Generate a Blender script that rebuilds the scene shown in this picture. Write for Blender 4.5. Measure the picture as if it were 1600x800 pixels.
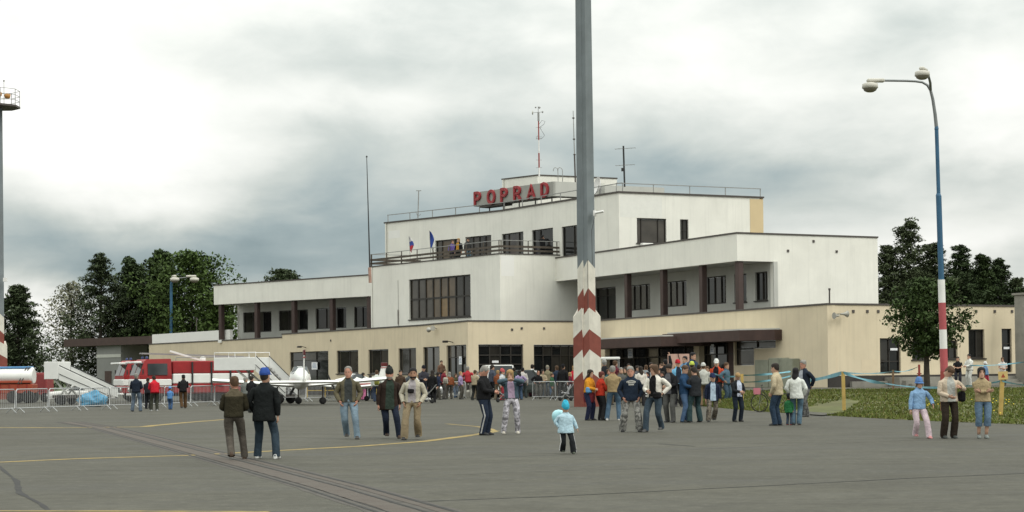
import bpy, bmesh, math, random
from mathutils import Vector, Matrix, Quaternion
random.seed(7)
R = math.radians
for o in list(bpy.data.objects): bpy.data.objects.remove(o)
scene = bpy.context.scene
COL = scene.collection

# ------------------------------------------------------------------ camera
FPX = 2800.0; PITCH = R(1.2); ROLL = R(0.6); EYE = Vector((0, 0, 1.55))
CY = 585.0 - FPX*math.tan(PITCH)                 # principal row of the 1600x800 photograph
cF = Vector((0, math.cos(PITCH), math.sin(PITCH)))
_r0 = Vector((1, 0, 0)); _u0 = Vector((0, -math.sin(PITCH), math.cos(PITCH)))
cR = _r0*math.cos(ROLL) - _u0*math.sin(ROLL); cU = _u0*math.cos(ROLL) + _r0*math.sin(ROLL)
cam_d = bpy.data.cameras.new('camera'); cam = bpy.data.objects.new('camera', cam_d); COL.objects.link(cam)
m3 = Matrix((cR, cU, -cF)).transposed()
cam.matrix_world = Matrix.Translation(EYE) @ m3.to_4x4()
cam_d.sensor_width = 36; cam_d.lens = 36*FPX/1600; cam_d.shift_y = (CY-400)/1600
cam_d.clip_start = 0.5; cam_d.clip_end = 6000
scene.camera = cam
scene.render.resolution_x = 1024; scene.render.resolution_y = 512

# ------------------------------------------------------------------ overcast sky
SUN_EL = R(48); SUN_AZ = R(128)                  # azimuth clockwise from +Y (behind and right of the camera)
world = bpy.data.worlds.new('World'); scene.world = world; world.use_nodes = True
wn = world.node_tree; wn.nodes.clear()
class G:
    """tiny expression helper for a node tree"""
    def __init__(s, nt): s.nt = nt
    def n(s, t, **k):
        x = s.nt.nodes.new(t)
        for a, b in k.items(): setattr(x, a, b)
        return x
    def put(s, sock, v):
        if hasattr(v, 'is_output') or isinstance(v, bpy.types.NodeSocket): s.nt.links.new(v, sock)
        elif v is not None: sock.default_value = v
    def m(s, op, a, b=None, c=None, clamp=False):
        x = s.n('ShaderNodeMath', operation=op, use_clamp=clamp)
        s.put(x.inputs[0], a)
        if b is not None: s.put(x.inputs[1], b)
        if c is not None: s.put(x.inputs[2], c)
        return x.outputs[0]
    def vm(s, op, a, b=None):
        x = s.n('ShaderNodeVectorMath', operation=op); s.put(x.inputs[0], a)
        if b is not None: s.put(x.inputs[1], b)
        return x.outputs[0]
    def noise(s, vec, scale, detail=4, rough=.5, dist=0):
        x = s.n('ShaderNodeTexNoise'); s.put(x.inputs['Vector'], vec)
        x.inputs['Scale'].default_value = scale; x.inputs['Detail'].default_value = detail
        x.inputs['Roughness'].default_value = rough; x.inputs['Distortion'].default_value = dist
        return x.outputs['Fac']
    def ramp(s, fac, stops, interp='LINEAR'):
        x = s.n('ShaderNodeValToRGB'); s.put(x.inputs[0], fac); e = x.color_ramp; e.interpolation = interp
        while len(e.elements) < len(stops): e.elements.new(.5)
        for i, (p, c) in enumerate(stops):
            e.elements[i].position = p; e.elements[i].color = (*c, 1) if len(c) == 3 else c
        return x.outputs[0]
    def mix(s, fac, a, b, mode='MIX'):
        x = s.n('ShaderNodeMix', data_type='RGBA', blend_type=mode); s.put(x.inputs[0], fac)
        s.put(x.inputs[6], a if not isinstance(a, tuple) else (*a[:3], 1)); s.put(x.inputs[7], b if not isinstance(b, tuple) else (*b[:3], 1))
        return x.outputs[2]
    def mapr(s, v, a, b, c, d):
        x = s.n('ShaderNodeMapRange'); s.put(x.inputs[0], v)
        for i, q in enumerate((a, b, c, d)): x.inputs[i+1].default_value = q
        return x.outputs[0]
g = G(wn)
tc = g.n('ShaderNodeTexCoord'); sep = g.n('ShaderNodeSeparateXYZ'); wn.links.new(tc.outputs['Generated'], sep.inputs[0])
X, Y, Z = sep.outputs
zc = g.m('MAXIMUM', Z, 0.0)
den = g.m('ADD', zc, 0.10)
cmb = g.n('ShaderNodeCombineXYZ'); g.put(cmb.inputs[0], g.m('DIVIDE', X, den)); g.put(cmb.inputs[1], g.m('DIVIDE', Y, den)); cmb.inputs[2].default_value = 3.7
n1 = g.noise(cmb.outputs[0], 0.62, 7, .50, .35)
n2 = g.noise(cmb.outputs[0], 1.7, 6, .5, .4)
# soft stretched texture in direction space, so the layers lie flat near the horizon
mp = g.n('ShaderNodeMapping'); wn.links.new(tc.outputs['Generated'], mp.inputs[0]); mp.inputs['Scale'].default_value = (1, 1, 1.9)
n3 = g.noise(mp.outputs[0], 8.0, 6, .5, .25)
az = g.m('ARCTAN2', X, Y); el = g.m('ARCSINE', Z)
warp = g.m('MULTIPLY', g.m('SUBTRACT', n3, .5), .055)
def blob(px, py, sx, sy, amp):
    """a cloud body: centre and spread as angles seen from the apron"""
    a0 = math.atan((px-800)/FPX); e0 = math.atan((585-.0105*(px-800)-py)/FPX)
    u = g.m('DIVIDE', g.m('ADD', g.m('SUBTRACT', az, a0), warp), sx/FPX)
    v = g.m('DIVIDE', g.m('ADD', g.m('SUBTRACT', el, e0), warp), sy/FPX)
    q = g.m('ADD', g.m('MULTIPLY', u, u), g.m('MULTIPLY', v, v))
    return g.m('MULTIPLY', g.m('POWER', 2.718, g.m('MULTIPLY', q, -1.0)), amp)
dens = g.m('ADD', g.m('MULTIPLY', g.m('SUBTRACT', n1, .5), .55), g.m('MULTIPLY', g.m('SUBTRACT', n2, .5), .26))
dens = g.m('ADD', dens, g.m('MULTIPLY', g.m('SUBTRACT', n3, .5), .55))
n4 = g.noise(mp.outputs[0], 24.0, 6, .55, .3)
dens = g.m('ADD', dens, g.m('MULTIPLY', g.m('SUBTRACT', n4, .5), .30))
dens = g.m('ADD', dens, .645)
for b in [(110, 190, 260, 150, .50), (330, 385, 400, 70, -.50), (120, 430, 200, 45, -.18), (610, 85, 260, 62, -.20), (1080, 105, 170, 80, .16), (30, 505, 80, 42, .85), (560, 330, 260, 80, -.14),
          (760, 250, 260, 100, -.15), (1570, 150, 90, 110, .22), (1500, 372, 190, 36, .26), (1290, 285, 330, 34, -.20), (1470, 50, 150, 60, -.20), (560, 165, 160, 34, .20), (1000, 300, 200, 60, -.10), (1330, 30, 60, 40, .1)]:
    dens = g.m('ADD', dens, blob(*b))
cloud = g.ramp(dens, [(0.0, (.20, .275, .30)), (.25, (.365, .44, .45)), (.50, (.585, .63, .60)), (.72, (.81, .83, .785)), (1.0, (1.03, 1.03, .985))])
lum = g.m('ADD', g.m('MULTIPLY', zc, 1.9), .86)        # an overcast sky is brighter towards the zenith
cloud = g.mix(1.0, cloud, (1, 1, 1), 'MULTIPLY')
vmul = g.n('ShaderNodeVectorMath', operation='SCALE'); g.put(vmul.inputs[0], cloud); g.put(vmul.inputs['Scale'], lum)
sky = g.n('ShaderNodeTexSky', sky_type='NISHITA'); sky.sun_disc = False; sky.sun_elevation = SUN_EL; sky.sun_rotation = SUN_AZ
sc = g.n('ShaderNodeVectorMath', operation='SCALE'); wn.links.new(sky.outputs[0], sc.inputs[0]); sc.inputs['Scale'].default_value = .10
cover = g.mapr(n1, .18, .30, .6, .97)
fin = g.mix(cover, sc.outputs[0], vmul.outputs[0])
bg = g.n('ShaderNodeBackground'); wn.links.new(fin, bg.inputs[0]); bg.inputs[1].default_value = 1.0
wo = g.n('ShaderNodeOutputWorld'); wn.links.new(bg.outputs[0], wo.inputs[0])

# ------------------------------------------------------------------ the sun behind the cloud
sd = bpy.data.lights.new('sun', 'SUN'); sd.energy = 1.35; sd.angle = R(30); sd.color = (1, .97, .9)
sun = bpy.data.objects.new('sun', sd); COL.objects.link(sun)
sdir = Vector((math.sin(SUN_AZ)*math.cos(SUN_EL), math.cos(SUN_AZ)*math.cos(SUN_EL), math.sin(SUN_EL)))
sun.rotation_euler = (-sdir).to_track_quat('-Z', 'Y').to_euler(); sun.location = (60, -60, 80)
scene.view_settings.view_transform = 'Standard'; scene.view_settings.look = 'None'
scene.view_settings.exposure = 0.0; scene.view_settings.gamma = 1.0

# ------------------------------------------------------------------ pixel of the photograph -> place in the world
def ray(x, y): return cF + cR*((x-800)/FPX) + cU*((CY-y)/FPX)
def atY(x, y, d): r = ray(x, y); return EYE + r*(d/r.y)
def atZ(x, y, z=0.0): r = ray(x, y); return EYE + r*((z-EYE.z)/r.z)
def xat(x, d, z=0.0):
    """point of height z at distance d under image column x"""
    y = 600.0
    for i in range(4):
        p = atY(x, y, d); y += (p.z-z)*FPX/d
    p = atY(x, y, d); return Vector((p.x, d, z))

# ------------------------------------------------------------------ materials
MATS = {}
def new_mat(name):
    m = bpy.data.materials.new(name); m.use_nodes = True; nt = m.node_tree
    b = nt.nodes['Principled BSDF']; return m, G(nt), b
def mat(name, col, rough=.7, var=.12, scale=3.0, metal=0.0, bump=0.0, bscale=40.0, bdist=.02, spec=.4, streak=0.0, detail=5, tint=None):
    """procedural paint / plaster / fabric: base colour with blotchy variation, fine relief and optional vertical weather streaks"""
    if name in MATS: return MATS[name]
    m, q, b = new_mat(name)
    t = q.n('ShaderNodeTexCoord').outputs['Object']
    lo = tuple(c*(1-var) for c in col); hi = tuple(min(1, c*(1+var)) for c in col)
    f = q.noise(t, scale, detail, .6, .3)
    c = q.ramp(f, [(.3, lo), (.7, hi)])
    if tint:
        f2 = q.noise(t, scale*.23, 3, .5, .6); c = q.mix(q.mapr(f2, .5, .72, 0, .6), c, tint)
    if streak:
        mpp = q.n('ShaderNodeMapping'); q.put(mpp.inputs[0], t); mpp.inputs['Scale'].default_value = (2.2, 2.2, .12)
        s = q.noise(mpp.outputs[0], 1.6, 6, .65); c = q.mix(q.mapr(s, .5, .78, 0, streak), c, tuple(x*.55 for x in col))
    q.put(b.inputs['Base Color'], c)
    b.inputs['Roughness'].default_value = rough; b.inputs['Metallic'].default_value = metal; b.inputs['Specular IOR Level'].default_value = spec
    if bump:
        bp = q.n('ShaderNodeBump'); bp.inputs['Strength'].default_value = bump; bp.inputs['Distance'].default_value = bdist
        q.put(bp.inputs['Height'], q.noise(t, bscale, 4, .6)); q.nt.links.new(bp.outputs[0], b.inputs['Normal'])
    MATS[name] = m; return m
def cloth(col, kind='cloth'):
    n = '%s_%d_%d_%d' % (kind, *(int(c*255) for c in col))
    if kind == 'denim': return mat(n, col, .9, .28, 4.5, bump=.6, bscale=13, bdist=.05, spec=.12)
    if kind == 'camo':
        if n in MATS: return MATS[n]
        m, q, b = new_mat(n); t = q.n('ShaderNodeTexCoord').outputs['Object']
        f = q.noise(t, 11, 2, .5, .8)
        q.put(b.inputs['Base Color'], q.ramp(f, [(.36, tuple(c*.35 for c in col)), (.45, tuple(c*.75 for c in col)), (.55, col), (.64, tuple(min(1, c*1.5) for c in col))], 'CONSTANT'))
        b.inputs['Roughness'].default_value = .9; MATS[n] = m; return m
    return mat(n, col, .9, .20, 6, bump=.6, bscale=11, bdist=.06, spec=.15)

# ------------------------------------------------------------------ mesh builder
class MB:
    def __init__(s): s.v = []; s.f = []; s.mi = []; s.sm = []
    def add(s, vs, fs, mi=0, smooth=False):
        o = len(s.v); s.v += [Vector(p) for p in vs]
        for f in fs: s.f.append([i+o for i in f]); s.mi.append(mi); s.sm.append(smooth)
        return o
    def box(s, c, size, mi=0, rz=0.0, ry=0.0, rx=0.0, bev=0.0):
        hx, hy, hz = (q*.5 for q in size)
        M = Matrix.Translation(Vector(c)) @ (Matrix.Rotation(rz, 4, 'Z') @ Matrix.Rotation(ry, 4, 'Y') @ Matrix.Rotation(rx, 4, 'X'))
        if bev <= 0:
            vs = [M @ Vector((x*hx, y*hy, z*hz)) for x in (-1, 1) for y in (-1, 1) for z in (-1, 1)]
            s.add(vs, [(0, 1, 3, 2), (4, 6, 7, 5), (0, 4, 5, 1), (2, 3, 7, 6), (0, 2, 6, 4), (1, 5, 7, 3)], mi); return
        b = min(bev, hx*.9, hy*.9, hz*.9); vs = []; 
        # chamfered box: octagonal rings
        def ring(z, ix): return [M @ Vector(p) for p in ((-hx+b+ix*0, -hy+ix, z), (hx-b, -hy+ix, z), (hx-ix, -hy+b, z), (hx-ix, hy-b, z), (hx-b, hy-ix, z), (-hx+b, hy-ix, z), (-hx+ix, hy-b, z), (-hx+ix, -hy+b, z))]
        rs = [ring(-hz, b), ring(-hz+b, 0), ring(hz-b, 0), ring(hz, b)]
        s.rings(rs, mi, cap=True)
    def rings(s, rs, mi=0, cap=False, closed=True, smooth=False):
        n = len(rs[0]); o = s.add([p for r in rs for p in r], [], mi); fs = []
        for k in range(len(rs)-1):
            for i in range(n if closed else n-1):
                j = (i+1) % n; fs.append((o+k*n+i, o+k*n+j, o+(k+1)*n+j, o+(k+1)*n+i))
        for f in fs: s.f.append(list(f)); s.mi.append(mi); s.sm.append(smooth)
        if cap and smooth: s.add(rs[0], [tuple(reversed(range(n)))], mi); s.add(rs[-1], [tuple(range(n))], mi)      # caps keep their own hard edge
        elif cap: s.f += [[o+i for i in reversed(range(n))], [o+(len(rs)-1)*n+i for i in range(n)]]; s.mi += [mi, mi]; s.sm += [False, False]
    def tube(s, pts, r, n=8, mi=0, cap=True, smooth=True):
        pts = [Vector(p) for p in pts]; rs = []; up = None
        for i, p in enumerate(pts):
            d = (pts[min(i+1, len(pts)-1)]-pts[max(i-1, 0)]).normalized()
            if up is None: up = Vector((0, 0, 1)) if abs(d.z) < .9 else Vector((1, 0, 0))
            a = d.cross(up).normalized(); b = a.cross(d).normalized(); up = b
            rr = r[i] if isinstance(r, (list, tuple)) else r
            rs.append([p+a*(rr*math.cos(2*math.pi*k/n))+b*(rr*math.sin(2*math.pi*k/n)) for k in range(n)])
        s.rings(rs, mi, cap, True, smooth)
    def bar(s, a, b, w, h, mi=0):
        """rectangular bar between two points: w across, h along the vertical-ish"""
        a = Vector(a); b = Vector(b); d = (b-a).normalized(); up = Vector((0, 0, 1)) if abs(d.z) < .95 else Vector((0, 1, 0))
        x = d.cross(up).normalized()*(w/2); y = x.cross(d).normalized()*(h/2)
        s.rings([[p-x-y, p+x-y, p+x+y, p-x+y] for p in (a, b)], mi, True)
    def lathe(s, c, prof, n=12, mi=0, axis='Z', smooth=True):
        c = Vector(c); rs = []
        for r_, h in prof:
            rr = []
            for k in range(n):
                a = 2*math.pi*k/n; x, y = r_*math.cos(a), r_*math.sin(a)
                rr.append(c+(Vector((x, y, h)) if axis == 'Z' else Vector((x, h, y)) if axis == 'Y' else Vector((h, x, y))))
            rs.append(rr)
        s.rings(rs, mi, True, True, smooth)
    def prism(s, poly, z0, z1, mi=0):
        s.rings([[Vector((p[0], p[1], z)) for p in poly] for z in (z0, z1)], mi, True)
    def build(s, name, mats, parent=None, smooth=None, origin=None, world=True):
        """link as ONE mesh object; verts are in world space unless world=False (then local to the parent)"""
        me = bpy.data.meshes.new(name)
        if origin is None:
            if parent is not None: org = Vector((0, 0, 0))
            else:
                xs = [v.x for v in s.v]; ys = [v.y for v in s.v]; zs = [v.z for v in s.v]
                org = Vector(((min(xs)+max(xs))/2, (min(ys)+max(ys))/2, min(zs)))
        else: org = Vector(origin)
        sub = org.copy()
        if parent is not None and world:
            p = parent
            while p is not None: sub += p.location; p = p.parent
        me.from_pydata([tuple(v-sub) for v in s.v], [], s.f)
        for m_ in (mats if isinstance(mats, (list, tuple)) else [mats]): me.materials.append(m_)
        me.polygons.foreach_set('material_index', s.mi)
        me.polygons.foreach_set('use_smooth', [bool(x) if smooth is None else smooth for x in s.sm])
        me.update(); me.validate()
        o = bpy.data.objects.new(name, me); COL.objects.link(o); o.location = org
        if parent is not None: o.parent = parent
        return o
def fixn(o):
    bm = bmesh.new(); bm.from_mesh(o.data); bmesh.ops.recalc_face_normals(bm, faces=bm.faces); bm.to_mesh(o.data); bm.free(); return o
def tag(o, label=None, cat=None, group=None, kind=None):
    if label: o['label'] = label
    if cat: o['category'] = cat
    if group: o['group'] = group
    if kind: o['kind'] = kind
    return o
def empty(name, loc, label, cat, group=None, rz=0.0):
    o = bpy.data.objects.new(name, None); COL.objects.link(o); o.location = Vector(loc); o.rotation_euler = (0, 0, rz); o.empty_display_size = .3
    return tag(o, label, cat, group)
def copy_tree(o, parent=None):
    c = o.copy(); COL.objects.link(c); c.parent = parent
    for ch in o.children: copy_tree(ch, c)
    return c
# ================================================================== ground
def asphalt_mat():
    m, q, b = new_mat('weathered_asphalt'); t = q.n('ShaderNodeTexCoord').outputs['Object']
    big = q.noise(t, .055, 5, .6, .8); mid = q.noise(t, .5, 6, .65, .5); fine = q.noise(t, 24, 4, .7); grit = q.noise(t, 90, 2, .6)
    mp_ = q.n('ShaderNodeMapping'); q.put(mp_.inputs[0], t); mp_.inputs['Scale'].default_value = (.16, .9, 1); mp_.inputs['Rotation'].default_value = (0, 0, R(9))
    st = q.noise(mp_.outputs[0], .55, 7, .62, .9)
    c = q.ramp(big, [(.3, (0.0673, 0.0643, 0.0494)), (.7, (0.1010, 0.0967, 0.0751))])
    c = q.mix(q.mapr(mid, .38, .66, 0, .6), c, (0.0467, 0.0441, 0.0333))
    c = q.mix(q.mapr(st, .52, .66, 0, .75), c, (0.0411, 0.0394, 0.0314))
    c = q.mix(q.mapr(st, .30, .42, .5, 0), c, (0.1103, 0.1051, 0.0809))
    gr1 = q.noise(t, 1.4, 5, .75, .3); gr2 = q.noise(t, 5.5, 4, .75)
    c = q.mix(q.mapr(gr1, .42, .66, 0, .5), c, (0.0430, 0.0404, 0.0314)); c = q.mix(q.mapr(gr2, .54, .70, 0, .55), c, (0.1403, 0.1342, 0.1064)); c = q.mix(q.mapr(gr2, .32, .46, .5, 0), c, (0.0374, 0.0352, 0.0275))
    c = q.mix(q.mapr(fine, .38, .72, 0, .45), c, (0.0393, 0.0371, 0.0295))
    c = q.mix(q.mapr(grit, .56, .72, 0, .5), c, (0.1590, 0.1502, 0.1188))
    q.put(b.inputs['Base Color'], c); q.put(b.inputs['Roughness'], q.mapr(st, .4, .7, .92, .68)); b.inputs['Specular IOR Level'].default_value = .3
    bp = q.n('ShaderNodeBump'); bp.inputs['Strength'].default_value = .35; bp.inputs['Distance'].default_value = .01
    q.put(bp.inputs['Height'], fine); q.nt.links.new(bp.outputs[0], b.inputs['Normal']); return m
M_ASPH = asphalt_mat()
M_FIELD = mat('field_grass', (.055, .075, .022), .95, .35, .4, detail=8)
mb = MB(); mb.add([(-2500, -400, -.03), (2500, -400, -.03), (2500, 4500, -.03), (-2500, 4500, -.03)], [(0, 1, 2, 3)])
tag(mb.build('ground', M_FIELD), kind='structure')
mb = MB(); mb.add([(-140, -30, 0), (120, -30, 0), (120, 190, 0), (-140, 190, 0)], [(0, 1, 2, 3)])
tag(mb.build('apron', M_ASPH), kind='structure')

def strip(pts, w, z=.004, name='painted_line', m=None, wob=0.0):
    """flat band of width w along ground points"""
    mb = MB(); P = [Vector((p[0], p[1], 0)) for p in pts]; L = []; Q = []
    for i, p in enumerate(P):
        d = (P[min(i+1, len(P)-1)]-P[max(i-1, 0)]).normalized(); n = Vector((-d.y, d.x, 0))
        k = w*(1+wob*random.uniform(-1, 1))/2; L.append(p+n*k+Vector((0, 0, z))); Q.append(p-n*k+Vector((0, 0, z)))
    mb.rings([L, Q], 0, closed=False)
    return tag(mb.build(name, m), kind='structure')
def gp(px, z=0.0): return [atZ(x, y, z) for x, y in px]
def dens_pts(pts, n=10):
    out = []
    for a, b in zip(pts, pts[1:]):
        for i in range(n): out.append(a.lerp(b, i/n))
    return out+[pts[-1]]
def worn(name, col, base, lo=.42, hi=.62, sc=2.2):
    m, q, b = new_mat(name); t = q.n('ShaderNodeTexCoord').outputs['Object']
    q.put(b.inputs['Base Color'], q.mix(q.mapr(q.noise(t, sc, 8, .7, .3), lo, hi, 0, 1), col, base)); b.inputs['Roughness'].default_value = .85; return m
M_YEL = worn('worn_yellow_paint', (.30, .215, .06), (.085, .078, .06), .45, .75)
strip(dens_pts(gp([(-60, 725), (120, 717), (300, 711.5), (440, 704), (560, 697.5), (660, 690), (720, 682.5), (748, 678.5), (766, 675.5), (773, 673.2)]), 8), .30, .004, 'painted_line', M_YEL, .12)
strip(dens_pts(gp([(773, 673.2), (768, 670.5), (745, 666.6), (697, 662.3)]), 6), .13, .0045, 'painted_line', M_YEL, .12)
strip(dens_pts(gp([(-60, 668), (100, 668.5), (225, 667), (240, 665), (300, 659.5), (352, 655.5)]), 8), .38, .004, 'painted_line', M_YEL, .15)
strip(dens_pts(gp([(-120, 798.5), (200, 799), (420, 800)]), 6), .16, .004, 'painted_line', M_YEL, .08)
M_TAR = worn('tar_seam', (.016, .015, .014), (.05, .047, .04), .5, .7, 3)
strip(dens_pts(gp([(600, 786), (860, 776), (1200, 759), (1420, 747.5), (1640, 738)]), 14), .055, .0035, 'expansion_joint', M_TAR, .4)
strip(dens_pts(gp([(1030, 693.5), (1085, 697.5)]), 14), .10, .0035, 'expansion_joint', M_TAR, .4)
strip(dens_pts([p+Vector((random.uniform(-.1, .1), 0, 0)) for p in gp([(-10, 728), (20, 752), (38, 770), (56, 788), (74, 808)])], 5), .075, .0035, 'crack', M_TAR, .5)
for a in ([(760, 715), (1000, 706), (1300, 693), (1700, 677)], [(560, 660), (800, 655), (1050, 648)], [(0, 690), (200, 686), (380, 681)], [(700, 742), (900, 735), (1060, 731)]):
    strip(dens_pts(gp(a), 20), .03, .003, 'expansion_joint', worn('faint_seam', (.034, .032, .028), (.066, .062, .052), .42, .6, 1.5), .7)
# old rail / drain channel running across the apron
ch = dens_pts(gp([(108, 659.5), (160, 668), (240, 688), (330, 711), (430, 737), (520, 761), (640, 797), (770, 838), (930, 890)]), 8)
strip(ch, 1.05, .0025, 'drain_channel', worn('channel_concrete', (.052, .046, .038), (.075, .066, .055), .42, .62, 3.5), .05)
def off(pts, d):
    o = []
    for i, p in enumerate(pts):
        t = (pts[min(i+1, len(pts)-1)]-pts[max(i-1, 0)]).normalized(); o.append(p+Vector((-t.y, t.x, 0))*d)
    return o
M_RUST = worn('rust_band', (.066, .050, .039), (.082, .070, .056), .4, .65, 3)
for d, w, m in ((-.12, .34, M_RUST), (.30, .13, M_RUST), (-.42, .05, M_TAR), (.10, .045, M_TAR), (.42, .06, M_TAR), (-.30, .02, M_TAR)):
    strip(off(ch, d), w, .006, 'channel_band', m, .12)

# ================================================================== lawn on the right (rises gently to the terminal)
LF = gp([(1068, 631), (1100, 635), (1180, 642.5), (1260, 647.5), (1310, 650.5), (1440, 657.5), (1600, 663.5), (1760, 670)])
LBY = 97.0
def lawn_front(x):
    if x <= LF[0].x: return LF[0].y
    for a, b in zip(LF, LF[1:]):
        if a.x <= x <= b.x or (b.x < a.x): 
            if b.x > a.x: return a.y+(b.y-a.y)*(x-a.x)/(b.x-a.x)
    return LF[-1].y
def lz(x, y):
    f = lawn_front(x); t = max(0, min(1, (y-f)/(LBY-f))); return .006+.62*t*t*(3-2*t)
XS = [LF[0].x+(31-LF[0].x)*i/70 for i in range(71)]
mb = MB(); rows = []
for k in range(31):
    r_ = []
    for x in XS:
        f = lawn_front(x); y = f+(91.5-f)*k/30; r_.append(Vector((x, y, lz(x, y)+(.0 if k == 0 else random.uniform(-.015, .015)))))
    rows.append(r_)
mb.rings(rows, closed=False, smooth=True)
M_LAWN = mat('lawn_soil', (.088, .095, .030), .95, .4, .8, detail=8, tint=(.12, .105, .045))
mp2 = MB(); mp2.rings([[Vector((x, y, lz(x, y)+.004)) for x in XS] for y in (91.5, 94, 97, 100, 104, 108, 113)], closed=False, smooth=True); tag(mp2.build('pavement', M_ASPH), kind='structure')
tag(mb.build('lawn', M_LAWN), kind='structure')
def onlawn(px, py):
    """where the ray through a pixel meets the lawn"""
    p = atZ(px, py, 0)
    for i in range(12): p = atZ(px, py, lz(p.x, p.y))
    return p
TONG = [onlawn(x, y) for x, y in [(1236, 646.5), (1285, 650), (1318, 645), (1345, 638.5), (1322, 636.5), (1285, 640), (1240, 643)]]
mb = MB(); mb.add([p+Vector((0, 0, .03)) for p in TONG], [tuple(range(len(TONG)))]); tag(mb.build('path', M_ASPH), kind='structure')
def in_poly(x, y, P):
    c = False
    for a, b in zip(P, P[1:]+P[:1]):
        if (a.y > y) != (b.y > y) and x < (b.x-a.x)*(y-a.y)/(b.y-a.y)+a.x: c = not c
    return c
rg = random.Random(3); vs = []; fs = []; mi = []
for i in range(60000):
    x = rg.uniform(XS[0], 30); f = lawn_front(x); y = f+(91.4-f)*rg.random()**1.1-.04
    if in_poly(x, y, TONG): continue
    h = rg.uniform(.04, .11); w = rg.uniform(.018, .05); a = rg.uniform(0, 6.28); z = lz(x, y)-.01; dx, dy = math.cos(a)*w, math.sin(a)*w
    o = len(vs); lx, ly = rg.uniform(-.06, .06), rg.uniform(-.06, .06)
    vs += [(x-dx, y-dy, z), (x+dx, y+dy, z), (x+lx, y+ly, z+h)]; fs.append((o, o+1, o+2)); mi.append(0 if rg.random() < .62 else (1 if rg.random() < .7 else 2))
for i in range(120):
    x = rg.uniform(XS[20], 24); f = lawn_front(x); y = f+rg.uniform(0, 25); z = lz(x, y)+.10; r_ = .022; o = len(vs)
    if in_poly(x, y, TONG): continue
    vs += [(x-r_, y-r_, z), (x+r_, y-r_, z), (x+r_, y+r_, z+.02), (x-r_, y+r_, z+.02)]; fs.append((o, o+1, o+2, o+3)); mi.append(3)
me = bpy.data.meshes.new('grass'); me.from_pydata(vs, [], fs)
for m_ in (mat('grass_blade', (.105, .128, .034), .95, .2, 2, spec=.05), mat('grass_blade_dry', (.135, .128, .045), .95, .2, 2, spec=.05), mat('grass_blade_dark', (.08, .102, .028), .95, .2, 2, spec=.05), mat('dandelion', (.6, .45, .02), .8)): me.materials.append(m_)
me.polygons.foreach_set('material_index', mi); go = bpy.data.objects.new('grass', me); COL.objects.link(go); tag(go, 'rough green grass with dandelions on the lawn', 'grass', kind='stuff')

# ================================================================== terminal building
def wp(P, Q, px, py):
    """(distance along wall, height) where the ray through a pixel meets the wall plane P-Q"""
    r = ray(px, py); d = Vector((Q.x-P.x, Q.y-P.y, 0)); L = d.length; d /= L; n = Vector((d.y, -d.x, 0))
    t = (P-EYE).dot(n)/r.dot(n); p = EYE+r*t
    return ((p-P).dot(d), p.z)
def op(P, Q, xl, xr, yt, yb):
    s0, z1 = wp(P, Q, xl, yt); z0 = wp(P, Q, xl, yb)[1]; s1 = wp(P, Q, xr, yt)[0]; return [s0, s1, z0, z1]
def wdir(P, Q):
    d = Vector((Q.x-P.x, Q.y-P.y, 0)).normalized(); return d, Vector((d.y, -d.x, 0))
def wall(parent, P, Q, z0, z1, m, ops=(), depth=.28, name='wall', ext=0.0):
    """wall face with real openings and their reveals; P left, Q right as seen from outside"""
    d, n = wdir(P, Q); L = (Vector((Q.x, Q.y, 0))-Vector((P.x, P.y, 0))).length; mb = MB()
    ss = sorted({0, L}|{min(max(o[0], 0), L) for o in ops}|{min(max(o[1], 0), L) for o in ops}); zs = sorted({z0, z1}|{min(max(o[2], z0), z1) for o in ops}|{min(max(o[3], z0), z1) for o in ops})
    def pt(s, z, k=0.0): return Vector((P.x, P.y, 0))+d*s+Vector((0, 0, z))-n*k
    for a, b in zip(ss, ss[1:]):
        for c, e in zip(zs, zs[1:]):
            u, v = (a+b)/2, (c+e)/2
            if any(o[0] < u < o[1] and o[2] < v < o[3] for o in ops): continue
            mb.add([pt(a, c), pt(b, c), pt(b, e), pt(a, e)], [(0, 1, 2, 3)])
    for o in ops:
        a, b, c, e = max(o[0], 0), min(o[1], L), max(o[2], z0), min(o[3], z1)
        mb.add([pt(a, c), pt(a, e), pt(a, e, depth), pt(a, c, depth)], [(3, 2, 1, 0)]); mb.add([pt(b, c), pt(b, e), pt(b, e, depth), pt(b, c, depth)], [(0, 1, 2, 3)])
        mb.add([pt(a, e), pt(b, e), pt(b, e, depth), pt(a, e, depth)], [(3, 2, 1, 0)]); mb.add([pt(a, c), pt(b, c), pt(b, c, depth), pt(a, c, depth)], [(0, 1, 2, 3)])
    # back and edges so the wall has thickness
    k = depth+.02
    mb.add([pt(0, z0, k), pt(L, z0, k), pt(L, z1, k), pt(0, z1, k), pt(0, z0), pt(L, z0), pt(L, z1), pt(0, z1)], [(4, 7, 3, 0), (1, 2, 6, 5), (7, 6, 2, 3)])
    return mb.build(name, m, parent)
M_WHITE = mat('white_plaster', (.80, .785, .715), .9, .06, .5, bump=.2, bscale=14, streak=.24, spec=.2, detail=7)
M_BEIGE = mat('beige_plaster', (.66, .57, .415), .9, .06, .6, bump=.2, bscale=14, streak=.3, spec=.2, detail=7)
M_YELW = mat('yellow_plaster', (.64, .51, .31), .9, .06, .6, bump=.2, bscale=14, spec=.2)
M_PATCH = mat('fresh_white_paint', (.82, .81, .77), .85, .03, .8)
M_GREYW = mat('grey_render', (.235, .235, .225), .9, .08, .6, bump=.2, bscale=14)
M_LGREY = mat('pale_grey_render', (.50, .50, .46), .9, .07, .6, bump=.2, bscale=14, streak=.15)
M_COPE = mat('dark_coping', (.075, .065, .058), .6, .2, 2)
M_BROWN = mat('brown_cladding', (.060, .034, .028), .6, .18, 1.5, streak=.3)
M_COLM = mat('brown_column', (.062, .040, .035), .65, .15, 2, streak=.3)
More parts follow.
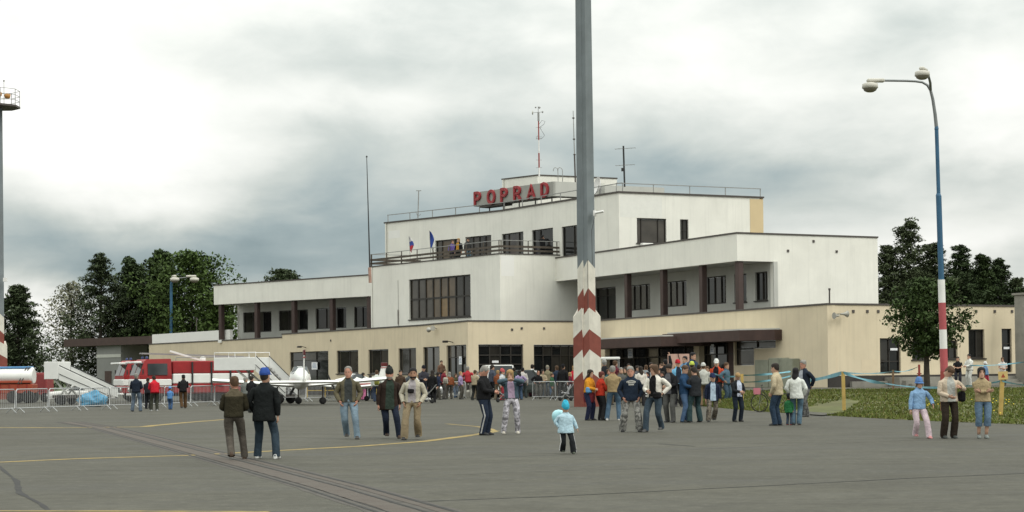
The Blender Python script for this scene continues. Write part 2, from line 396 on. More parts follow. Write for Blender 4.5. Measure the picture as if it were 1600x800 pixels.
M_FRAME = mat('dark_bronze_frame', (.030, .026, .022), .5, .15, 3)
M_ROOF = mat('roof_felt', (.07, .07, .068), .95, .2, 1)
M_DARK = mat('dark_interior', (.012, .012, .012), .9, .2, 1)
M_PLINTH = mat('dark_plinth', (.045, .040, .036), .9, .25, 1, bump=.3, bscale=10)
def glassm(name, col, rough=.06):
    if name in MATS: return MATS[name]
    m, q, b = new_mat(name); t = q.n('ShaderNodeTexCoord').outputs['Object']
    q.put(b.inputs['Base Color'], q.ramp(q.noise(t, .9, 3, .5, .3), [(.3, tuple(c*.7 for c in col)), (.7, tuple(c*1.25 for c in col))]))
    b.inputs['Roughness'].default_value = rough; b.inputs['IOR'].default_value = 1.5; b.inputs['Specular IOR Level'].default_value = .5
    MATS[name] = m; return m
GL = glassm('tinted_glass', (.030, .028, .024)); GLB = glassm('curtained_glass_brown', (.115, .086, .056), .12); GLG = glassm('curtained_glass_grey', (.066, .058, .048), .12); GLD = glassm('dark_glass', (.010, .011, .011)); GLW = glassm('curtained_glass_amber', (.22, .145, .065), .12)
def window(parent, P, Q, o, cols=2, rows=1, inset=.16, fw=.07, panes=None, name='window', colw=None, bar=.06, sill=None, m=None, label=None):
    """window part (frame with mullions) with each pane a sub-part"""
    d, n = wdir(P, Q); s0, s1, z0, z1 = o; mb = MB(); ang = math.atan2(d.y, d.x)
    def pt(s, z, k): return Vector((P.x, P.y, 0))+d*s+Vector((0, 0, z))-n*k
    def hb(sa, sb, za, zb, k, t): mb.box(pt((sa+sb)/2, (za+zb)/2, k), (sb-sa, t, zb-za), 0, rz=ang)
    e = .012
    hb(s0+e, s1-e, z1-fw-e, z1-e, inset, .09); hb(s0+e, s1-e, z0+e, z0+fw+e, inset, .09); hb(s0+e, s0+fw, z0+fw+e, z1-fw-e, inset, .09); hb(s1-fw, s1-e, z0+fw+e, z1-fw-e, inset, .09)
    a0, a1, c0, c1 = s0+fw, s1-fw, z0+fw+e, z1-fw-e
    cw = colw or [1]*cols; tot = sum(cw); xs = [a0]
    for c in cw: xs.append(xs[-1]+(a1-a0)*c/tot)
    rr = rows if isinstance(rows, (list, tuple)) else [1]*rows; zz = [c0]
    for c in rr: zz.append(zz[-1]+(c1-c0)*c/sum(rr))
    for x in xs[1:-1]: hb(x-bar/2, x+bar/2, c0, c1, inset+.001, .085)
    for z in zz[1:-1]: hb(a0, a1, z-bar/2, z+bar/2, inset+.003, .075)
    if sill: hb(s0-.08, s1+.08, z0-.07, z0+.005, -.03, .12)
    w = mb.build(name, m or M_FRAME, parent)
    if label: w['label'] = label
    k = 0
    for j in range(len(rr)):
        for i in range(len(cw)):
            pm = (panes[k % len(panes)] if panes else GL); k += 1
            q = MB(); q.box(pt((xs[i]+xs[i+1])/2, (zz[j]+zz[j+1])/2, inset+.035), (xs[i+1]-xs[i]-.01, .012, zz[j+1]-zz[j]-.01), 0, rz=ang+random.uniform(-.004, .004)); q.build('pane', pm, w)
    return w
def coping(parent, pts, z, h=.10, w=.30, out=.05, m=None, name='coping'):
    mb = MB()
    for a, b in zip(pts, pts[1:]):
        d, n = wdir(a, b); ang = math.atan2(d.y, d.x); L = (Vector((b.x, b.y, 0))-Vector((a.x, a.y, 0))).length
        c = (Vector((a.x, a.y, 0))+Vector((b.x, b.y, 0)))/2+n*(out-w/2)+Vector((0, 0, z+h/2)); mb.box(c, (L+2*out-.01, w, h), 0, rz=ang)
    return mb.build(name, m or M_COPE, parent)
def flat(z, pts): return [Vector((p.x, p.y, z)) for p in pts]
def line_x(P, a, Q, b):
    """intersection of lines P+ta and Q+sb in plan"""
    den = a.x*b.y-a.y*b.x; t = ((Q.x-P.x)*b.y-(Q.y-P.y)*b.x)/den; return Vector((P.x+a.x*t, P.y+a.y*t, 0))
ZB = 5.28
TERM = empty('terminal_building', (xat(900, 134, 0).x, 134, 0), 'white and beige flat-roofed airport terminal with upper galleries and roof terrace', 'building')
bA0 = atZ(731, 502.4, ZB); bA1 = atZ(654, 509.4, ZB); bA2 = atZ(440.75, 522.9, ZB); bR0 = atZ(1292.5, 476.25, ZB)
dl = (atZ(233, 539.2, 5.0)-atZ(440.75, 528.5, 5.0)).normalized(); bA3 = line_x(bA2, dl, Vector((0, 0, 0)), Vector((ray(233, 560).x, ray(233, 560).y, 0)))
bdir = Vector((math.cos(R(27)), math.sin(R(27)), 0)); adir = (atZ(938.7, 501.5, ZB)-bR0); adir.z = 0; adir.normalize()
bK = line_x(bA0, bdir, bR0, adir); bR1 = bR0+bdir*15.5
back = Vector((-bdir.y, bdir.x, 0))*0+Vector((math.cos(R(35)), math.sin(R(35)), 0))*16
# --- ground floor, left wing
wall(TERM, bA3, bA2, 0, 5.0, M_BEIGE, [])
def px_ops(P, Q, L): return [op(P, Q, *l) for l in L]
o2 = px_ops(bA2, bA1, [(452.7, 512.9, 550.5, 601), (526, 559.6, 548, 584), (575.5, 606.7, 546.5, 584.5), (622.5, 650, 544.5, 584.5)])
wall(TERM, bA2, bA1, 0, ZB, M_BEIGE, o2)
window(TERM, bA2, bA1, o2[0], 3, [3, 1], panes=[GLD, GLD, GLD, GL, GLG, GL], label='wide dark glazed door bay')
for o_ in o2[1:]: window(TERM, bA2, bA1, o_, 2, 1, panes=[GL, GLG], colw=[1.2, 1], sill=True)
o3 = px_ops(bA1, bA0, [(661, 686.7, 542.5, 584), (697.5, 730, 540, 600.5)])
wall(TERM, bA1, bA0, 0, ZB, M_BEIGE, o3)
window(TERM, bA1, bA0, o3[0], 2, 1, panes=[GL, GLG], sill=True); window(TERM, bA1, bA0, o3[1], 3, [2.3, 1], panes=[GLD, GLD, GL, GLG, GLG, GL], name='door', label='glazed double door, one leaf standing open')
o1 = None
# --- ground floor, short face and the entrance side
o4 = px_ops(bA0, bK, [(747.5, 817.5, 538, 601), (834, 906, 538.5, 601)])
wall(TERM, bA0, bK, 0, ZB, M_BEIGE, o4)
window(TERM, bA0, bK, o4[0], 4, 4, panes=[GLD, GL, GLD, GLD], fw=.1, bar=.09, name='garage_door', label='wide dark panelled glass door behind the white van')
window(TERM, bA0, bK, o4[1], 5, [3, 1], panes=[GLD, GLD, GL, GLD], fw=.09)
o5 = px_ops(bK, bR0, [(945, 1084, 541, 612), (1092, 1146, 533, 612), (1147.5, 1212, 532.5, 545.5), (1147.5, 1178, 545.4, 571)])
wall(TERM, bK, bR0, 0, ZB, M_BEIGE, o5, depth=.5)
window(TERM, bK, bR0, o5[0], 7, [3, 1], inset=.42, panes=[GLD, GL, GLD, GLD, GLG, GLD], fw=.12, bar=.09, label='dark glazed main entrance under the canopy')
window(TERM, bK, bR0, o5[1], 3, [3, 1], inset=.42, panes=[GLD, GLD, M_BROWN], fw=.1, name='door', label='dark entrance door under the upper canopy')
window(TERM, bK, bR0, o5[2], 2, 1, panes=[GLG, GLG], inset=.2, fw=.06); window(TERM, bK, bR0, o5[3], 1, 1, panes=[GLG], inset=.2, fw=.06)
o6 = px_ops(bR0, bR1, [(1374.7, 1407, 528.5, 584), (1425, 1451, 533, 562), (1470, 1496, 532, 561.5), (1513, 1538, 514.5, 560), (1565, 1580.5, 513.5, 582)])
wall(TERM, bR0, bR1, 0, ZB, M_BEIGE, o6)
window(TERM, bR0, bR1, o6[0], 2, [1, 2], panes=[GLD, GLD, GL, GLD], name='door', label='dark double door with a white notice')
for o_ in o6[1:4]: window(TERM, bR0, bR1, o_, 2, 1, panes=[GLD, GL], sill=True, colw=[1.3, 1])
window(TERM, bR0, bR1, o6[4], 1, [2, 1], panes=[GLD, GLD], name='door', label='narrow dark door with a white notice')
# plinths, copings, roof sheets
for a, b, z in ((bA3, bA2, .85), (bA2, bA1, .85), (bA1, bA0, .85), (bA0, bK, .85), (bR0, bR1, 1.28)):
    d, n = wdir(a, b); L = Vector((b.x-a.x, b.y-a.y, 0)).length; mb = MB()
    mb.box((Vector((a.x, a.y, 0))+Vector((b.x, b.y, 0)))/2+n*.04+Vector((0, 0, z/2)), (L+.05, .14, z), 0, rz=math.atan2(d.y, d.x)); mb.build('plinth', M_PLINTH, TERM)
coping(TERM, [bA3, bA2], 5.0); coping(TERM, [bA2, bA1, bA0, bK], ZB); coping(TERM, [bK, bR0, bR1], ZB)
left_in = Vector((math.cos(R(36)), math.sin(R(36)), 0))*20
mb = MB(); poly = [bA3, bA2, bA1, bA0, bK, bR0, bR1, bR1+Vector((-8, 22, 0)), bA3+left_in]
mb.add([Vector((p.x, p.y, 4.85)) for p in poly], [tuple(range(len(poly)))])
mb.build('roof', M_ROOF, TERM)
wall(TERM, bR1, bR1+Vector((-8, 22, 0)), 0, ZB, M_BEIGE, name='wall')
wall(TERM, bA3+left_in, bA3, 0, 5.0, M_BEIGE, name='wall')
# white parapet of the lower roof at the far left
pw0 = bA3+Vector((1.2, .6, 0)); pd = (bA2-bA3).normalized(); wl_r = atZ(440, 527, 5.0)
wall(TERM, bA3+Vector((.25, .35, 0)), bA3+pd*((bA2-bA3).length*.62)+Vector((.25, .35, 0)), 4.9, 6.05, M_PATCH, name='parapet')
# --- upper left wing: fascia on brown columns, recessed wall with windows
ZW = 10.25; ZWB = 8.45
wl0 = atZ(334, 446.6, ZW); wl1 = atZ(580, 430.0, ZW)
d, n = wdir(wl0, wl1)
mb = MB(); L = Vector((wl1.x-wl0.x, wl1.y-wl0.y, 0)).length; ang = math.atan2(d.y, d.x)
mb.box((Vector((wl0.x, wl0.y, 0))+Vector((wl1.x, wl1.y, 0)))/2-n*.15+Vector((0, 0, (ZW+ZWB)/2)), (L, .3, ZW-ZWB), 0, rz=ang)
mb.box(Vector((wl0.x, wl0.y, 0))-n*5.3+d*.15+Vector((0, 0, (ZW+ZWB)/2)), (.3, 10, ZW-ZWB), 0, rz=ang); mb.build('fascia', M_WHITE, TERM)
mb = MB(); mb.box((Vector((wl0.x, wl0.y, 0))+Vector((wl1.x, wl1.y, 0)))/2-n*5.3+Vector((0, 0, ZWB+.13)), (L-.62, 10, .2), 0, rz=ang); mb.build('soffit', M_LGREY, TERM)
coping(TERM, [wl0, wl1], ZW)
w0 = Vector((wl0.x, wl0.y, 0))-n*2.9; w1 = Vector((wl1.x, wl1.y, 0))-n*2.9
s_l = wp(w0, w1, 371, 500)[0]; w0b = w0+d*s_l
ow = px_ops(w0b, w1, [(380, 424, 488.5, 520), (435.5, 481, 485.5, 517), (493, 541, 482, 514.5), (553, 577, 479.5, 512)])
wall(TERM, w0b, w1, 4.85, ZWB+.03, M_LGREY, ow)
for o_ in ow[:3]: window(TERM, w0b, w1, o_, 3, 1, panes=[GL, GLG, GLD], colw=[1, 1.2, 1])
window(TERM, w0b, w1, ow[3], 2, 1, panes=[GL, GLD])
wall(TERM, w0b-n*7, w0b, 4.85, ZWB+.03, M_WHITE)
for px in (342, 398, 456, 515.7, 574):
    s = wp(wl0, wl1, px, 500)[0]; c = Vector((wl0.x, wl0.y, 0))+d*s-n*.32; mb = MB(); mb.box(c+Vector((0, 0, (5.12+ZWB)/2)), (.42, .42, ZWB-5.12), 0, rz=ang, bev=.03); cm = mb.build('column', M_COLM, TERM)
    mb = MB(); mb.box(c+Vector((0, 0, 4.98)), (.5, .5, .27), 0, rz=ang); mb.build('column_base', M_PATCH, cm)
# --- main block with the big window and the terrace on top
ZK = 10.6
k0 = atZ(579, 417.6, ZK); k1 = atZ(781, 397, ZK); kd = Vector((math.cos(R(28)), math.sin(R(28)), 0)); k2 = k1+kd*9
ok_ = px_ops(k0, k1, [(639, 735, 437, 499.8)])
wall(TERM, k0, k1, 4.85, ZK, M_WHITE, ok_)
curt = [GLG, GLG, GLG, GLB, GLW, GLB, GLG, GL, GLG, GLG, GLB, GLB, GLB, GLB, GL, GL]
bw = window(TERM, k0, k1, ok_[0], 8, 2, panes=curt, fw=.10, bar=.13, sill=True, label='large sixteen-pane window with brown curtains')
wall(TERM, k1, k2, 4.85, ZK, M_WHITE); wall(TERM, k0+kd*9, k0, 4.85, ZK, M_WHITE)
coping(TERM, [k0, k1, k2], ZK, h=.08)
mb = MB(); mb.add(flat(ZK-.25, [k0, k1, k2+kd*8, k0+kd*20]), [(0, 1, 2, 3)]); mb.build('terrace_floor', M_ROOF, TERM)
# paint patches on the plaster
def patch(P, Q, xl, xr, yt, yb, m=M_PATCH):
    d_, n_ = wdir(P, Q); o = op(P, Q, xl, xr, yt, yb); mb = MB(); mb.box(Vector((P.x, P.y, 0))+d_*((o[0]+o[1])/2)+n_*.001+Vector((0, 0, (o[2]+o[3])/2)), (o[1]-o[0], .006, o[3]-o[2]), 0, rz=math.atan2(d_.y, d_.x)); mb.build('paint_patch', m, TERM)
patch(k1, k2, 783, 803, 399.5, 431)
patch(bR0, bR1, 1296, 1309, 559, 583, mat('fresh_beige', (.66, .56, .40), .9, .04)); patch(bR0, bR1, 1346, 1372, 562, 581, mat('fresh_beige', (.66, .56, .40)))
# terrace railing: posts and four boards, following the parapet
def railing(parent, pts, z, heights, spacing, pw, m_post, m_board, inset=.12, top_m=None, name='railing'):
    for a, b in zip(pts, pts[1:]):
        d_, n_ = wdir(a, b); A = Vector((a.x, a.y, 0))-n_*inset; L = Vector((b.x-a.x, b.y-a.y, 0)).length; k = max(2, int(L/spacing)+1); mb = MB(); ang_ = math.atan2(d_.y, d_.x)
        q = MB(); q.box(A+d_*(L/2)+n_*(pw/2+.02)+Vector((0, 0, z+heights[-1][0])), (L+.06, .045, heights[-1][1]), 0, rz=ang_); r_ = q.build(name, top_m or m_board, parent)
        for i in range(k):
            c = A+d_*(L*i/(k-1)); q = MB(); q.box(c+Vector((0, 0, z+heights[-1][0]/2)), (pw, pw, heights[-1][0]), 0, rz=ang_); q.build('post', m_post, r_)
        for h, t in heights[:-1]:
            q = MB(); q.box(A+d_*(L/2)+n_*(pw/2+.02)+Vector((0, 0, z+h)), (L+.06, .045, t), 0, rz=ang_); q.build('rail', m_board, r_)
M_WOOD = mat('weathered_board', (.085, .070, .055), .85, .3, 2); M_STEEL = mat('grey_steel', (.30, .30, .29), .5, .1, 4, metal=.4)
railing(TERM, [k0+kd*5.5, k0, k1, k2+kd*1.0], ZK+.08, [(.22, .15), (.52, .16), (.98, .05)], 2.1, .06, M_WOOD, M_WOOD, top_m=M_STEEL)
# --- right gallery: fascia, columns, recessed wall, solid end wall
ZG = 10.36; ZGB = 8.62
g0 = atZ(866.7, 404.3, ZG); g1 = atZ(1151.4, 364.9, ZG); gb = Vector((math.cos(R(27)), math.sin(R(27)), 0)); g2 = g1+gb*11.2
d, n = wdir(g0, g1); L = Vector((g1.x-g0.x, g1.y-g0.y, 0)).length; ang = math.atan2(d.y, d.x)
gm = (Vector((g0.x, g0.y, 0))+Vector((g1.x, g1.y, 0)))/2
mb = MB(); mb.box(gm-n*.15+d*-.15+Vector((0, 0, (ZG+ZGB)/2)), (L-.3, .3, ZG-ZGB), 0, rz=ang); mb.build('fascia', M_WHITE, TERM)
db, nb = wdir(g1, g2)
s_e = wp(g1, g2, 1208, 420)[0]
wall(TERM, g1, g1+gb*s_e, ZGB, ZG, M_WHITE, depth=.3, name='fascia'); wall(TERM, g1+gb*s_e, g2, 4.85, ZG, M_WHITE, depth=.3)
wall(TERM, g2, g2-n*0+Vector((-adir.x*-1, 0, 0))*0+adir*20, 4.85, ZG, M_WHITE)
coping(TERM, [g0, g1, g2], ZG)
mb = MB(); mb.add(flat(ZG-.12, [g0, g1, g2, g2+adir*24, g0+gb*10]), [(0, 1, 2, 3, 4)]); mb.build('roof', M_ROOF, TERM)
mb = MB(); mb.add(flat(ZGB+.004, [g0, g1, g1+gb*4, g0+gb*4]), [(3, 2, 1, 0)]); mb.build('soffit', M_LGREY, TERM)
h0 = Vector((g0.x, g0.y, 0))-n*s_e; h1 = Vector((g1.x, g1.y, 0))-n*s_e
og = px_ops(h0, h1, [(930, 962, 450.5, 500), (979.5, 1015.7, 446.5, 486), (1036, 1072.6, 441, 480.5), (1094, 1134, 434, 477), (1147, 1166, 429, 473), (1179.5, 1199, 425.7, 470.5)])
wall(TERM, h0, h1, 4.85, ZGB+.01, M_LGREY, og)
window(TERM, h0, h1, og[0], 2, [3, 1], panes=[GLD, GLD, GL, GL], name='door')
for o_ in og[1:4]: window(TERM, h0, h1, o_, 4, 1, panes=[GLG, GL, GLG, GL], colw=[1, 1.2, 1.2, 1])
for o_ in og[4:]: window(TERM, h0, h1, o_, 2, 1, panes=[GLD, GL], sill=True)
for px in (975, 1031, 1092, 1156):
    s = wp(g0, g1, px, 460)[0]; s = min(s, L-.30); c = Vector((g0.x, g0.y, 0))+d*s-n*.33; mb = MB(); mb.box(c+Vector((0, 0, (5.3+ZGB)/2)), (.40, .40, ZGB-5.3), 0, rz=ang, bev=.03); cm = mb.build('column', M_COLM, TERM)
    mb = MB(); mb.box(c+Vector((0, 0, 5.07)), (.48, .48, .45), 0, rz=ang); mb.build('column_base', M_PATCH, cm)
# --- top storey
ZT = 14.7
t0 = atZ(601.5, 349.3, ZT); t1 = atZ(782.5, 330.2, ZT); t2 = atZ(966.75, 301.2, ZT); td = Vector((math.cos(R(25)), math.sin(R(25)), 0)); t3 = t2+td*12.4
def to_floor(L, z): 
    for o in L: o[2] = z
    return L
ot = to_floor(px_ops(t0, t1, [(680, 718, 376, 400), (727, 767.5, 370.6, 398)]), 10.42)
wall(TERM, t0, t1, 9.8, ZT, M_WHITE, ot)
window(TERM, t0, t1, ot[0], 3, 1, panes=[GLG, GLB, GLG], colw=[1, 2.4, 1]); window(TERM, t0, t1, ot[1], 4, 1, panes=[GL, GLG, GL, GLG])
ot = to_floor(px_ops(t1, t2, [(784, 817.7, 366, 396), (831, 864, 360, 395), (877.6, 912, 354.5, 392)]), 10.42)
wall(TERM, t1, t2, 9.8, ZT, M_WHITE, ot)
window(TERM, t1, t2, ot[0], 3, 1, panes=[GL, GLG, GL], colw=[1, 2, 1]); window(TERM, t1, t2, ot[1], 2, 1, panes=[GLD, GLD], colw=[1, 2]); window(TERM, t1, t2, ot[2], 2, 1, panes=[GLD, GL])
ot = px_ops(t2, t3, [(995, 1041, 340.4, 379.5), (1062.6, 1075.6, 342.6, 376)])
wall(TERM, t2, t3, 9.8, ZT, M_WHITE, ot)
window(TERM, t2, t3, ot[0], 3, 1, panes=[GLG, GLG, GLG], colw=[1, 4, 1.6], sill=True); window(TERM, t2, t3, ot[1], 2, [1, 1], panes=[GL, GL], sill=True)
o_ = op(t2, t3, 1171.5, 1191, 311, 370); mb = MB(); q_ = Vector((t2.x, t2.y, 0)); d_, n_ = wdir(t2, t3); Lt = 12.4
mb.box(q_+d_*((o_[0]+Lt)/2)+n_*.01+Vector((0, 0, (10.2+ZT-.1)/2)), (Lt-o_[0], .03, ZT-.1-10.2), 0, rz=math.atan2(d_.y, d_.x)); mb.build('yellow_panel', M_YELW, TERM)
patch(t0, t1, 607, 625, 361, 373); patch(t2, t3, 968.5, 1034, 305, 339, mat('fresh_white_b', (.76, .755, .70), .9, .04))
wall(TERM, t3, t3+Vector((-td.y, td.x, 0))*12, 9.8, ZT, M_YELW); wall(TERM, t0+td*9, t0, 9.8, ZT, M_WHITE)
coping(TERM, [t0, t1, t2, t3], ZT, h=.12, out=.08)
mb = MB(); mb.add(flat(ZT-.05, [t0, t1, t2, t3, t3+Vector((-td.y, td.x, 0))*12, t0+td*9]), [tuple(range(6))]); mb.build('roof', M_ROOF, TERM)
railing(TERM, [t0, t1, t2, t3], ZT+.12, [(.62, .06)], 2.6, .05, M_STEEL, M_STEEL, inset=.35)
# penthouse on the roof
ZP = 18.1
p0 = atZ(784.4, 281, ZP); p1 = atZ(840, 274.4, ZP); p2 = p1+td*7.5
wall(TERM, p0, p1, ZT-.1, ZP, M_WHITE); wall(TERM, p1, p2, ZT-.1, ZP, M_WHITE); wall(TERM, p0+td*7.5, p0, ZT-.1, ZP, M_WHITE); coping(TERM, [p0, p1, p2], ZP, h=.1)
mb = MB(); mb.add(flat(ZP-.03, [p0, p1, p2, p0+td*7.5]), [(0, 1, 2, 3)]); mb.build('roof', M_ROOF, TERM)
c0 = atY(945, 290, 141); c1 = atY(1038, 292.6, 143.5); mb = MB(); dd, nn = wdir(c0, c1); mb.box((c0+c1)/2-nn*1.5+Vector((0, 0, -.9)), (Vector((c1.x-c0.x, c1.y-c0.y, 0)).length, 3, 1.8), 0, rz=math.atan2(dd.y, dd.x)); mb.build('roof_plant_room', M_LGREY, TERM)
for px in (872, 879):      # hooked ladder tops
    b_ = atY(px, 283, 143.5); mb = MB(); mb.tube([b_-Vector((0, 0, .5)), b_+Vector((0, 0, .9)), b_+Vector((-.08, 0, 1.05)), b_+Vector((-.25, 0, 1.1)), b_+Vector((-.36, 0, .98)), b_+Vector((-.38, 0, .8))], .03, 5); mb.build('ladder_hook', M_STEEL, TERM)
# canopies over the entrances
def canopy(xl, xr, ztop, zh, outw, P=bK, Q=bR0):
    d_, n_ = wdir(P, Q); s0 = wp(P, Q, xl, 530)[0]; s1 = wp(P, Q, xr, 530)[0]; A = Vector((P.x, P.y, 0)); mb = MB()
    poly = [A+d_*s0+n_*.01, A+d_*(s0-.0)+n_*outw, A+d_*(s1-1.5)+n_*outw, A+d_*s1+n_*(outw*.25), A+d_*s1+n_*.01]
    mb.prism([poly[0], poly[1], poly[2], poly[3], poly[4]], ztop-zh, ztop); c = fixn(mb.build('canopy', M_BROWN, TERM))
    mb = MB(); mb.prism([A+d_*(s0+.3)+n_*.012, A+d_*(s0+.3)+n_*(outw-.2), A+d_*(s1-1.7)+n_*(outw-.2), A+d_*(s1-.2)+n_*.012], ztop+.002, ztop+.09); fixn(mb.build('canopy_roof', M_LGREY, c))
canopy(952, 1112, 3.85, .62, 2.8); canopy(1078, 1222, 4.02, .62, 2.0)
# notices on the doors, loudspeakers, wall lamps, vents
M_PAPER = mat('paper', (.75, .76, .78), .8, .12, 6); M_INK = mat('blue_grey_print', (.25, .33, .45), .8, .3, 20)
def notice(P, Q, xl, xr, yt, yb, k=.04, printed=True):
    d_, n_ = wdir(P, Q); o = op(P, Q, xl, xr, yt, yb); ang_ = math.atan2(d_.y, d_.x); c = Vector((P.x, P.y, 0))+d_*((o[0]+o[1])/2)+n_*k+Vector((0, 0, (o[2]+o[3])/2)); w, h = o[1]-o[0], o[3]-o[2]
    mb = MB(); mb.box(c, (w, .01, h), 0, rz=ang_); nt = mb.build('notice', M_PAPER, TERM)
    if printed:
        mb = MB()
        for i in range(4): mb.box(c+n_*.006+Vector((0, 0, h*(.28-.17*i))), (w*(.7 if i else .5), .006, h*.07), 0, rz=ang_)
        mb.build('print', M_INK, nt)
notice(bA2, bA1, 486, 495, 566, 577.5, k=-.05); notice(bA1, bA0, 716, 720.5, 557, 569.5, k=-.05); notice(bR0, bR1, 1392, 1403, 544, 547.5, k=-.05, printed=False); notice(bR0, bR1, 1569, 1578, 542, 545.5, k=-.05, printed=False)
notice(bK, bR0, 985, 992.5, 545, 559.5, k=.2); notice(bK, bR0, 1110.5, 1116.5, 538, 553, k=.05); notice(bA0, bK, 769, 779, 563.5, 567, k=.0, printed=False)
def gadget(P, Q, px, py, kind):
    d_, n_ = wdir(P, Q); s, z = wp(P, Q, px, py); c = Vector((P.x, P.y, 0))+d_*s+Vector((0, 0, z)); mb = MB(); ang_ = math.atan2(d_.y, d_.x)
    if kind == 'loudspeaker':
        mb.bar(c, c+n_*.35, .06, .06)
        for sgn in (-1, 1):
            a = c+n_*.35; rs = []
            for r_, t in ((.05, .05), (.07, .22), (.12, .36), (.2, .46)):
                u = d_*(sgn*t)+n_*(.2*t); rs.append([a+u+n_*(r_*math.cos(k*.785))+Vector((0, 0, r_*math.sin(k*.785)-.1*(sgn < 0))) for k in range(8)])
            mb.rings(rs, 0, True, True, True)
        mb.build('loudspeaker', mat('horn_grey', (.36, .35, .31), .5), TERM)
    elif kind == 'lamp':
        mb.bar(c, c+n_*.5+Vector((0, 0, .12)), .05, .05); mb.box(c+n_*.6+Vector((0, 0, .06)), (.22, .4, .16), 0, rz=ang_, bev=.04); mb.build('wall_lamp', M_FRAME, TERM)
    elif kind == 'vent':
        mb.box(c+n_*.02, (.16, .05, .16), 0, rz=ang_); mb.build('vent', M_COPE, TERM)
    elif kind == 'pipe':
        mb.bar(c+n_*.06, c+n_*.06+Vector((0, 0, 1.2)), .07, .07); mb.build('downpipe', M_COLM, TERM)
gadget(bA1, bA0, 682, 513, 'loudspeaker'); gadget(bR0, bR1, 1306, 491, 'loudspeaker'); gadget(bA1, bA0, 708, 535, 'lamp'); gadget(bA2, bA1, 478, 543, 'lamp'); gadget(bA2, bA1, 517, 532, 'vent')
for x in (1333, 1355, 1372, 1525, 1554, 1581): gadget(bR0, bR1, x, 486.5, 'vent')
for x, y in ((800, 515), (815, 513), (850, 513)): gadget(bA0, bK, x, y, 'vent')
for x, y in ((1271, 377), (1231, 392), (1307, 393)): gadget(g1, g2, x+0, y, 'vent')
gadget(k0, k1, 623, 507, 'pipe')
mb = MB(); d_, n_ = wdir(k0, k1); s, z = wp(k0, k1, 623, 500); c = Vector((k0.x, k0.y, 0))+d_*s+n_*.04
mb.tube([c+Vector((0, 0, z-1)), c+Vector((0, 0, ZK-1.3))], .012, 4); mb.build('cable', M_COPE, TERM)
# air-conditioner under the top-storey window
o_ = wp(t2, t3, 1008, 381); c = Vector((t2.x, t2.y, 0))+wdir(t2, t3)[0]*o_[0]+wdir(t2, t3)[1]*.25+Vector((0, 0, o_[1]-.12)); mb = MB(); mb.box(c, (.9, .4, .3), 0, rz=R(25), bev=.03); mb.build('air_conditioner', M_PATCH, TERM)
# concrete steps and landing at the right-hand doors, ramp at the left door, cabinet by the entrance
M_CONC = mat('concrete', (.24, .23, .20), .9, .18, 1.2, bump=.3, bscale=12, streak=.2)
d_, n_ = wdir(bR0, bR1)
def on(P, Q, s, k, z): dd, nn = wdir(P, Q); return Vector((P.x, P.y, 0))+dd*s+nn*k+Vector((0, 0, z))
s1 = wp(bR0, bR1, 1380, 590)[0]; s2 = wp(bR0, bR1, 1600, 590)[0]
for i in range(3):
    mb = MB(); mb.box(on(bR0, bR1, (s1+s2)/2+.2*i, .75+.32*i, .6+.56*(3-i)/3/2), (s2-s1, 1.4-.02*i, .56*(3-i)/3), 0, rz=math.atan2(d_.y, d_.x)); mb.build('step', M_CONC, TERM)
mb = MB(); mb.prism([on(bR0, bR1, s1-2.6, .3, 0), on(bR0, bR1, s1-.05, .3, 0), on(bR0, bR1, s1-.05, .5, 0), on(bR0, bR1, s1-2.6, .5, 0)], .3, .95); fixn(mb.build('low_wall', M_CONC, TERM))
for sx, hh in ((wp(bK, bR0, 1202, 580)[0], 1.9), (wp(bK, bR0, 1224, 580)[0], 2.0), (wp(bK, bR0, 1240, 580)[0], 1.95)):
    mb = MB(); dk, nk = wdir(bK, bR0); mb.box(on(bK, bR0, sx, .3, .35+hh/2), (1.5, .5, hh), 0, rz=math.atan2(dk.y, dk.x), bev=.02); mb.build('cabinet', mat('grey_green_cabinet', (.25, .26, .20), .7, .1), TERM)
mb = MB(); A = on(bA1, bA0, .6, .1, 0); dk, nk = wdir(bA0, bK); P0 = Vector((bA0.x, bA0.y, 0))
q = [P0-dk*3.2-nk*-.5, P0+dk*2.0+nk*.5, P0+dk*2.0+nk*2.2, P0-dk*3.2+nk*2.2]
o = mb.add([*(v+Vector((0, 0, 0)) for v in q), *(v+Vector((0, 0, h)) for v, h in zip(q, (.05, .85, .85, .05)))], [(0, 1, 5, 4), (1, 2, 6, 5), (2, 3, 7, 6), (3, 0, 4, 7), (4, 5, 6, 7)])
mb.build('ramp', M_CONC, TERM)
mb = MB()
for h in (.5, 1.0): mb.tube([q[3]+Vector((0, 0, .05+h)), q[2]+Vector((0, 0, .85+h))], .03, 5)
for i in range(5): c = q[3].lerp(q[2], i/4); mb.tube([c+Vector((0, 0, .05+.8*i/4)), c+Vector((0, 0, 1.05+.8*i/4))], .025, 5)
mb.build('ramp_railing', M_STEEL, TERM)
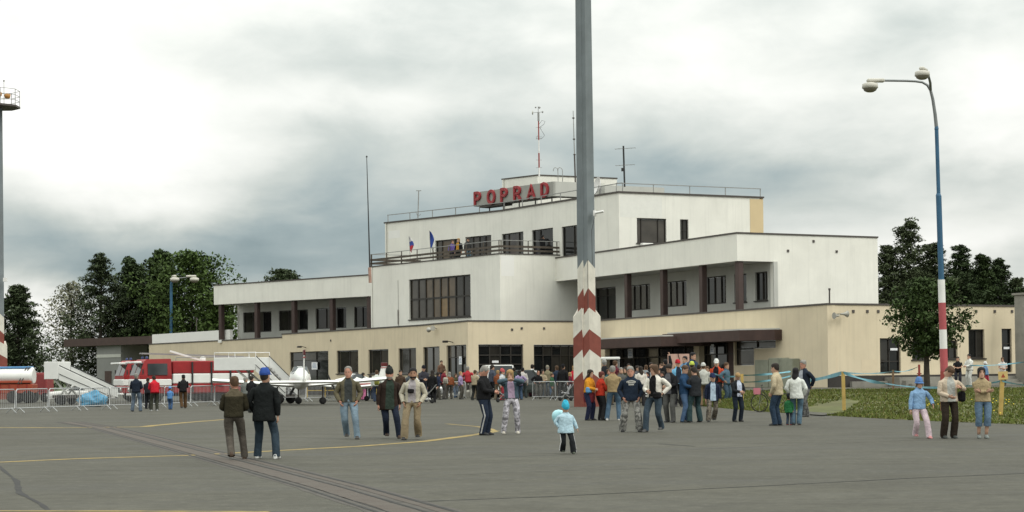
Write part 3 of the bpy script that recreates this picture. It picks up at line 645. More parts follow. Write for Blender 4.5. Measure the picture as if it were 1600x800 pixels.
# --- grey service building with a brown roof edge at the far left
GAR = empty('service_building', xat(180, 196, 0), 'low grey service building with brown roof edge behind the fire trucks', 'building')
ga = xat(100, 205, 0); gb_ = xat(239, 192, 0); zt = atY(170, 533.5, 198).z
mb = MB(); dg, ng = wdir(ga, gb_); Lg = (gb_-ga).length
mb.box((ga+gb_)/2-ng*4+Vector((0, 0, zt)), (Lg, 8, .85), 0, rz=math.atan2(dg.y, dg.x)); mb.build('roof', M_BROWN, GAR)
sa = wp(ga, gb_, 145, 560)[0]; sb = wp(ga, gb_, 183, 560)[0]
mb = MB(); mb.box(on(ga, gb_, (sa+sb)/2, -2.2, zt/2-.2), (sb-sa, 3.4, zt-.45), 0, rz=math.atan2(dg.y, dg.x)); mb.build('wall', M_GREYW, GAR)
mb = MB(); mb.box(on(ga, gb_, (sa+sb)/2, -.47, zt*.72), (sb-sa+.02, .04, .35), 0, rz=math.atan2(dg.y, dg.x)); mb.build('band', M_LGREY, GAR)
mb = MB(); mb.box(on(ga, gb_, (sb+Lg)/2, -6.5, zt/2-.2), (Lg-sb, .3, zt-.45), 0, rz=math.atan2(dg.y, dg.x)); mb.build('back_wall', M_COPE, GAR)
mb = MB(); mb.box(on(ga, gb_, (sa+sb)/2-.1, -.46, 1.3), (1.3, .06, 2.2), 0, rz=math.atan2(dg.y, dg.x)); mb.build('door', M_BROWN, GAR)
# concrete pier at the right edge of the picture
PIER = empty('concrete_pier', (31.2, 106, 0), 'grey concrete pier at the right end of the terminal', 'pier')
c = xat(1598, 105, 0); mb = MB(); zt2 = atY(1598, 461, 105).z
PIER.location = c; mb.box(c+Vector((.1, 0, zt2/2)), (.62, .8, zt2), 0, rz=R(27), bev=.03); mb.build('shaft', M_CONC, PIER); mb = MB(); mb.box(c+Vector((.1, 0, zt2+.06)), (.8, 1.0, .12), 0, rz=R(27)); mb.build('cap', M_CONC, PIER)
# ================================================================== sign on the roof
M_RED = mat('sign_red', (.30, .022, .030), .45, .15, 4); M_REDL = mat('neon_tube_pink', (.42, .085, .085), .4, .1, 4); M_BOARD = mat('sign_board_grey', (.33, .33, .30), .8, .1, .8, streak=.3)
ZS = 16.6
sg0 = atZ(740, 301, ZS); sg1 = atZ(864.5, 283.5, ZS); d, n = wdir(sg0, sg1); LS = Vector((sg1.x-sg0.x, sg1.y-sg0.y, 0)).length; ang = math.atan2(d.y, d.x); zb = wp(sg0, sg1, 741, 322.5)[1]
SIGN = empty('roof_sign', Vector((sg0.x, sg0.y, ZT))+d*(LS/2), 'long grey roof sign with red letters spelling POPRAD', 'sign')
mb = MB(); mb.box(Vector((sg0.x, sg0.y, 0))+d*(LS/2)-n*.6+Vector((0, 0, (ZS+zb)/2)), (LS, 1.2, ZS-zb), 0, rz=ang); mb.build('board', M_BOARD, SIGN)
sb2 = sg1+td*4.6
mb = MB(); mb.box((Vector((sg1.x, sg1.y, 0))+Vector((sb2.x, sb2.y, 0)))/2+Vector((-td.y, td.x, 0))*.65+Vector((0, 0, (ZS+zb)/2+.01)), (4.55, 1.2, ZS-zb), 0, rz=R(25)); mb.build('side_board', M_LGREY, SIGN)
for t in (.12, .3, .5, .7, .9):
    c = Vector((sg0.x, sg0.y, 0))+d*(LS*t)-n*.7; mb = MB(); mb.bar(c+Vector((0, 0, ZT-.1)), c+Vector((0, 0, zb)), .1, .1); mb.build('support', M_COPE, SIGN)
mb = MB(); mb.box(Vector((sg0.x, sg0.y, 0))+d*(LS*.22)-n*.55+Vector((0, 0, zb-.09)), (LS*.30, 1.0, .16), 0, rz=ang); mb.build('walkway', M_COPE, SIGN)
def arc(cx, cy, rx, ry, a0, a1, k=8): return [(cx+rx*math.cos(R(a0+(a1-a0)*i/k)), cy+ry*math.sin(R(a0+(a1-a0)*i/k))) for i in range(k+1)]
LET = {'P': [[(0, 0), (0, 1)], [(0, 1), (.32, 1)]+arc(.32, .74, .3, .26, 90, -90)+[(0, .48)]],
       'O': [arc(.38, .5, .38, .5, 0, 360, 18)],
       'R': [[(0, 0), (0, 1)], [(0, 1), (.32, 1)]+arc(.32, .74, .3, .26, 90, -90)+[(0, .48)], [(.28, .48), (.64, 0)]],
       'A': [[(0, 0), (.36, 1), (.72, 0)], [(.14, .33), (.58, .33)]],
       'D': [[(0, 0), (0, 1), (.24, 1)]+arc(.24, .5, .42, .5, 90, -90)+[(0, 0)]]}
def letter(chx, s, z, h, parent):
    """channel letter: red strokes with depth, each with a paler tube on its face"""
    A = Vector((sg0.x, sg0.y, 0)); obs = []
    for w, t0_, t1_, m_ in ((.25, .02, .13, 0), (.045, .135, .15, 1)):
        mb = MB()
        for st in LET[chx]:
            loop = st[0] == st[-1] or (abs(st[0][0]-st[-1][0])+abs(st[0][1]-st[-1][1]) < 1e-6); P = [Vector((x*h*1.12, y*h, 0)) for x, y in st]; rs = []
            for i, p in enumerate(P):
                a = P[i-1] if i else (P[-2] if loop else P[0]); b = P[i+1] if i < len(P)-1 else (P[1] if loop else P[-1])
                tt = (b-a).normalized(); nn = Vector((-tt.y, tt.x, 0)); e = Vector((0, 0, 0))
                if not loop and i == 0: e = -tt*w*.3
                if not loop and i == len(P)-1: e = tt*w*.3
                rr = []
                for u, v in ((-w/2, t0_), (w/2, t0_), (w/2, t1_), (-w/2, t1_)):
                    q = p+nn*u+e; rr.append(A+d*(s+q.x)+Vector((0, 0, z+q.y))+n*v)
                rs.append(rr)
            mb.rings(rs, 0, not loop)
        if m_ == 0: L0 = fixn(mb.build('letter', M_RED, parent))
        else: fixn(mb.build('tube', M_REDL, L0))
hL = (ZS-zb)*.86
for c_, px in zip('POPRAD', (743, 763.5, 784.5, 805, 826, 847.5)):
    letter(c_, wp(sg0, sg1, px, 300)[0], zb+(ZS-zb)*.07, hL, SIGN)

# ================================================================== masts, aerials and flags on the roof
M_WHT = mat('white_paint', (.75, .74, .72), .5, .06, 4); M_RDP = mat('faded_red_paint', (.30, .055, .045), .65, .2, 3, streak=.25); M_BLK = mat('black_steel', (.025, .025, .025), .5, .2, 4)
def pole(px, y0, y1, dpt, r, m, mb=None, x1=None):
    a = atY(px, y0, dpt); b = atY(x1 if x1 is not None else px, y1, dpt); return a, b
# tall thin mast at the left end of the block
a = atY(578.5, 440, 146.2); b = atY(573, 246, 146.2)
FM = empty('aerial_mast', a, 'tall thin dark aerial mast fixed to the left edge of the white block', 'mast'); mb = MB(); mb.tube([a, b], [.075, .03], 6); mb.build('pole', M_BLK, FM)
mb = MB(); mb.tube([a-Vector((0, .0, .1)), atY(577.5, 418, 146.2)], .13, 8); mb.build('base_sleeve', mat('pinkish_primer', (.38, .24, .19), .7, .2), FM); mb = MB(); mb.lathe(b, [(.02, 0), (.09, .03), (.05, .12), (.01, .16)], 8); mb.build('tip', M_BLK, FM)
# short aerial on the top roof
a = atY(653, 341, 153); b = atY(654.2, 298, 153); AM = empty('short_aerial', a, 'short thin grey aerial on the roof left of the red letters', 'aerial'); mb = MB(); mb.tube([a, b], .05, 6); mb.build('pole', M_STEEL, AM); mb = MB(); mb.bar(b-Vector((.22, 0, 0)), b+Vector((.22, 0, 0)), .06, .06); mb.build('crossbar', M_STEEL, AM); mb = MB(); mb.tube([a+Vector((-.15, 0, .5)), a+Vector((0, 0, .15)), a+Vector((.25, 0, .35))], .025, 5); mb.build('bracket', M_STEEL, AM)
# wind mast with red and white bands
dw = 142; base = atY(842, 276, dw); WM = empty('wind_mast', base, 'slim red and white wind-measuring mast on the penthouse roof', 'mast')
def zy(px, y, dd_): return atY(px, y, dd_)
for y0, y1, m_, r_ in ((276, 262, M_WHT, .07), (262, 239, M_RDP, .065), (239, 219, M_WHT, .06), (219, 189, M_RDP, .055), (189, 176, M_STEEL, .09)):
    mb = MB(); mb.tube([zy(842.5-(276-y0)*.012, y0, dw), zy(842.5-(276-y1)*.012, y1, dw)], r_, 6); mb.build('band', m_, WM)
t_ = zy(841, 176, dw); mb = MB(); mb.tube([t_, t_+Vector((0, 0, .5))], .025, 5); mb.bar(t_+Vector((-.42, 0, .0)), t_+Vector((.38, 0, .05)), .03, .03)
mb.lathe(t_+Vector((-.2, 0, .42)), [(.02, -.07), (.08, 0), (.02, .07)], 6); mb.lathe(t_+Vector((.1, 0, .4)), [(.02, -.09), (.1, 0), (.02, .09)], 6); mb.lathe(t_+Vector((.34, 0, .05)), [(.02, -.09), (.08, 0), (.02, .09)], 6); mb.build('anemometer', M_STEEL, WM)
mb = MB(); mb.lathe(t_+Vector((-.45, 0, 0)), [(.02, -.06), (.17, -.03), (.17, .03), (.02, .06)], 10, axis='X'); mb.build('wind_vane', M_LGREY, WM)
for y in (199, 214, 217, 250, 262):
    c = zy(842, y, dw); mb = MB(); mb.bar(c-Vector((.24, 0, 0)), c+Vector((.24, 0, 0)), .025, .025); mb.build('crossbar', M_STEEL, WM)
c = zy(842, 200, dw); mb = MB(); mb.tube([c+Vector((0, 0, 0)), c+Vector((.4, 0, .3)), c+Vector((.5, 0, .52)), c+Vector((.25, 0, .6)), c+Vector((.02, 0, .3))], .014, 4); mb.tube([c+Vector((.1, 0, 0)), c+Vector((.45, 0, -.6)), c+Vector((.2, 0, -.85)), c+Vector((-.22, 0, -.85)), c+Vector((-.1, 0, -.6))], .014, 4); mb.build('cable_loop', M_BLK, WM)
# whip aerial beside the big mast
a = atY(899.5, 300, 141); b = atY(895.5, 173, 141); WH = empty('whip_aerial', a, 'thin grey whip aerial just left of the big mast', 'aerial'); mb = MB(); mb.tube([a, a.lerp(b, .45)], .07, 6); mb.build('lower_pole', M_COPE, WH); mb = MB(); mb.tube([a.lerp(b, .45), b], [.05, .03], 6); mb.build('upper_pole', M_STEEL, WH)
for t in (.45, .64, .9): mb = MB(); mb.lathe(a.lerp(b, t), [(.03, 0), (.1, .03), (.1, .1), (.03, .13)], 6); mb.build('clamp', M_COPE, WH)
# television aerial
a = atY(976, 292, 138); b = atY(974, 228, 138); TV = empty('tv_aerial', a, 'dark television aerial with two crossbars on the top roof', 'aerial'); mb = MB(); mb.tube([a, b], .075, 6); mb.build('pole', M_BLK, TV)
for y, w in ((233, .65), (259, .6)):
    c = atY(974.5, y, 138); mb = MB(); mb.bar(c+Vector((-w, .15, .03)), c+Vector((w*1.35, -.3, .05)), .035, .035)
    for i in range(6): u = c+Vector((-w, .15, .03))+Vector((w*2.35, -.45, .02))*(i/5); mb.bar(u-Vector((.05, .25, 0)), u+Vector((.05, .25, 0)), .02, .02)
    mb.build('array', M_STEEL, TV)
mb = MB(); mb.box(atY(973, 265, 138), (.22, .2, .25)); mb.build('amplifier', M_BLK, TV)
# satellite dish
c = atY(937, 292, 137); DS = empty('satellite_dish', c-Vector((0, 0, .8)), 'white satellite dish on the roof seen edge-on', 'dish'); mb = MB(); ax = Vector((-.93, -.25, .25)).normalized(); u = ax.cross(Vector((0, 0, 1))).normalized(); v = u.cross(ax)
rs = []
for k in range(6): r_ = .72*k/5+.02; rs.append([c+ax*(.32*(k/5)**2)+u*(r_*math.cos(i*.4189))+v*(r_*math.sin(i*.4189)) for i in range(15)])
mb.rings(rs, 0, False, True, True); rs = [[p-ax*.025 for p in r_] for r_ in rs]; mb.rings(rs, 0, False, True, True); mb.build('reflector', M_WHT, DS)
mb = MB(); mb.tube([c-Vector((0, 0, .8)), c-ax*.05], .05, 6); mb.build('mount', M_STEEL, DS); mb = MB(); mb.tube([c+v*-.6+ax*.3, c+ax*.75], .02, 5); mb.lathe(c+ax*.75, [(.03, -.08), (.06, 0), (.03, .08)], 6); mb.build('feed_arm', M_STEEL, DS)
# small poles on the lower roofs
for px, y0, y1, dd_, lb in ((307, 527, 498, 178, 'thin grey vent pipe on the low roof left of the gallery'), (1296, 476, 453, 107.5, 'thin dark rod on the beige roof corner')):
    a = atY(px, y0, dd_); b = atY(px, y1, dd_); mb = MB(); mb.tube([a-Vector((0, 0, .3)), b], .05, 6); mb.tube([b-Vector((0, 0, .02)), b+Vector((0, 0, .1))], .075, 6); tag(mb.build('roof_rod', M_COPE), lb, 'rod')
# flags on the terrace railing
def flag(px, y0, y1, dd_, bands, w, label):
    a = atY(px+2, y1+12, dd_); b = atY(px, y0, dd_); F = empty('flag', a, label, 'flag', 'flags on the terrace'); mb = MB(); mb.tube([a, b], .022, 5); mb.build('staff', M_STEEL, F)
    rows = 14; mb = MB(); rs = []; H = (b-a).length*.66; ax_ = (b-a).normalized()
    for i in range(rows+1):
        t = i/rows; p = b-ax_*(H*t); wd = w*(1-.55*abs(t-.75))*min(1, .35+t*1.4); rs.append([p+Vector((wd*u_*(.6+.4*math.sin(3*t+u_*2)), .10*math.sin(u_*7+t*3), -.18*u_)) for u_ in (0, .2, .4, .6, .8, 1)])
    nb_ = len(bands); o = mb.add([p for r_ in rs for p in r_], [])
    for i in range(rows):
        for j in range(5):
            mb.f.append([o+i*6+j, o+i*6+j+1, o+i*6+6+j+1, o+i*6+6+j]); mb.mi.append(min(nb_-1, int((i+.6*j)/(rows+3)*nb_))); mb.sm.append(True)
    mb.build('cloth', bands, F)
flag(639, 369, 392, 147, [mat('flag_white', (.75, .74, .74), .8), mat('flag_blue', (.05, .08, .32), .8), mat('flag_red', (.45, .03, .04), .8), mat('flag_red', (.45, .03, .04))], .85, 'limp white, blue and red striped flag on the terrace')
flag(671, 360, 388, 146, [mat('flag_deep_blue', (.025, .06, .28), .8)], .8, 'limp plain deep blue flag on the terrace')

# ================================================================== big masts with chevron bands
M_MGREY = mat('mast_grey_blue', (.175, .20, .21), .75, .12, 1.2, streak=.35, tint=(.13, .15, .155)); M_MWHT = mat('chalky_white_paint', (.66, .63, .55), .85, .12, 2.2, streak=.3); M_MRED = mat('brick_red_paint', (.215, .062, .045), .85, .18, 2.0, streak=.35)
def mast(cx, dpt, label, rz=0.0, height=22.5):
    c = xat(cx, dpt, 0); T = empty('floodlight_mast', c, label, 'mast', 'floodlight masts on the apron')
    sec = [(.98, .1, -.40), (.14, -.62, 0), (-.30, -.40, -.40), (-.37, -.50, 0), (-.98, .05, -.42), (-.6, .8, 0), (.6, .8, 0)]   # x, y in half-widths and chevron drop
    def ringp(z, hw, drop): return [c+Vector((math.cos(rz)*x*hw-math.sin(rz)*y*hw, math.sin(rz)*x*hw+math.cos(rz)*y*hw, z+(q if drop else 0))) for x, y, q in sec]
    hwU, hwL = .425, .66
    def z_(y): return 1.55+(583.6-y)*84/FPX
    B = [(634.5, 580, hwL, M_MRED), (580, 546, hwL, M_MWHT), (546, 514.5, hwL, M_MRED), (514.5, 481, hwL, M_MWHT), (481, 450, hwU, M_MRED), (450, 406, hwU, M_MWHT)]
    for i, (y0, y1, hw, m_) in enumerate(B):
        mb = MB(); mb.rings([ringp(z_(y0)+.002 if i else 0, hw, i > 0), ringp(z_(y1), hw, True)], 0, cap=False)
        if i == 3:      # step from the wide sleeve to the shaft, sloping in
            mb.rings([ringp(z_(y1), hw, True), ringp(z_(y1)-.12, hwU, True)], 0)
        mb.build('painted_band', m_, T)
    mb = MB(); mb.rings([ringp(z_(406)+.002, hwU, True), ringp(9, hwU, False), ringp(height, hwU*.86, False)], 0, cap=False); mb.build('shaft', M_MGREY, T)
    mb = MB(); sx, sy = sec[1][0]*hwU, sec[1][1]*hwU; mb.bar(c+Vector((sx, sy-.004, 1)), c+Vector((sx, sy-.004, z_(406))), .025, .02); mb.build('seam', M_COPE, T)
    # work platform with railing and floodlights at the top
    mb = MB(); mb.prism([c+Vector((1.75*math.cos(i*.7854+.39), 1.75*math.sin(i*.7854+.39), 0)) for i in range(8)], height-.25, height-.1); fixn(mb.build('platform', M_COPE, T))
    mb = MB(); 
    for h in (.3, .7, 1.15):
        mb.tube([c+Vector((1.7*math.cos(i*.7854+.39), 1.7*math.sin(i*.7854+.39), height+h)) for i in range(9)], .022, 5)
    for i in range(8): p = c+Vector((1.7*math.cos(i*.7854+.39), 1.7*math.sin(i*.7854+.39), height)); mb.tube([p-Vector((0, 0, .1)), p+Vector((0, 0, 1.15))], .03, 5)
    mb.build('platform_railing', M_STEEL, T)
    for i in range(4):
        p = c+Vector((.75*math.cos(i*1.57+.4), .75*math.sin(i*1.57+.4), height+.75)); mb = MB(); mb.lathe(p, [(.08, -.25), (.22, -.15), (.26, .1), (.06, .22)], 10); mb.build('floodlight', mat('orange_lamp', (.45, .22, .06), .5), T)
    mb = MB(); mb.tube([c+Vector((.5, 0, height-.1)), c+Vector((.5, 0, height+1.9))], .025, 5); mb.lathe(c+Vector((.5, 0, height+1.9)), [(.02, -.08), (.09, 0), (.02, .1)], 6); mb.build('lightning_rod', M_STEEL, T)
    return T, c
T1, c1_ = mast(918.5, 84, 'tall grey mast with red and white chevron bands in the middle of the apron')
p = atY(930, 333, 83.6); mb = MB(); mb.box(p+Vector((-.02, .1, .0)), (.14, .25, .26)); cm = mb.build('camera_bracket', M_WHT, T1); mb = MB(); mb.tube([p+Vector((0, -.1, .0)), p+Vector((.38, -.25, .06))], .06, 8); mb.build('security_camera', M_WHT, cm)
mb = MB(); p = atY(929, 340, 83.62); mb.tube([p, p+Vector((-.14, -.02, -.6)), p+Vector((-.13, -.02, -2.2))], .012, 4); mb.build('cable', M_BLK, T1)
T2, c2_ = mast(-1.5, 142, 'distant grey mast with railed platform at the left edge of the picture', height=23.4)
p = atY(8, 437, 141.5); mb = MB(); mb.box(p, (.25, .3, .3)); cb = mb.build('camera_bracket', M_WHT, T2)

# ================================================================== street lamps
M_BLUE = mat('lamp_post_blue', (.032, .105, .19), .55, .15, 2); M_GALV = mat('galvanised', (.20, .21, .21), .5, .1, 3, metal=.3); M_HEAD = mat('lamp_head', (.52, .50, .44), .55, .08, 3); M_BOWL = mat('lamp_bowl', (.22, .20, .16), .25, .1, 3)
def lamp_head(parent, p, dirv, s=1.0):
    """p: end of the arm; housing box then a shallow drum with a bowl under it"""
    dx = Vector(dirv).normalized(); ang_ = math.atan2(dx.y, dx.x); mb = MB(); mb.box(p+dx*.22*s, (.62*s, .2*s, .13*s), 0, rz=ang_, bev=.04*s); h = mb.build('lamp_housing', M_HEAD, parent)
    q = p+dx*.42*s; mb = MB(); mb.lathe(q+Vector((0, 0, -.20*s)), [(.16*s, .12*s), (.27*s, .08*s), (.28*s, -.06*s), (.25*s, -.08*s)], 14); mb.build('lamp_shade', M_HEAD, h)
    mb = MB(); mb.lathe(q+Vector((0, 0, -.28*s)), [(.245*s, .0), (.21*s, -.07*s), (.12*s, -.12*s), (.03*s, -.135*s)], 14); mb.build('bowl', M_BOWL, h)
D = 62.0
def LP(x, y): return atY(x, y, D)
base = xat(1476, D, 0); base.z = lz(base.x, base.y)
SL = empty('street_lamp', base, 'tall double-armed street lamp with blue post banded red and white on the lawn', 'street lamp')
for ya, yb, m_, r_ in ((650, 580, M_RDP, .14), (580, 545, mat('pinkish_red_paint', (.40, .085, .095), .6, .15, 3), .135), (545, 515, M_WHT, .132), (515, 473, mat('pinkish_red_paint', (.40, .085, .095)), .128), (473, 437, M_WHT, .124), (437, 306, M_BLUE, .098), (303, 200, M_BLUE, .068)):
    X_ = lambda y: 1476+(y-600)*.0318 if y < 600 else 1476
    mb = MB(); mb.tube([LP(X_(ya), ya), LP(X_(yb), yb)], r_, 12); mb.build('post_band', m_, SL)
mb = MB(); mb.tube([LP(1466.3, 306), LP(1466.2, 302)], [.098, .068], 12); mb.tube([LP(1463.4, 202), LP(1463.2, 197)], [.08, .06], 12); mb.build('collar', M_BLUE, SL)
mb = MB(); mb.tube([LP(1463.3, 200), LP(1461, 178), LP(1457.5, 155), LP(1454, 141), LP(1449, 133), LP(1441, 128.5), LP(1430, 127), LP(1416, 126.3), LP(1396, 126), LP(1376, 125.8)], [.065, .06, .055, .05, .045, .04, .04, .04, .04, .04], 8); mb.build('arm', M_GALV, SL)
e1 = LP(1378, 125.8); lamp_head(SL, e1, (-1, -.05, 0))
pa = LP(1454, 141); mb = MB(); mb.tube([pa, pa+Vector((-.10, -.4, .20)), pa+Vector((-.28, -.9, .38)), pa+Vector((-.50, -1.35, .46))], [.05, .045, .04, .04], 8); mb.build('arm', M_GALV, SL); lamp_head(SL, pa+Vector((-.50, -1.35, .47)), (-.5, -1, 0), .92)
# far lamp on the left, rising behind the low roof
D2 = 205.0; b2 = xat(267, D2, 0); SL2 = empty('street_lamp', b2, 'distant blue double street lamp behind the low building at left', 'street lamp'); tp = atY(267.5, 445, D2)
mb = MB(); mb.tube([b2, tp, tp+Vector((.12, 0, .6)), tp+Vector((.5, 0, .85))], [.2, .16, .13, .1], 8); mb.build('post', M_BLUE, SL2)
mb = MB(); mb.tube([tp+Vector((.3, 0, .7)), tp+Vector((2.0, 0, .85))], .07, 6); mb.build('arm', M_GALV, SL2)
lamp_head(SL2, tp+Vector((1.9, 0, .95)), (1, -.2, 0), 1.9); lamp_head(SL2, tp+Vector((.25, 0, .95)), (.4, -1, 0), 1.9)

# ================================================================== trees
def leafm(name, col, tr=.25):
    m, q, b = new_mat(name); t = q.n('ShaderNodeTexCoord').outputs['Object']
    f1 = q.noise(t, .55, 4, .6, .4); f2 = q.noise(t, 6, 3, .6)
    c = q.ramp(f1, [(.3, tuple(x*.62 for x in col)), (.7, tuple(x*1.35 for x in col))]); c = q.mix(q.mapr(f2, .35, .7, 0, .5), c, tuple(x*.7 for x in col))
    q.put(b.inputs['Base Color'], c); b.inputs['Roughness'].default_value = .75; b.inputs['Specular IOR Level'].default_value = .15
    return m
M_BARK = mat('bark', (.055, .045, .036), .95, .3, 3, bump=.5, bscale=12)
LF_PINE = leafm('pine_needles', (.055, .074, .036)); LF_RP = leafm('right_pine_needles', (.078, .098, .050)); LF_SPR = leafm('spruce_needles', (.050, .074, .032)); LF_DEC = leafm('broad_leaves', (.062, .098, .026)); LF_BIR = leafm('birch_leaves', (.21, .21, .145)); LF_YNG = leafm('young_leaves', (.046, .073, .023)); LF_MID = leafm('mid_leaves', (.050, .076, .028))
def tree(base, H, Rr, kind, label, leaf, n=7000, seed=1, name='tree', trunk_h=.12, group=None, cards=.30, tr=None):
    n = int(n*1.7); rg = random.Random(seed); base = Vector(base); T = empty(name, base, label, 'tree', group)
    mb = MB(); r0 = tr or H*.016+.06; pts = [base+Vector((math.sin(i*1.3+seed)*.02*H*i/6*.5, math.cos(i*1.7+seed)*.02*H*i/6*.5, H*.97*i/6)) for i in range(7)]
    pts[0] = base-Vector((0, 0, .2))
    mb.tube(pts, [r0*(1-.92*i/6) for i in range(7)], 8); limbs = []
    nl = 34 if kind != 'round' else 20
    def prof(t):    # crown half-width against relative height in the crown
        if kind == 'spruce': return (1-t)**.8*.96+.05
        if kind == 'pine': return (.72+.42*math.sin(min(1, t*1.25)*math.pi*.75))*(1-t)**.78*1.1+.02
        if kind == 'cone': return min(1, t*3+.6)*(1-t)**.72*1.12+.015
        if kind == 'round': return math.sqrt(max(.02, 1-(2*t-.86)**2/1.32))
        if kind == 'wide': return math.sqrt(max(.02, 1-(2*t-.9)**2/1.25))
        return math.sin(min(1, t*.72+.27)*math.pi)**.7*1.02+.02
    cl = []
    for i in range(nl*(3 if kind in ('round', 'wide', 'oval') else 2)):
        t = (i+rg.random())/(nl*(3 if kind in ('round', 'wide', 'oval') else 2)); a = i*2.399+rg.uniform(-.5, .5); w = Rr*prof(t)*rg.uniform(.55, 1.2); z = H*(trunk_h+(1-trunk_h)*t)
        tp_ = base+Vector((math.cos(a)*w, math.sin(a)*w, z+(-.12*w if kind == 'spruce' else .22*w if kind != 'pine' else .10*w)))
        st = base+Vector((0, 0, max(.3*H*trunk_h, z-(.35*w if kind not in ('spruce',) else .0))))
        if i % 2 == 0 and w > .5: mb.tube([st, st.lerp(tp_, .55)+Vector((0, 0, .05*w)), tp_], [r0*.32*(1-t*.6), r0*.2*(1-t*.6), .015], 5)
        for k in range(3 if kind != 'pine' else 4):
            u = (.38, .68, .96, .8)[k]; p = st.lerp(tp_, u)+Vector((rg.gauss(0, .06*Rr), rg.gauss(0, .06*Rr), rg.gauss(0, .04*Rr)))
            cl.append((p, Rr*rg.uniform(.15, .26)*(1 if kind != 'pine' else .85)*(.55+.6*prof(t)), a))
    if kind in ('round', 'wide', 'oval'):
        for i in range(26):
            t = rg.random(); w = Rr*prof(t)*rg.random()*.8; a = rg.uniform(0, 6.28); cl.append((base+Vector((math.cos(a)*w, math.sin(a)*w, H*(trunk_h+(1-trunk_h)*t))), Rr*rg.uniform(.16, .26), a))
    mb.build('trunk', M_BARK, T)
    vs = []; fs = []; per = max(3, n//len(cl))
    for p, r_, a in cl:
        for k in range(per):
            while True:
                v = Vector((rg.uniform(-1, 1), rg.uniform(-1, 1), rg.uniform(-1, 1)))
                if v.length < 1: break
            v = v*(v.length**-.25 if v.length > .05 else 1)
            q = p+Vector((v.x*r_*1.15, v.y*r_*1.15, v.z*r_*(.48 if kind in ('spruce', 'pine') else .78)))
            s = cards*rg.uniform(.55, 1.25); th = rg.uniform(0, 6.28); ph = rg.gauss(0, .5) if kind in ('spruce', 'pine') else rg.uniform(-1.2, 1.2)
            e1 = Vector((math.cos(th)*math.cos(ph), math.sin(th)*math.cos(ph), math.sin(ph)))*s; e2 = e1.cross(Vector((rg.gauss(0, .5), rg.gauss(0, .5), 1))).normalized()*s*(.30 if kind in ('spruce', 'pine') else .55)
            o = len(vs); vs += [q-e1*.5, q+e2*.5, q+e1*.5, q-e2*.5]; fs.append((o, o+1, o+2, o+3))
    me = bpy.data.meshes.new('crown'); org = base; me.from_pydata([tuple(x-org) for x in vs], [], fs); me.materials.append(leaf); c = bpy.data.objects.new('crown', me); COL.objects.link(c); c.parent = T
    return T
def tree_px(px, ytop, dpt, half_px, kind, label, leaf, **k):
    b = xat(px, dpt, 0); H = atY(px, ytop, dpt).z; return tree(b, H, half_px*(1.5 if px < 400 else 1.35)*dpt/FPX, kind, label, leaf, **k)
GL_ = 'trees behind the low buildings at left'; GR_ = 'pines behind the terminal at right'
tree_px(28, 448, 168, 46, 'pine', 'dark spreading pine at the left edge beside the distant mast', LF_PINE, n=9000, seed=11, group=GL_, trunk_h=.05, cards=.5)
tree_px(-30, 470, 172, 50, 'oval', 'dark broadleaf tree cut off by the left edge of the picture', LF_MID, n=7000, seed=12, group=GL_, trunk_h=.04, cards=.5)
tree_px(112, 445, 215, 38, 'oval', 'pale sparse birch between the dark pines at left', LF_BIR, n=2600, seed=13, group=GL_, name='birch_tree', trunk_h=.1, cards=.42)
tree_px(158, 400, 212, 46, 'pine', 'tall dark layered pine, leftmost of the tall group behind the low building', LF_PINE, n=9500, seed=14, group=GL_, name='pine_tree', trunk_h=.08, cards=.52)
tree_px(206, 408, 216, 40, 'cone', 'pointed dark green tree right of the tallest layered pine', LF_SPR, n=9000, seed=15, group=GL_, trunk_h=.05, cards=.5)
tree_px(252, 397, 214, 44, 'cone', 'tall dark green conical tree behind the distant blue lamp', LF_MID, n=9500, seed=16, group=GL_, trunk_h=.05, cards=.5)
tree_px(300, 400, 210, 52, 'wide', 'broad bright green tree left of the upper gallery', LF_DEC, n=11000, seed=17, group=GL_, trunk_h=.03, cards=.5)
tree_px(345, 452, 206, 26, 'oval', 'lower green tree seen under the left gallery roof', LF_DEC, n=5000, seed=18, group=GL_, trunk_h=.03, cards=.5)
tree_px(446, 424, 230, 30, 'wide', 'dark treetop showing above the left gallery roof', LF_PINE, n=5000, seed=19, trunk_h=.4, cards=.5)
for px, yt, hw, sd_, lb, lf in ((1390, 385, 38, 21, 'slim dark pine directly beside the white end wall', LF_PINE), (1423, 347, 56, 22, 'tallest dark pine behind the terminal at right', LF_PINE), (1462, 380, 46, 23, 'dark pine behind the blue lamp post', LF_PINE), (1503, 387, 46, 24, 'dark pine with a pointed top right of the lamp post', LF_SPR), (1538, 402, 40, 25, 'thin-topped grey-green larch among the right-hand pines', LF_MID), (1565, 405, 40, 26, 'rounded dark pine near the right edge', LF_SPR), (1592, 436, 36, 27, 'lowest pine at the right edge of the picture', LF_PINE)):
    tree_px(px, yt, 158+sd_*.7, hw, 'pine', lb, LF_RP if lf is LF_PINE else lf, n=10000, seed=sd_, group=GR_, name='pine_tree', trunk_h=.1, cards=.42)
for px, yt, hw, sd_ in ((1440, 425, 45, 31), (1520, 430, 45, 32)): tree_px(px, yt, 186, hw, 'wide', 'dark undergrowth tree filling the gap %s' % ('left of the lamp post' if sd_ == 31 else 'right of the lamp post'), LF_RP, n=6000, seed=sd_, group=GR_, trunk_h=.02, cards=.6)
b = onlawn(1449, 612); b = xat(1449, 84, 0); b.z = lz(b.x, b.y)
tree(b, atY(1447, 440, 84).z-b.z, 57*84/FPX, 'round', 'small round-crowned green tree on the lawn in front of the terminal', LF_YNG, n=6500, seed=41, trunk_h=.36, cards=.20, name='lawn_tree', tr=.17)
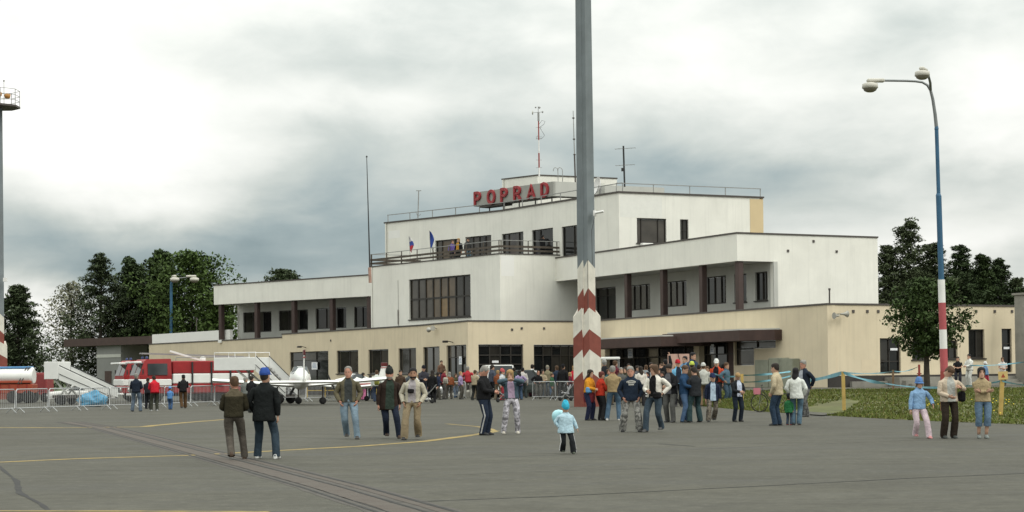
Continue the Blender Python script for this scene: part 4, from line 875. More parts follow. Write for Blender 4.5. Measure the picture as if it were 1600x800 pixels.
# distant wooded ridge line on the horizon at far left
# ================================================================== crowd barriers
M_ZINC = mat('zinc_tube', (.42, .43, .43), .45, .1, 4, metal=.35)
def make_barrier(L=2.35):
    T = empty('crowd_barrier', (0, 0, 0), 'x', 'barrier', 'steel crowd barriers')
    mb = MB(); mb.tube([(-L/2, 0, .22), (-L/2, 0, 1.02), (-L/2+.08, 0, 1.10), (L/2-.08, 0, 1.10), (L/2, 0, 1.02), (L/2, 0, .22), (-L/2, 0, .22)], .028, 6); mb.build('frame', M_ZINC, T, world=False)
    mb = MB()
    for i in range(1, 17): x = -L/2+L*i/17; mb.tube([(x, 0, .22), (x, 0, 1.09)], .010, 4, cap=False)
    mb.build('bars', M_ZINC, T, world=False)['kind'] = 'stuff'
    for x in (-L/2+.25, L/2-.25):
        mb = MB(); mb.tube([(x, -.28, .015), (x, -.05, .2), (x, 0, .24), (x, .05, .2), (x, .28, .015)], .02, 5); mb.build('foot', M_ZINC, T, world=False)
    return T
BAR0 = make_barrier(); nbar = [0]
def place_barrier(a, b, label):
    T = BAR0 if nbar[0] == 0 else copy_tree(BAR0); nbar[0] += 1
    T.location = (a+b)/2; T.rotation_euler = (0, 0, math.atan2(b.y-a.y, b.x-a.x)+random.uniform(-.02, .02)); s = (b-a).length/2.40; T.scale = (s, 1, 1); T['label'] = label
bl = gp([(-30, 647.5), (345, 633.5), (470, 628), (575, 624.5)]); run = []
tot = sum((b-a).length for a, b in zip(bl, bl[1:])); nb_ = round(tot/2.45); pos = []
for i in range(nb_+1):
    t = tot*i/nb_
    for a, b in zip(bl, bl[1:]):
        l = (b-a).length
        if t <= l+1e-6: pos.append(a.lerp(b, t/l)); break
        t -= l
ORD = ['first', 'second', 'third', 'fourth', 'fifth', 'sixth', 'seventh', 'eighth', 'ninth', 'tenth', 'eleventh', 'twelfth', 'thirteenth', 'fourteenth', 'fifteenth', 'sixteenth', 'seventeenth', 'eighteenth', 'nineteenth', 'twentieth']
for i in range(nb_): place_barrier(pos[i], pos[i+1], 'grey steel crowd barrier, %s from the left in the long apron row' % ORD[min(i, 19)])
for i, (xa, xb, dd_) in enumerate(((700, 728, 118), (832, 868, 106), (868, 903, 104.5))): place_barrier(xat(xa, dd_), xat(xb, dd_-1), ('grey steel barrier in front of the ramp', 'grey steel barrier beside the parked dark car', 'grey steel barrier behind the people next to the big mast')[i])

# ================================================================== vehicles
M_TYRE = mat('tyre', (.02, .02, .02), .9, .2, 6); M_RIM = mat('wheel_rim', (.28, .28, .28), .5, .1, 5, metal=.4); M_CGL = glassm('car_glass', (.035, .042, .045)); M_FRED = mat('fire_red', (.27, .016, .018), .45, .2, 1.5); M_FWHT = mat('vehicle_white', (.74, .74, .71), .35, .05, 2); M_RUB = mat('black_plastic', (.025, .025, .025), .7); M_CHR = mat('head_lamp', (.6, .6, .58), .15, .05, 5, metal=.5); M_ORANGE = mat('orange_red_paint', (.30, .055, .025), .45, .1, 3)
def wheel(T, x, y, r, w):
    mb = MB(); mb.lathe((x, y, r), [(r*.62, -w/2), (r*.92, -w/2), (r, -w*.3), (r, w*.3), (r*.92, w/2), (r*.62, w/2)], 16, axis='Y'); wh = mb.build('wheel', M_TYRE, T, world=False)
    mb = MB(); mb.lathe((x, y, r), [(.04, -w*.46), (r*.3, -w*.46), (r*.62, -w*.4), (r*.62, w*.4), (r*.3, w*.46), (.04, w*.46)], 12, axis='Y'); mb.build('rim', M_RIM, wh, world=False)
def fire_truck(loc, rz, label, ladder=True):
    T = empty('fire_truck', loc, label, 'fire truck', 'fire trucks behind the barriers', rz)      # front looks along local -X
    W = 2.45
    def sec(x0, x1, z0, z1, w, m_, name, parent=T, bev=.06): mb = MB(); mb.box(((x0+x1)/2, 0, (z0+z1)/2), (x1-x0, w, z1-z0), 0, bev=bev); return mb.build(name, m_, parent, world=False)
    mb = MB(); rs = []
    for x, zt_ in ((-3.75, 1.72), (-3.42, 2.62), (-3.25, 2.74), (-1.75, 2.76), (-1.7, 2.70)): rs.append([Vector((x, y, z)) for y, z in ((-W/2+.04, 1.45), (W/2-.04, 1.45), (W/2-.04, 1.7), (W/2-.14, zt_), (-W/2+.14, zt_), (-W/2+.04, 1.7))])
    mb.rings(rs, 0, True); cab = fixn(mb.build('cab', M_FRED, T, world=False))
    sec(-3.85, -1.7, 1.05, 1.5, W, M_FWHT, 'white_band'); sec(-3.86, -1.7, .55, 1.06, W-.02, M_FRED, 'cab_lower')
    mb = MB(); mb.box((-3.9, 0, .78), (.06, 1.2, .4)); mb.build('grille', M_RUB, T, world=False); sec(-4.0, -3.75, .42, .6, W, M_FWHT, 'bumper')
    mb = MB(); mb.box((-3.82, 0, 2.55), (.5, W*.86, .12), 0, bev=.03); mb.build('roof_visor', M_FWHT, cab, world=False)
    for s_ in (-.56, .56):      # split windscreen
        mb = MB(); mb.add([(-3.765, s_-.5, 1.74), (-3.765, s_+.5, 1.74), (-3.475, s_+.46, 2.52), (-3.475, s_-.46, 2.52), (-3.72, s_-.5, 1.74), (-3.72, s_+.5, 1.74), (-3.43, s_+.46, 2.52), (-3.43, s_-.46, 2.52)], [(0, 1, 2, 3), (4, 7, 6, 5), (0, 4, 5, 1), (3, 2, 6, 7), (0, 3, 7, 4), (1, 5, 6, 2)]); mb.build('windscreen', M_CGL, cab, world=False)
    for s_ in (-1, 1):
        mb = MB(); mb.box((-2.6, s_*(W/2-.06), 2.1), (1.25, .08, .72), 0, rx=s_*.09); mb.build('side_window', M_CGL, cab, world=False)
        mb = MB(); mb.lathe((-3.9, s_*.88, .82), [(.02, -.06), (.13, -.05), (.13, .03)], 12, axis='X'); mb.build('headlight', M_CHR, T, world=False)
        mb = MB(); mb.bar((-3.5, s_*(W/2), 1.9), (-3.62, s_*(W/2+.25), 2.05), .03, .03); mb.box((-3.62, s_*(W/2+.27), 1.95), (.04, .16, .34)); mb.build('mirror', M_RUB, T, world=False)
    mb = MB()
    for y in (-.5, .5): mb.lathe((-3.1, y, 2.78), [(.09, 0), (.09, .10), (.05, .14)], 10)
    mb.build('beacon', mat('blue_beacon', (.02, .035, .12), .3), T, world=False)['kind'] = 'stuff'
    sec(-1.62, 3.7, 1.18, 1.82, W, M_FWHT, 'white_band'); sec(-1.62, 3.7, .55, 1.19, W-.02, M_FRED, 'body_lower'); sec(-1.62, 3.7, 1.81, 2.62, W-.02, M_FRED, 'body_upper')
    for i in range(4):
        x = -1.0+1.25*i; mb = MB(); mb.box((x, -W/2-.004, .9), (1.12, .03, .52), 0); sh = mb.build('locker_door', M_FRED, T, world=False)
        mb = MB(); mb.box((x, -W/2-.03, 1.0), (.3, .03, .05)); mb.build('handle', M_RUB, sh, world=False)
        mb = MB(); mb.box((x+.62, -W/2-.03, 1.6), (.10, .06, 1.9)); mb.build('grab_post', M_RUB, T, world=False)
    if ladder:
        mb = MB()
        for y in (-.25, .25): mb.bar((-3.3, y+.2, 3.12), (3.4, y+.2, 2.88), .07, .09)
        for i in range(16): x = -3.2+i*.43; mb.bar((x, -.05, 3.115-.036*(x+3.3)), (x, .45, 3.115-.036*(x+3.3)), .04, .04)
        mb.build('ladder', M_RIM, T, world=False); mb = MB(); mb.bar((.5, -.6, 2.62), (-1.6, -.5, 3.25), .12, .12); mb.lathe((.5, -.6, 2.6), [(.2, 0), (.2, .2), (.1, .3)], 8); mb.build('water_cannon', M_FWHT, T, world=False)
        mb = MB(); mb.tube([(-1.4, -1.1, 2.62), (-1.4, -1.1, 2.85), (3.5, -1.1, 2.85), (3.5, -1.1, 2.62)], .03, 5); mb.build('roof_rail', M_RIM, T, world=False)
    mb = MB(); mb.box((0, 0, .55), (7.2, .9, .3)); mb.build('chassis', M_RUB, T, world=False)
    for x in (-2.75, 1.2, 2.55):
        for y in (-W/2+.2, W/2-.2): wheel(T, x, y, .52, .34)
    return T
fire_truck(xat(228, 119.5)+Vector((1.6, 1.6, 0)), R(27), 'red and white fire truck, left of the two, mostly behind its twin', ladder=False)
fire_truck(xat(301, 114.5), R(27), 'red and white fire truck with roof ladder, right of the two')

def car(loc, rz, label, body, kind='van', name='parked_car', L=4.2, W=1.7, H=1.5):
    T = empty(name, loc, label, 'van' if kind == 'van' else 'car', None, rz)
    P = {'van': [(-L/2, .45, .62), (-L/2+.05, .85, .9), (-L/2+.75, 1.02, 1.04), (-L/2+1.35, H, H*.98), (L/2-.25, H, H), (L/2-.03, 1.0, H*.8), (L/2, .5, .6)]}
    # lower body loft
    mb = MB(); rs = []; bz = .98 if kind == 'van' else .86
    for x, zt_, wv in ((-L/2, .62, .80), (-L/2+.12, .76, .92), (-L/2+.9, bz-.04, .99), (-L/2+1.3, bz, 1.0), (L/2-.7, bz, 1.0), (L/2-.1, bz-.05 if kind != 'sedan' else bz-.02, .94), (L/2, .62, .84)):
        w = W/2*wv; rs.append([Vector((x, y, z)) for y, z in ((-w+.06, .28), (w-.06, .28), (w, .5), (w, zt_-.12), (w-.07, zt_), (-w+.07, zt_), (-w, zt_-.12), (-w, .5))])
    mb.rings(rs, 0, True, smooth=False); b_ = fixn(mb.build('body', body, T, world=False)); bv = b_.modifiers.new('bev', 'BEVEL'); bv.width = .04; bv.segments = 2; bv.limit_method = 'ANGLE'
    # greenhouse
    x0, x1, x2, x3 = (-L/2+1.0, -L/2+1.75, L/2-.35, L/2-.06) if kind != 'sedan' else (-L/2+1.15, -L/2+1.85, L/2-1.35, L/2-.7)
    mb = MB(); wb, wt = W/2-.05, W/2-.2
    lo = [(x0, -wb), (x3, -wb), (x3, wb), (x0, wb)]; hi = [(x1, -wt), (x2, -wt), (x2, wt), (x1, wt)]
    mb.rings([[Vector((x, y, bz-.02)) for x, y in lo], [Vector((x, y, H-.06)) for x, y in hi]], 0, True); gh = fixn(mb.build('windows', M_CGL, T, world=False))
    mb = MB(); mb.rings([[Vector((x, y, H-.07)) for x, y in hi], [Vector((x*.985, y*.93, H)) for x, y in hi]], 0, True)
    for (xa, ya), (xb, yb) in zip(lo, hi): mb.bar((xa, ya, bz-.04), (xb, yb, H-.04), .09, .09)
    xm = (x0+x3)/2+.05
    for s_ in (-1, 1): mb.bar((xm, s_*wb*1.0, bz-.04), (xm, s_*wt*1.01, H-.04), .09, .05)
    if kind == 'van':
        for s_ in (-1, 1): mb.bar((x3-.9, s_*wb, bz-.04), (x2-.7, s_*wt*1.01, H-.04), .1, .05)
    fixn(mb.build('roof', body, T, world=False))
    for s_ in (-1, 1):
        mb = MB(); mb.box((-L/2+.08, s_*W*.36, .66), (.1, .28, .14), 0, bev=.03); mb.build('headlight', M_CHR, T, world=False)
        mb = MB(); mb.box((L/2-.03, s_*W*.40, .78), (.08, .16, .26), 0, bev=.02); mb.build('tail_light', M_FRED, T, world=False)
        mb = MB(); mb.box((x0+.35, s_*(W/2+.09), bz+.08), (.1, .16, .12), 0, bev=.03); mb.build('mirror', M_RUB, T, world=False)
    for x in (-L/2-.02, L/2+.02): mb = MB(); mb.box((x, 0, .42), (.14, W*.92, .2), 0, bev=.04); mb.build('bumper', M_RUB, T, world=False)
    mb = MB(); mb.box((L/2+.02, 0, .72), (.02, .5, .11)); mb.build('number_plate', M_PAPER, T, world=False)
    for x in (-L*.32, L*.31):
        for y in (-W/2+.08, W/2-.08): wheel(T, x, y, .30, .19)
    return T
car(xat(776, 122), R(-80), 'white van parked in front of the glazed door', M_FWHT, 'van', 'parked_van', L=4.3, W=2.0, H=2.2)
car(xat(828, 123), R(168), 'dark grey-green estate car parked next to the white van', mat('grey_green_car', (.05, .06, .055), .3, .1, 2), 'van', 'parked_car', L=4.2, W=1.7, H=1.85)
car(xat(128, 112), R(12), 'white car parked under the left boarding stairs', M_FWHT, 'sedan', 'parked_car', L=4.2, W=1.65, H=1.38)
car(xat(645, 122), R(200), 'pale car behind the walking men', mat('silver_car', (.45, .46, .46), .3, .05, 2, metal=.3), 'sedan', 'parked_car', L=4.2, W=1.65, H=1.38)
# fuel tanker at the left edge
def tanker(loc, rz):
    T = empty('fuel_tanker', loc, 'fuel tanker with white tank, blue top and red chassis at the left edge', 'tanker', None, rz)
    mb = MB(); rs = []
    for x, k in ((-2.3, .75), (-2.2, .95), (-2.05, 1), (2.05, 1), (2.2, .95), (2.3, .75)): rs.append([Vector((x, 1.15*k*math.cos(a*.3927), 2.05+.72*k*math.sin(a*.3927))) for a in range(16)])
    mb.rings(rs, 0, True, True, True); tk = mb.build('tank', M_FWHT, T, world=False)
    mb = MB(); mb.box((0, 0, 2.72), (4.3, 1.5, .16), 0, bev=.05); mb.build('tank_walkway', mat('tanker_blue', (.08, .22, .42), .4), tk, world=False)
    mb = MB(); mb.box((0, 0, 1.62), (4.5, 2.34, .2), 0, bev=.04); mb.build('red_band', M_ORANGE, tk, world=False)
    mb = MB(); mb.add([(-1.2, -1.17, 2.0), (-1.6, -1.17, 2.0), (-1.4, -1.17, 2.35), (-1.2, -1.13, 2.0), (-1.6, -1.13, 2.0), (-1.4, -1.13, 2.35)], [(0, 1, 2), (3, 5, 4), (0, 3, 4, 1), (1, 4, 5, 2), (2, 5, 3, 0)]); mb.build('hazard_mark', M_FRED, tk, world=False)
    mb = MB(); mb.bar((1.3, -1.2, 1.5), (1.9, -.8, 2.75), .08, .05); mb.bar((1.5, -1.2, 1.5), (2.1, -.8, 2.75), .08, .05); mb.build('ladder', M_COPE, tk, world=False)
    mb = MB(); mb.box((0, 0, 1.1), (4.7, 2.2, .7), 0, bev=.04); mb.build('equipment_locker', M_ORANGE, T, world=False)
    for i in range(7): mb = MB(); mb.box((-2+.66*i, -1.12, 1.1), (.05, .05, .64)); mb.build('locker_rib', M_FRED, T, world=False)
    mb = MB(); mb.box((-3.3, 0, 1.55), (1.6, 2.2, 1.9), 0, bev=.15); cb = mb.build('cab', M_FWHT, T, world=False); mb = MB(); mb.box((-4.08, 0, 2.0), (.08, 1.8, .7)); mb.build('windscreen', M_CGL, cb, world=False)
    for x in (-3.3, .9, 2.0):
        for y in (-.95, .95): wheel(T, x, y, .5, .34)
    return T
tanker(xat(6, 118), R(4)).scale = (.86, .86, .86)
# red container behind, white cab by the stairs
mb = MB(); c = xat(64, 122); T = empty('red_trailer', c, 'small dull red box trailer next to the tanker', 'trailer'); mb.box(c+Vector((0, 0, 1.25)), (1.3, 1.8, 1.5), 0, bev=.04); mb.build('box', mat('dull_red', (.26, .05, .05), .6), T); mb = MB(); mb.box(c+Vector((0, -.92, 1.3)), (1.0, .03, 1.1)); mb.build('door', mat('dull_red_b', (.22, .04, .04), .6), T)
for s_ in (-.5, .5): mb = MB(); mb.lathe(c+Vector((s_, -.8, .32)), [(.1, -.1), (.32, -.1), (.32, .1), (.1, .1)], 12, axis='Y'); mb.build('wheel', M_TYRE, T)
# boarding stairs: side panels, steps and platform on a wheeled chassis
def boarding_stairs(loc, rz, label, zp, Ls, Lp, W=1.5, rail=True, hp=1.0, chassis=True):
    """platform at local -X, steps run down towards +X"""
    T = empty('boarding_stairs', loc, label, 'boarding stairs', 'aircraft boarding stairs', rz)
    for s_ in (-1, 1):
        mb = MB(); y = s_*W/2; t = .05
        def quad(pts): mb.add([Vector((x, y-t/2, z)) for x, z in pts]+[Vector((x, y+t/2, z)) for x, z in pts], [(3, 2, 1, 0), (4, 5, 6, 7), (0, 1, 5, 4), (1, 2, 6, 5), (2, 3, 7, 6), (3, 0, 4, 7)])
        quad([(0, zp-.25), (Ls, .42), (Ls, .95), (0, zp+.55)]); fixn(mb.build('side_panel', M_FWHT, T, world=False)); sp = T
        mb = MB(); mb.tube([(0, y-s_*.04, zp+.62), (Ls, y-s_*.04, 1.02)], .03, 5); mb.tube([(0, y+s_*.04, zp+.12), (Ls, y+s_*.04, .62)], .02, 5); mb.build('handrail', M_BLK, T, world=False)
        mb = MB(); mb.box((-Lp/2-.03, y, zp+hp/2-.1), (Lp, .05, hp+.2), 0, bev=.02); mb.build('platform_panel', M_FWHT, T, world=False)
        if rail: mb = MB(); mb.tube([(-Lp, y, zp+hp), (-Lp, y, zp+hp+.28), (0, y, zp+hp+.28), (0, y, zp+hp)], .025, 5); mb.tube([(-Lp/2, y, zp+hp), (-Lp/2, y, zp+hp+.28)], .025, 5); mb.build('platform_rail', M_WHT, T, world=False)
    mb = MB(); mb.box((-Lp/2, 0, zp-.06), (Lp, W, .12)); mb.build('platform', M_RIM, T, world=False)
    ns = 10
    for i in range(ns): mb = MB(); mb.box((Ls*(i+.5)/ns, 0, zp-(zp-.3)*(i+.6)/ns), (Ls/ns*.95, W-.12, .05)); mb.build('step', M_RIM, T, world=False)
    if chassis:
        mb = MB(); mb.box((Ls*.35, 0, .5), (Ls*1.05, W*.8, .18)); mb.build('chassis', M_COPE, T, world=False)
        for s_ in (-1, 1): mb = MB(); mb.bar((.5, s_*W*.35, .55), (-Lp*.55, s_*W*.35, zp-.1), .1, .1); mb.bar((-.1, s_*W*.3, .55), (.5, s_*W*.3, zp-.5), .08, .08); mb.build('strut', M_LGREY, T, world=False)
        for x in (.1, Ls*.75):
            for s_ in (-1, 1): wheel(T, x, s_*W*.42, .3, .18)
    return T
boarding_stairs(xat(102, 108), R(-14), 'white boarding stairs sloping down to the right beside the tanker', 1.75, 3.1, .95, rail=False, hp=.85)
boarding_stairs(xat(411, 104), R(-20), 'white boarding stairs with railed platform behind the two men', 2.15, 1.9, 2.7, W=1.7, hp=.55)
# two light aircraft
def aircraft(loc, rz, label, stripe):
    """low-wing light aircraft; tail looks along local -Y"""
    T = empty('light_aircraft', loc, label, 'aircraft', 'light aircraft behind the barriers', rz)
    mb = MB(); rs = []
    for y, w, h, z in ((-3.4, .10, .12, 1.35), (-2.6, .20, .24, 1.35), (-1.2, .40, .44, 1.38), (0, .56, .62, 1.45), (.8, .58, .66, 1.48), (1.7, .55, .50, 1.35), (2.7, .46, .42, 1.30), (3.1, .28, .28, 1.28), (3.2, .1, .1, 1.27)): rs.append([Vector((w*math.cos(a*.4488), y, z+h*math.sin(a*.4488))) for a in range(14)])
    mb.rings(rs, 0, True, True, True); f_ = mb.build('fuselage', M_FWHT, T, world=False)
    mb = MB(); rs = []
    for y, w, z in ((-.5, .38, 1.85), (.1, .46, 2.1), (.9, .45, 2.08), (1.5, .42, 1.80)): rs.append([Vector((x*w, y, zz)) for x, zz in ((-1.15, 1.7), (1.15, 1.7), (.8, z), (-.8, z))])
    mb.rings(rs, 0, True); fixn(mb.build('canopy', M_CGL, T, world=False))
    def surf(name, span, y0, c0, c1, z, dih, thick, m_=M_FWHT, parent=T):
        mb = MB(); rs = []
        for s_ in (-1, -.5, 0, .5, 1):
            x = s_*span/2; c = c0+(c1-c0)*abs(s_); zz = z+abs(s_)*span/2*dih; rs.append([Vector((x, y0+c*u, zz+v*thick)) for u, v in ((-.5, 0), (-.1, .5), (.35, .5), (.5, 0), (.35, -.4), (-.1, -.3))])
        mb.rings(rs, 0, True); return fixn(mb.build(name, m_, parent, world=False))
    wg = surf('wing', 9.6, .7, 1.55, 1.2, 1.02, .075, .24); surf('tailplane', 3.6, -3.1, .95, .75, 1.25, .0, .2)
    mb = MB(); rs = []
    for z, y0, y1, t in ((1.3, -3.75, -2.4, .11), (2.2, -3.78, -2.85, .09), (2.72, -3.8, -3.1, .07)): rs.append([Vector((-t/2, (y0+y1)/2, z)), Vector((0, y0, z)), Vector((t/2, (y0+y1)/2, z)), Vector((0, y1, z))])
    mb.rings(rs, 0, True); fn = fixn(mb.build('fin', M_FWHT, T, world=False)); mb = MB(); mb.box((0, -3.45, 2.83), (.11, .78, .30), 0, bev=.03); mb.build('fin_tip', mat('maroon_paint', (.10, .02, .022), .4), fn, world=False); mb = MB(); mb.box((0, -3.45, 2.58), (.10, .80, .06)); mb.build('fin_stripe', stripe, fn, world=False)
    for s_ in (-1, 1): mb = MB(); mb.box((s_*.50, .9, 1.3), (.16, 4.4, .09), 0, bev=.02); mb.build('stripe', stripe, f_, world=False)
    for x, y in ((-1.25, .6), (1.25, .6), (0, 2.3)): mb = MB(); mb.bar((x, y, .2), (x, y, 1.0), .08, .08); g_ = mb.build('landing_gear', M_COPE, T, world=False); mb = MB(); mb.lathe((x, y, .2), [(.05, -.08), (.2, -.07), (.2, .07), (.05, .08)], 12, axis='Y'); bpy.data.objects[mb.build('wheel', M_TYRE, g_, world=False).name]
    mb = MB(); mb.box((0, 3.28, 1.27), (.14, .03, 1.8), 0, ry=.5); mb.build('propeller', M_BLK, T, world=False)
    return T
aircraft(xat(470, 99), R(10), 'white low-wing light aircraft seen from behind, tail towards the barriers', M_FRED)
aircraft(xat(560, 112), R(148), 'white light aircraft with red stripes beyond the bald man in an olive jacket', M_FRED).scale = (.8, .8, .8)
# yellow low railings in front of the glazed bay
for px, i in ((492, 0), (520, 1), (572, 2), (600, 3)):
    c = xat(px, 128); T = empty('yellow_rail', c, 'low yellow tubular railing, %s from the left by the wall' % ORD[i], 'railing', 'yellow railings by the left wing'); mb = MB(); mb.tube([c+Vector((-.55, 0, 0)), c+Vector((-.55, 0, 1.0)), c+Vector((.55, 0, 1.0)), c+Vector((.55, 0, 0))], .035, 6); mb.build('hoop', mat('yellow_tube', (.45, .31, .05), .5), T); mb = MB(); mb.bar(c+Vector((-.55, 0, .55)), c+Vector((.55, 0, .55)), .05, .05); mb.build('crossbar', mat('yellow_tube', (.45, .31, .05)), T)
# blue bundle by the stairs
rg = random.Random(5); bm = bmesh.new(); bmesh.ops.create_icosphere(bm, subdivisions=3, radius=.5)
for v in bm.verts: k = 1+.28*math.sin(v.co.x*9+1)*math.cos(v.co.y*8)+rg.uniform(-.1, .1); v.co = Vector((v.co.x*1.6*k, v.co.y*k, max(-.36, v.co.z*.95*k)+.36))
me = bpy.data.meshes.new('tarpaulin_bundle'); bm.to_mesh(me); bm.free(); me.materials.append(mat('blue_tarpaulin', (.07, .26, .42), .5, .2, 3)); o = bpy.data.objects.new('tarpaulin_bundle', me); COL.objects.link(o); o.location = xat(146, 100); tag(o, 'crumpled light blue tarpaulin bundle behind the barrier', 'tarpaulin')

# ================================================================== tape fence on the lawn
M_POST = mat('yellow_wood_post', (.46, .32, .10), .8, .2, 3, streak=.3); M_TAPE = mat('blue_white_tape', (.13, .30, .36), .5, .3, 3)
def lawnxy(px, dpt): p = xat(px, dpt, 0); p.z = lz(p.x, p.y); return p
PST = {}
for k, px, dpt, ht, m_, lb in (('a', 1319, 66, 1.43, M_POST, 'leaning yellow wooden fence post near the asphalt tongue'), ('b', 1563, 57, 1.25, M_POST, 'yellow wooden post carrying a small yellow sign board'), ('c', 1396, 88, 1.0, mat('brown_post', (.19, .12, .07), .8, .2, 3), 'short brown wooden post by the terminal steps'), ('e', 1437, 88, 1.25, M_RDP, 'thin red-brown post left of the lawn tree'), ('f', 1160, 80, 1.2, M_POST, 'yellow fence post behind the uniformed man')):
    b = lawnxy(px, dpt); PST[k] = b+Vector((.03, 0, ht-.06)); T = empty('fence_post', b, lb, 'post', 'posts of the tape fence'); mb = MB(); w = .115 if m_ is M_POST else .09
    if k == 'a': mb.bar(b-Vector((0, 0, .1)), b+Vector((-.02, 0, ht)), w, w); PST[k] = b+Vector((-.02, -.07, ht-.03))
    elif k == 'b': mb.bar(b-Vector((0, 0, .1)), b+Vector((.09, 0, ht)), w, w); PST[k] = b+Vector((.05, -.07, ht-.15))
    else: mb.bar(b-Vector((0, 0, .1)), b+Vector((0, 0, ht)), w, w)
    mb.build('shaft', m_, T)
    if k == 'b':
        mb = MB(); mb.box(b+Vector((.085, -.08, ht+.02)), (.30, .03, .26), 0, ry=-.04, bev=.005); sb_ = mb.build('sign_board', mat('yellow_board', (.55, .40, .16), .7, .1, 6), T)
        mb = MB(); mb.add([b+Vector((.085+x, -.098, ht+.02+z)) for x, z in ((-.07, -.06), (.07, -.06), (0, .07))], [(0, 1, 2)]); mb.build('warning_mark', M_ORANGE, sb_)
    if k == 'e':
        for z in (.45, .8): mb = MB(); mb.box(b+Vector((0, 0, z)), (.2, .12, .06)); mb.build('crosspiece', M_RDP, T)
def tape(a, b, sag, label, w=.08, tw=1.2, n_=26):
    mb = MB(); L, Q = [], []; w *= .68
    for i in range(n_+1):
        t = i/n_; p = a.lerp(b, t)-Vector((0, 0, sag*4*t*(1-t))); th = tw*math.sin(t*5+a.x)*.9; u = Vector((0, math.sin(th), math.cos(th)))*w*(.5 if i in (0, n_) else 1)/2; L.append(p+u); Q.append(p-u)
    mb.rings([L, Q], 0, closed=False, smooth=True); tag(mb.build('barrier_tape', M_TAPE), label, 'tape', 'blue barrier tapes')
tape(lawnxy(1253, 72)+Vector((0, 0, .98)), PST['a'], .05, 'wide twisted blue tape from the navy-jacketed man to the leaning yellow post', .22, .9)
tape(PST['a'], PST['c'], .08, 'thin blue tape running from the leaning post back to the brown post')
tape(PST['a'], lawnxy(1384, 64)+Vector((0, 0, .98)), .06, 'blue tape sagging from the leaning yellow post towards the lawn tree', .17)
tape(lawnxy(1384, 64)+Vector((0, 0, .98)), PST['b'], .18, 'blue tape sagging between the lawn tree and the sign post', .11)
tape(PST['b'], lawnxy(1640, 55)+Vector((0, 0, .95)), .05, 'blue tape leaving the sign post to the right edge')
tape(PST['f'], lawnxy(1236, 80)+Vector((0, 0, 1.15)), .04, 'upper of two blue tapes left of the man in beige', .14); tape(PST['f']-Vector((0, 0, .3)), lawnxy(1236, 80)+Vector((0, 0, .95)), .08, 'lower of two blue tapes left of the man in beige', .12)
tape(xat(1115, 82)+Vector((0, 0, 1.5)), PST['f'], .1, 'pale blue tape from the crowd to the post behind the uniformed man', .1); tape(PST['c'], PST['e'], .12, 'thin blue tape between the brown post and the red post')
tape(lawnxy(1515, 96)+Vector((0, 0, 1.15)), lawnxy(1610, 97)+Vector((0, 0, 1.35)), .08, 'pale blue tape in front of the narrow door at right', .1)

# ================================================================== small furniture in front of the entrance
c = xat(1061, 104); T = empty('pink_board', c, 'large pale pink display board standing in the entrance crowd', 'board'); mb = MB(); zt_ = atY(1061, 553, 104).z; mb.box(c+Vector((0, 0, zt_-.45)), (1.25, .05, .9), 0, rz=R(-8)); mb.build('panel', mat('pale_pink_panel', (.55, .36, .29), .8, .08, 2), T)
for s_ in (-.5, .5): mb = MB(); mb.bar(c+Vector((s_, .06, 0)), c+Vector((s_, .06, zt_)), .06, .06); mb.build('leg', M_STEEL, T)
for i, (x, z) in enumerate(((-.42, .55), (.0, .3), (.36, .62))): mb = MB(); mb.tube([c+Vector((x, -.045+x*-.14, zt_-z-.3)), c+Vector((x+.05, -.045+x*-.14, zt_-z)), c+Vector((x-.03, -.045+x*-.14, zt_-z+.3))], .025, 5); mb.build('print', M_BROWN, T)
c = xat(948, 103); T = empty('stall_canopy', c, 'white flat stall canopy just right of the big mast', 'canopy'); zt_ = atY(950, 560, 103).z; mb = MB(); mb.box(c+Vector((0, 0, zt_)), (1.5, 1.4, .15), 0, bev=.03); mb.build('roof', M_FWHT, T)
for x in (-.7, .7):
    for y in (-.6, .6): mb = MB(); mb.bar(c+Vector((x, y, 0)), c+Vector((x, y, zt_-.07)), .05, .05); mb.build('leg', M_STEEL, T)
c = xat(1006, 86); T = empty('garden_chair', c, 'white plastic garden chair in the crowd', 'chair'); M_PL = mat('white_plastic', (.75, .75, .74), .4)
for x in (-.22, .22):
    for y in (-.2, .2): mb = MB(); mb.bar(c+Vector((x*1.1, y*1.1, 0)), c+Vector((x, y, .44 if y < 0 else .86)), .05, .05); mb.build('leg', M_PL, T)
mb = MB(); mb.box(c+Vector((0, 0, .44)), (.48, .46, .04), 0, bev=.01); mb.build('seat', M_PL, T); mb = MB(); mb.box(c+Vector((0, .22, .72)), (.46, .04, .36), 0, bev=.01); mb.build('backrest', M_PL, T)
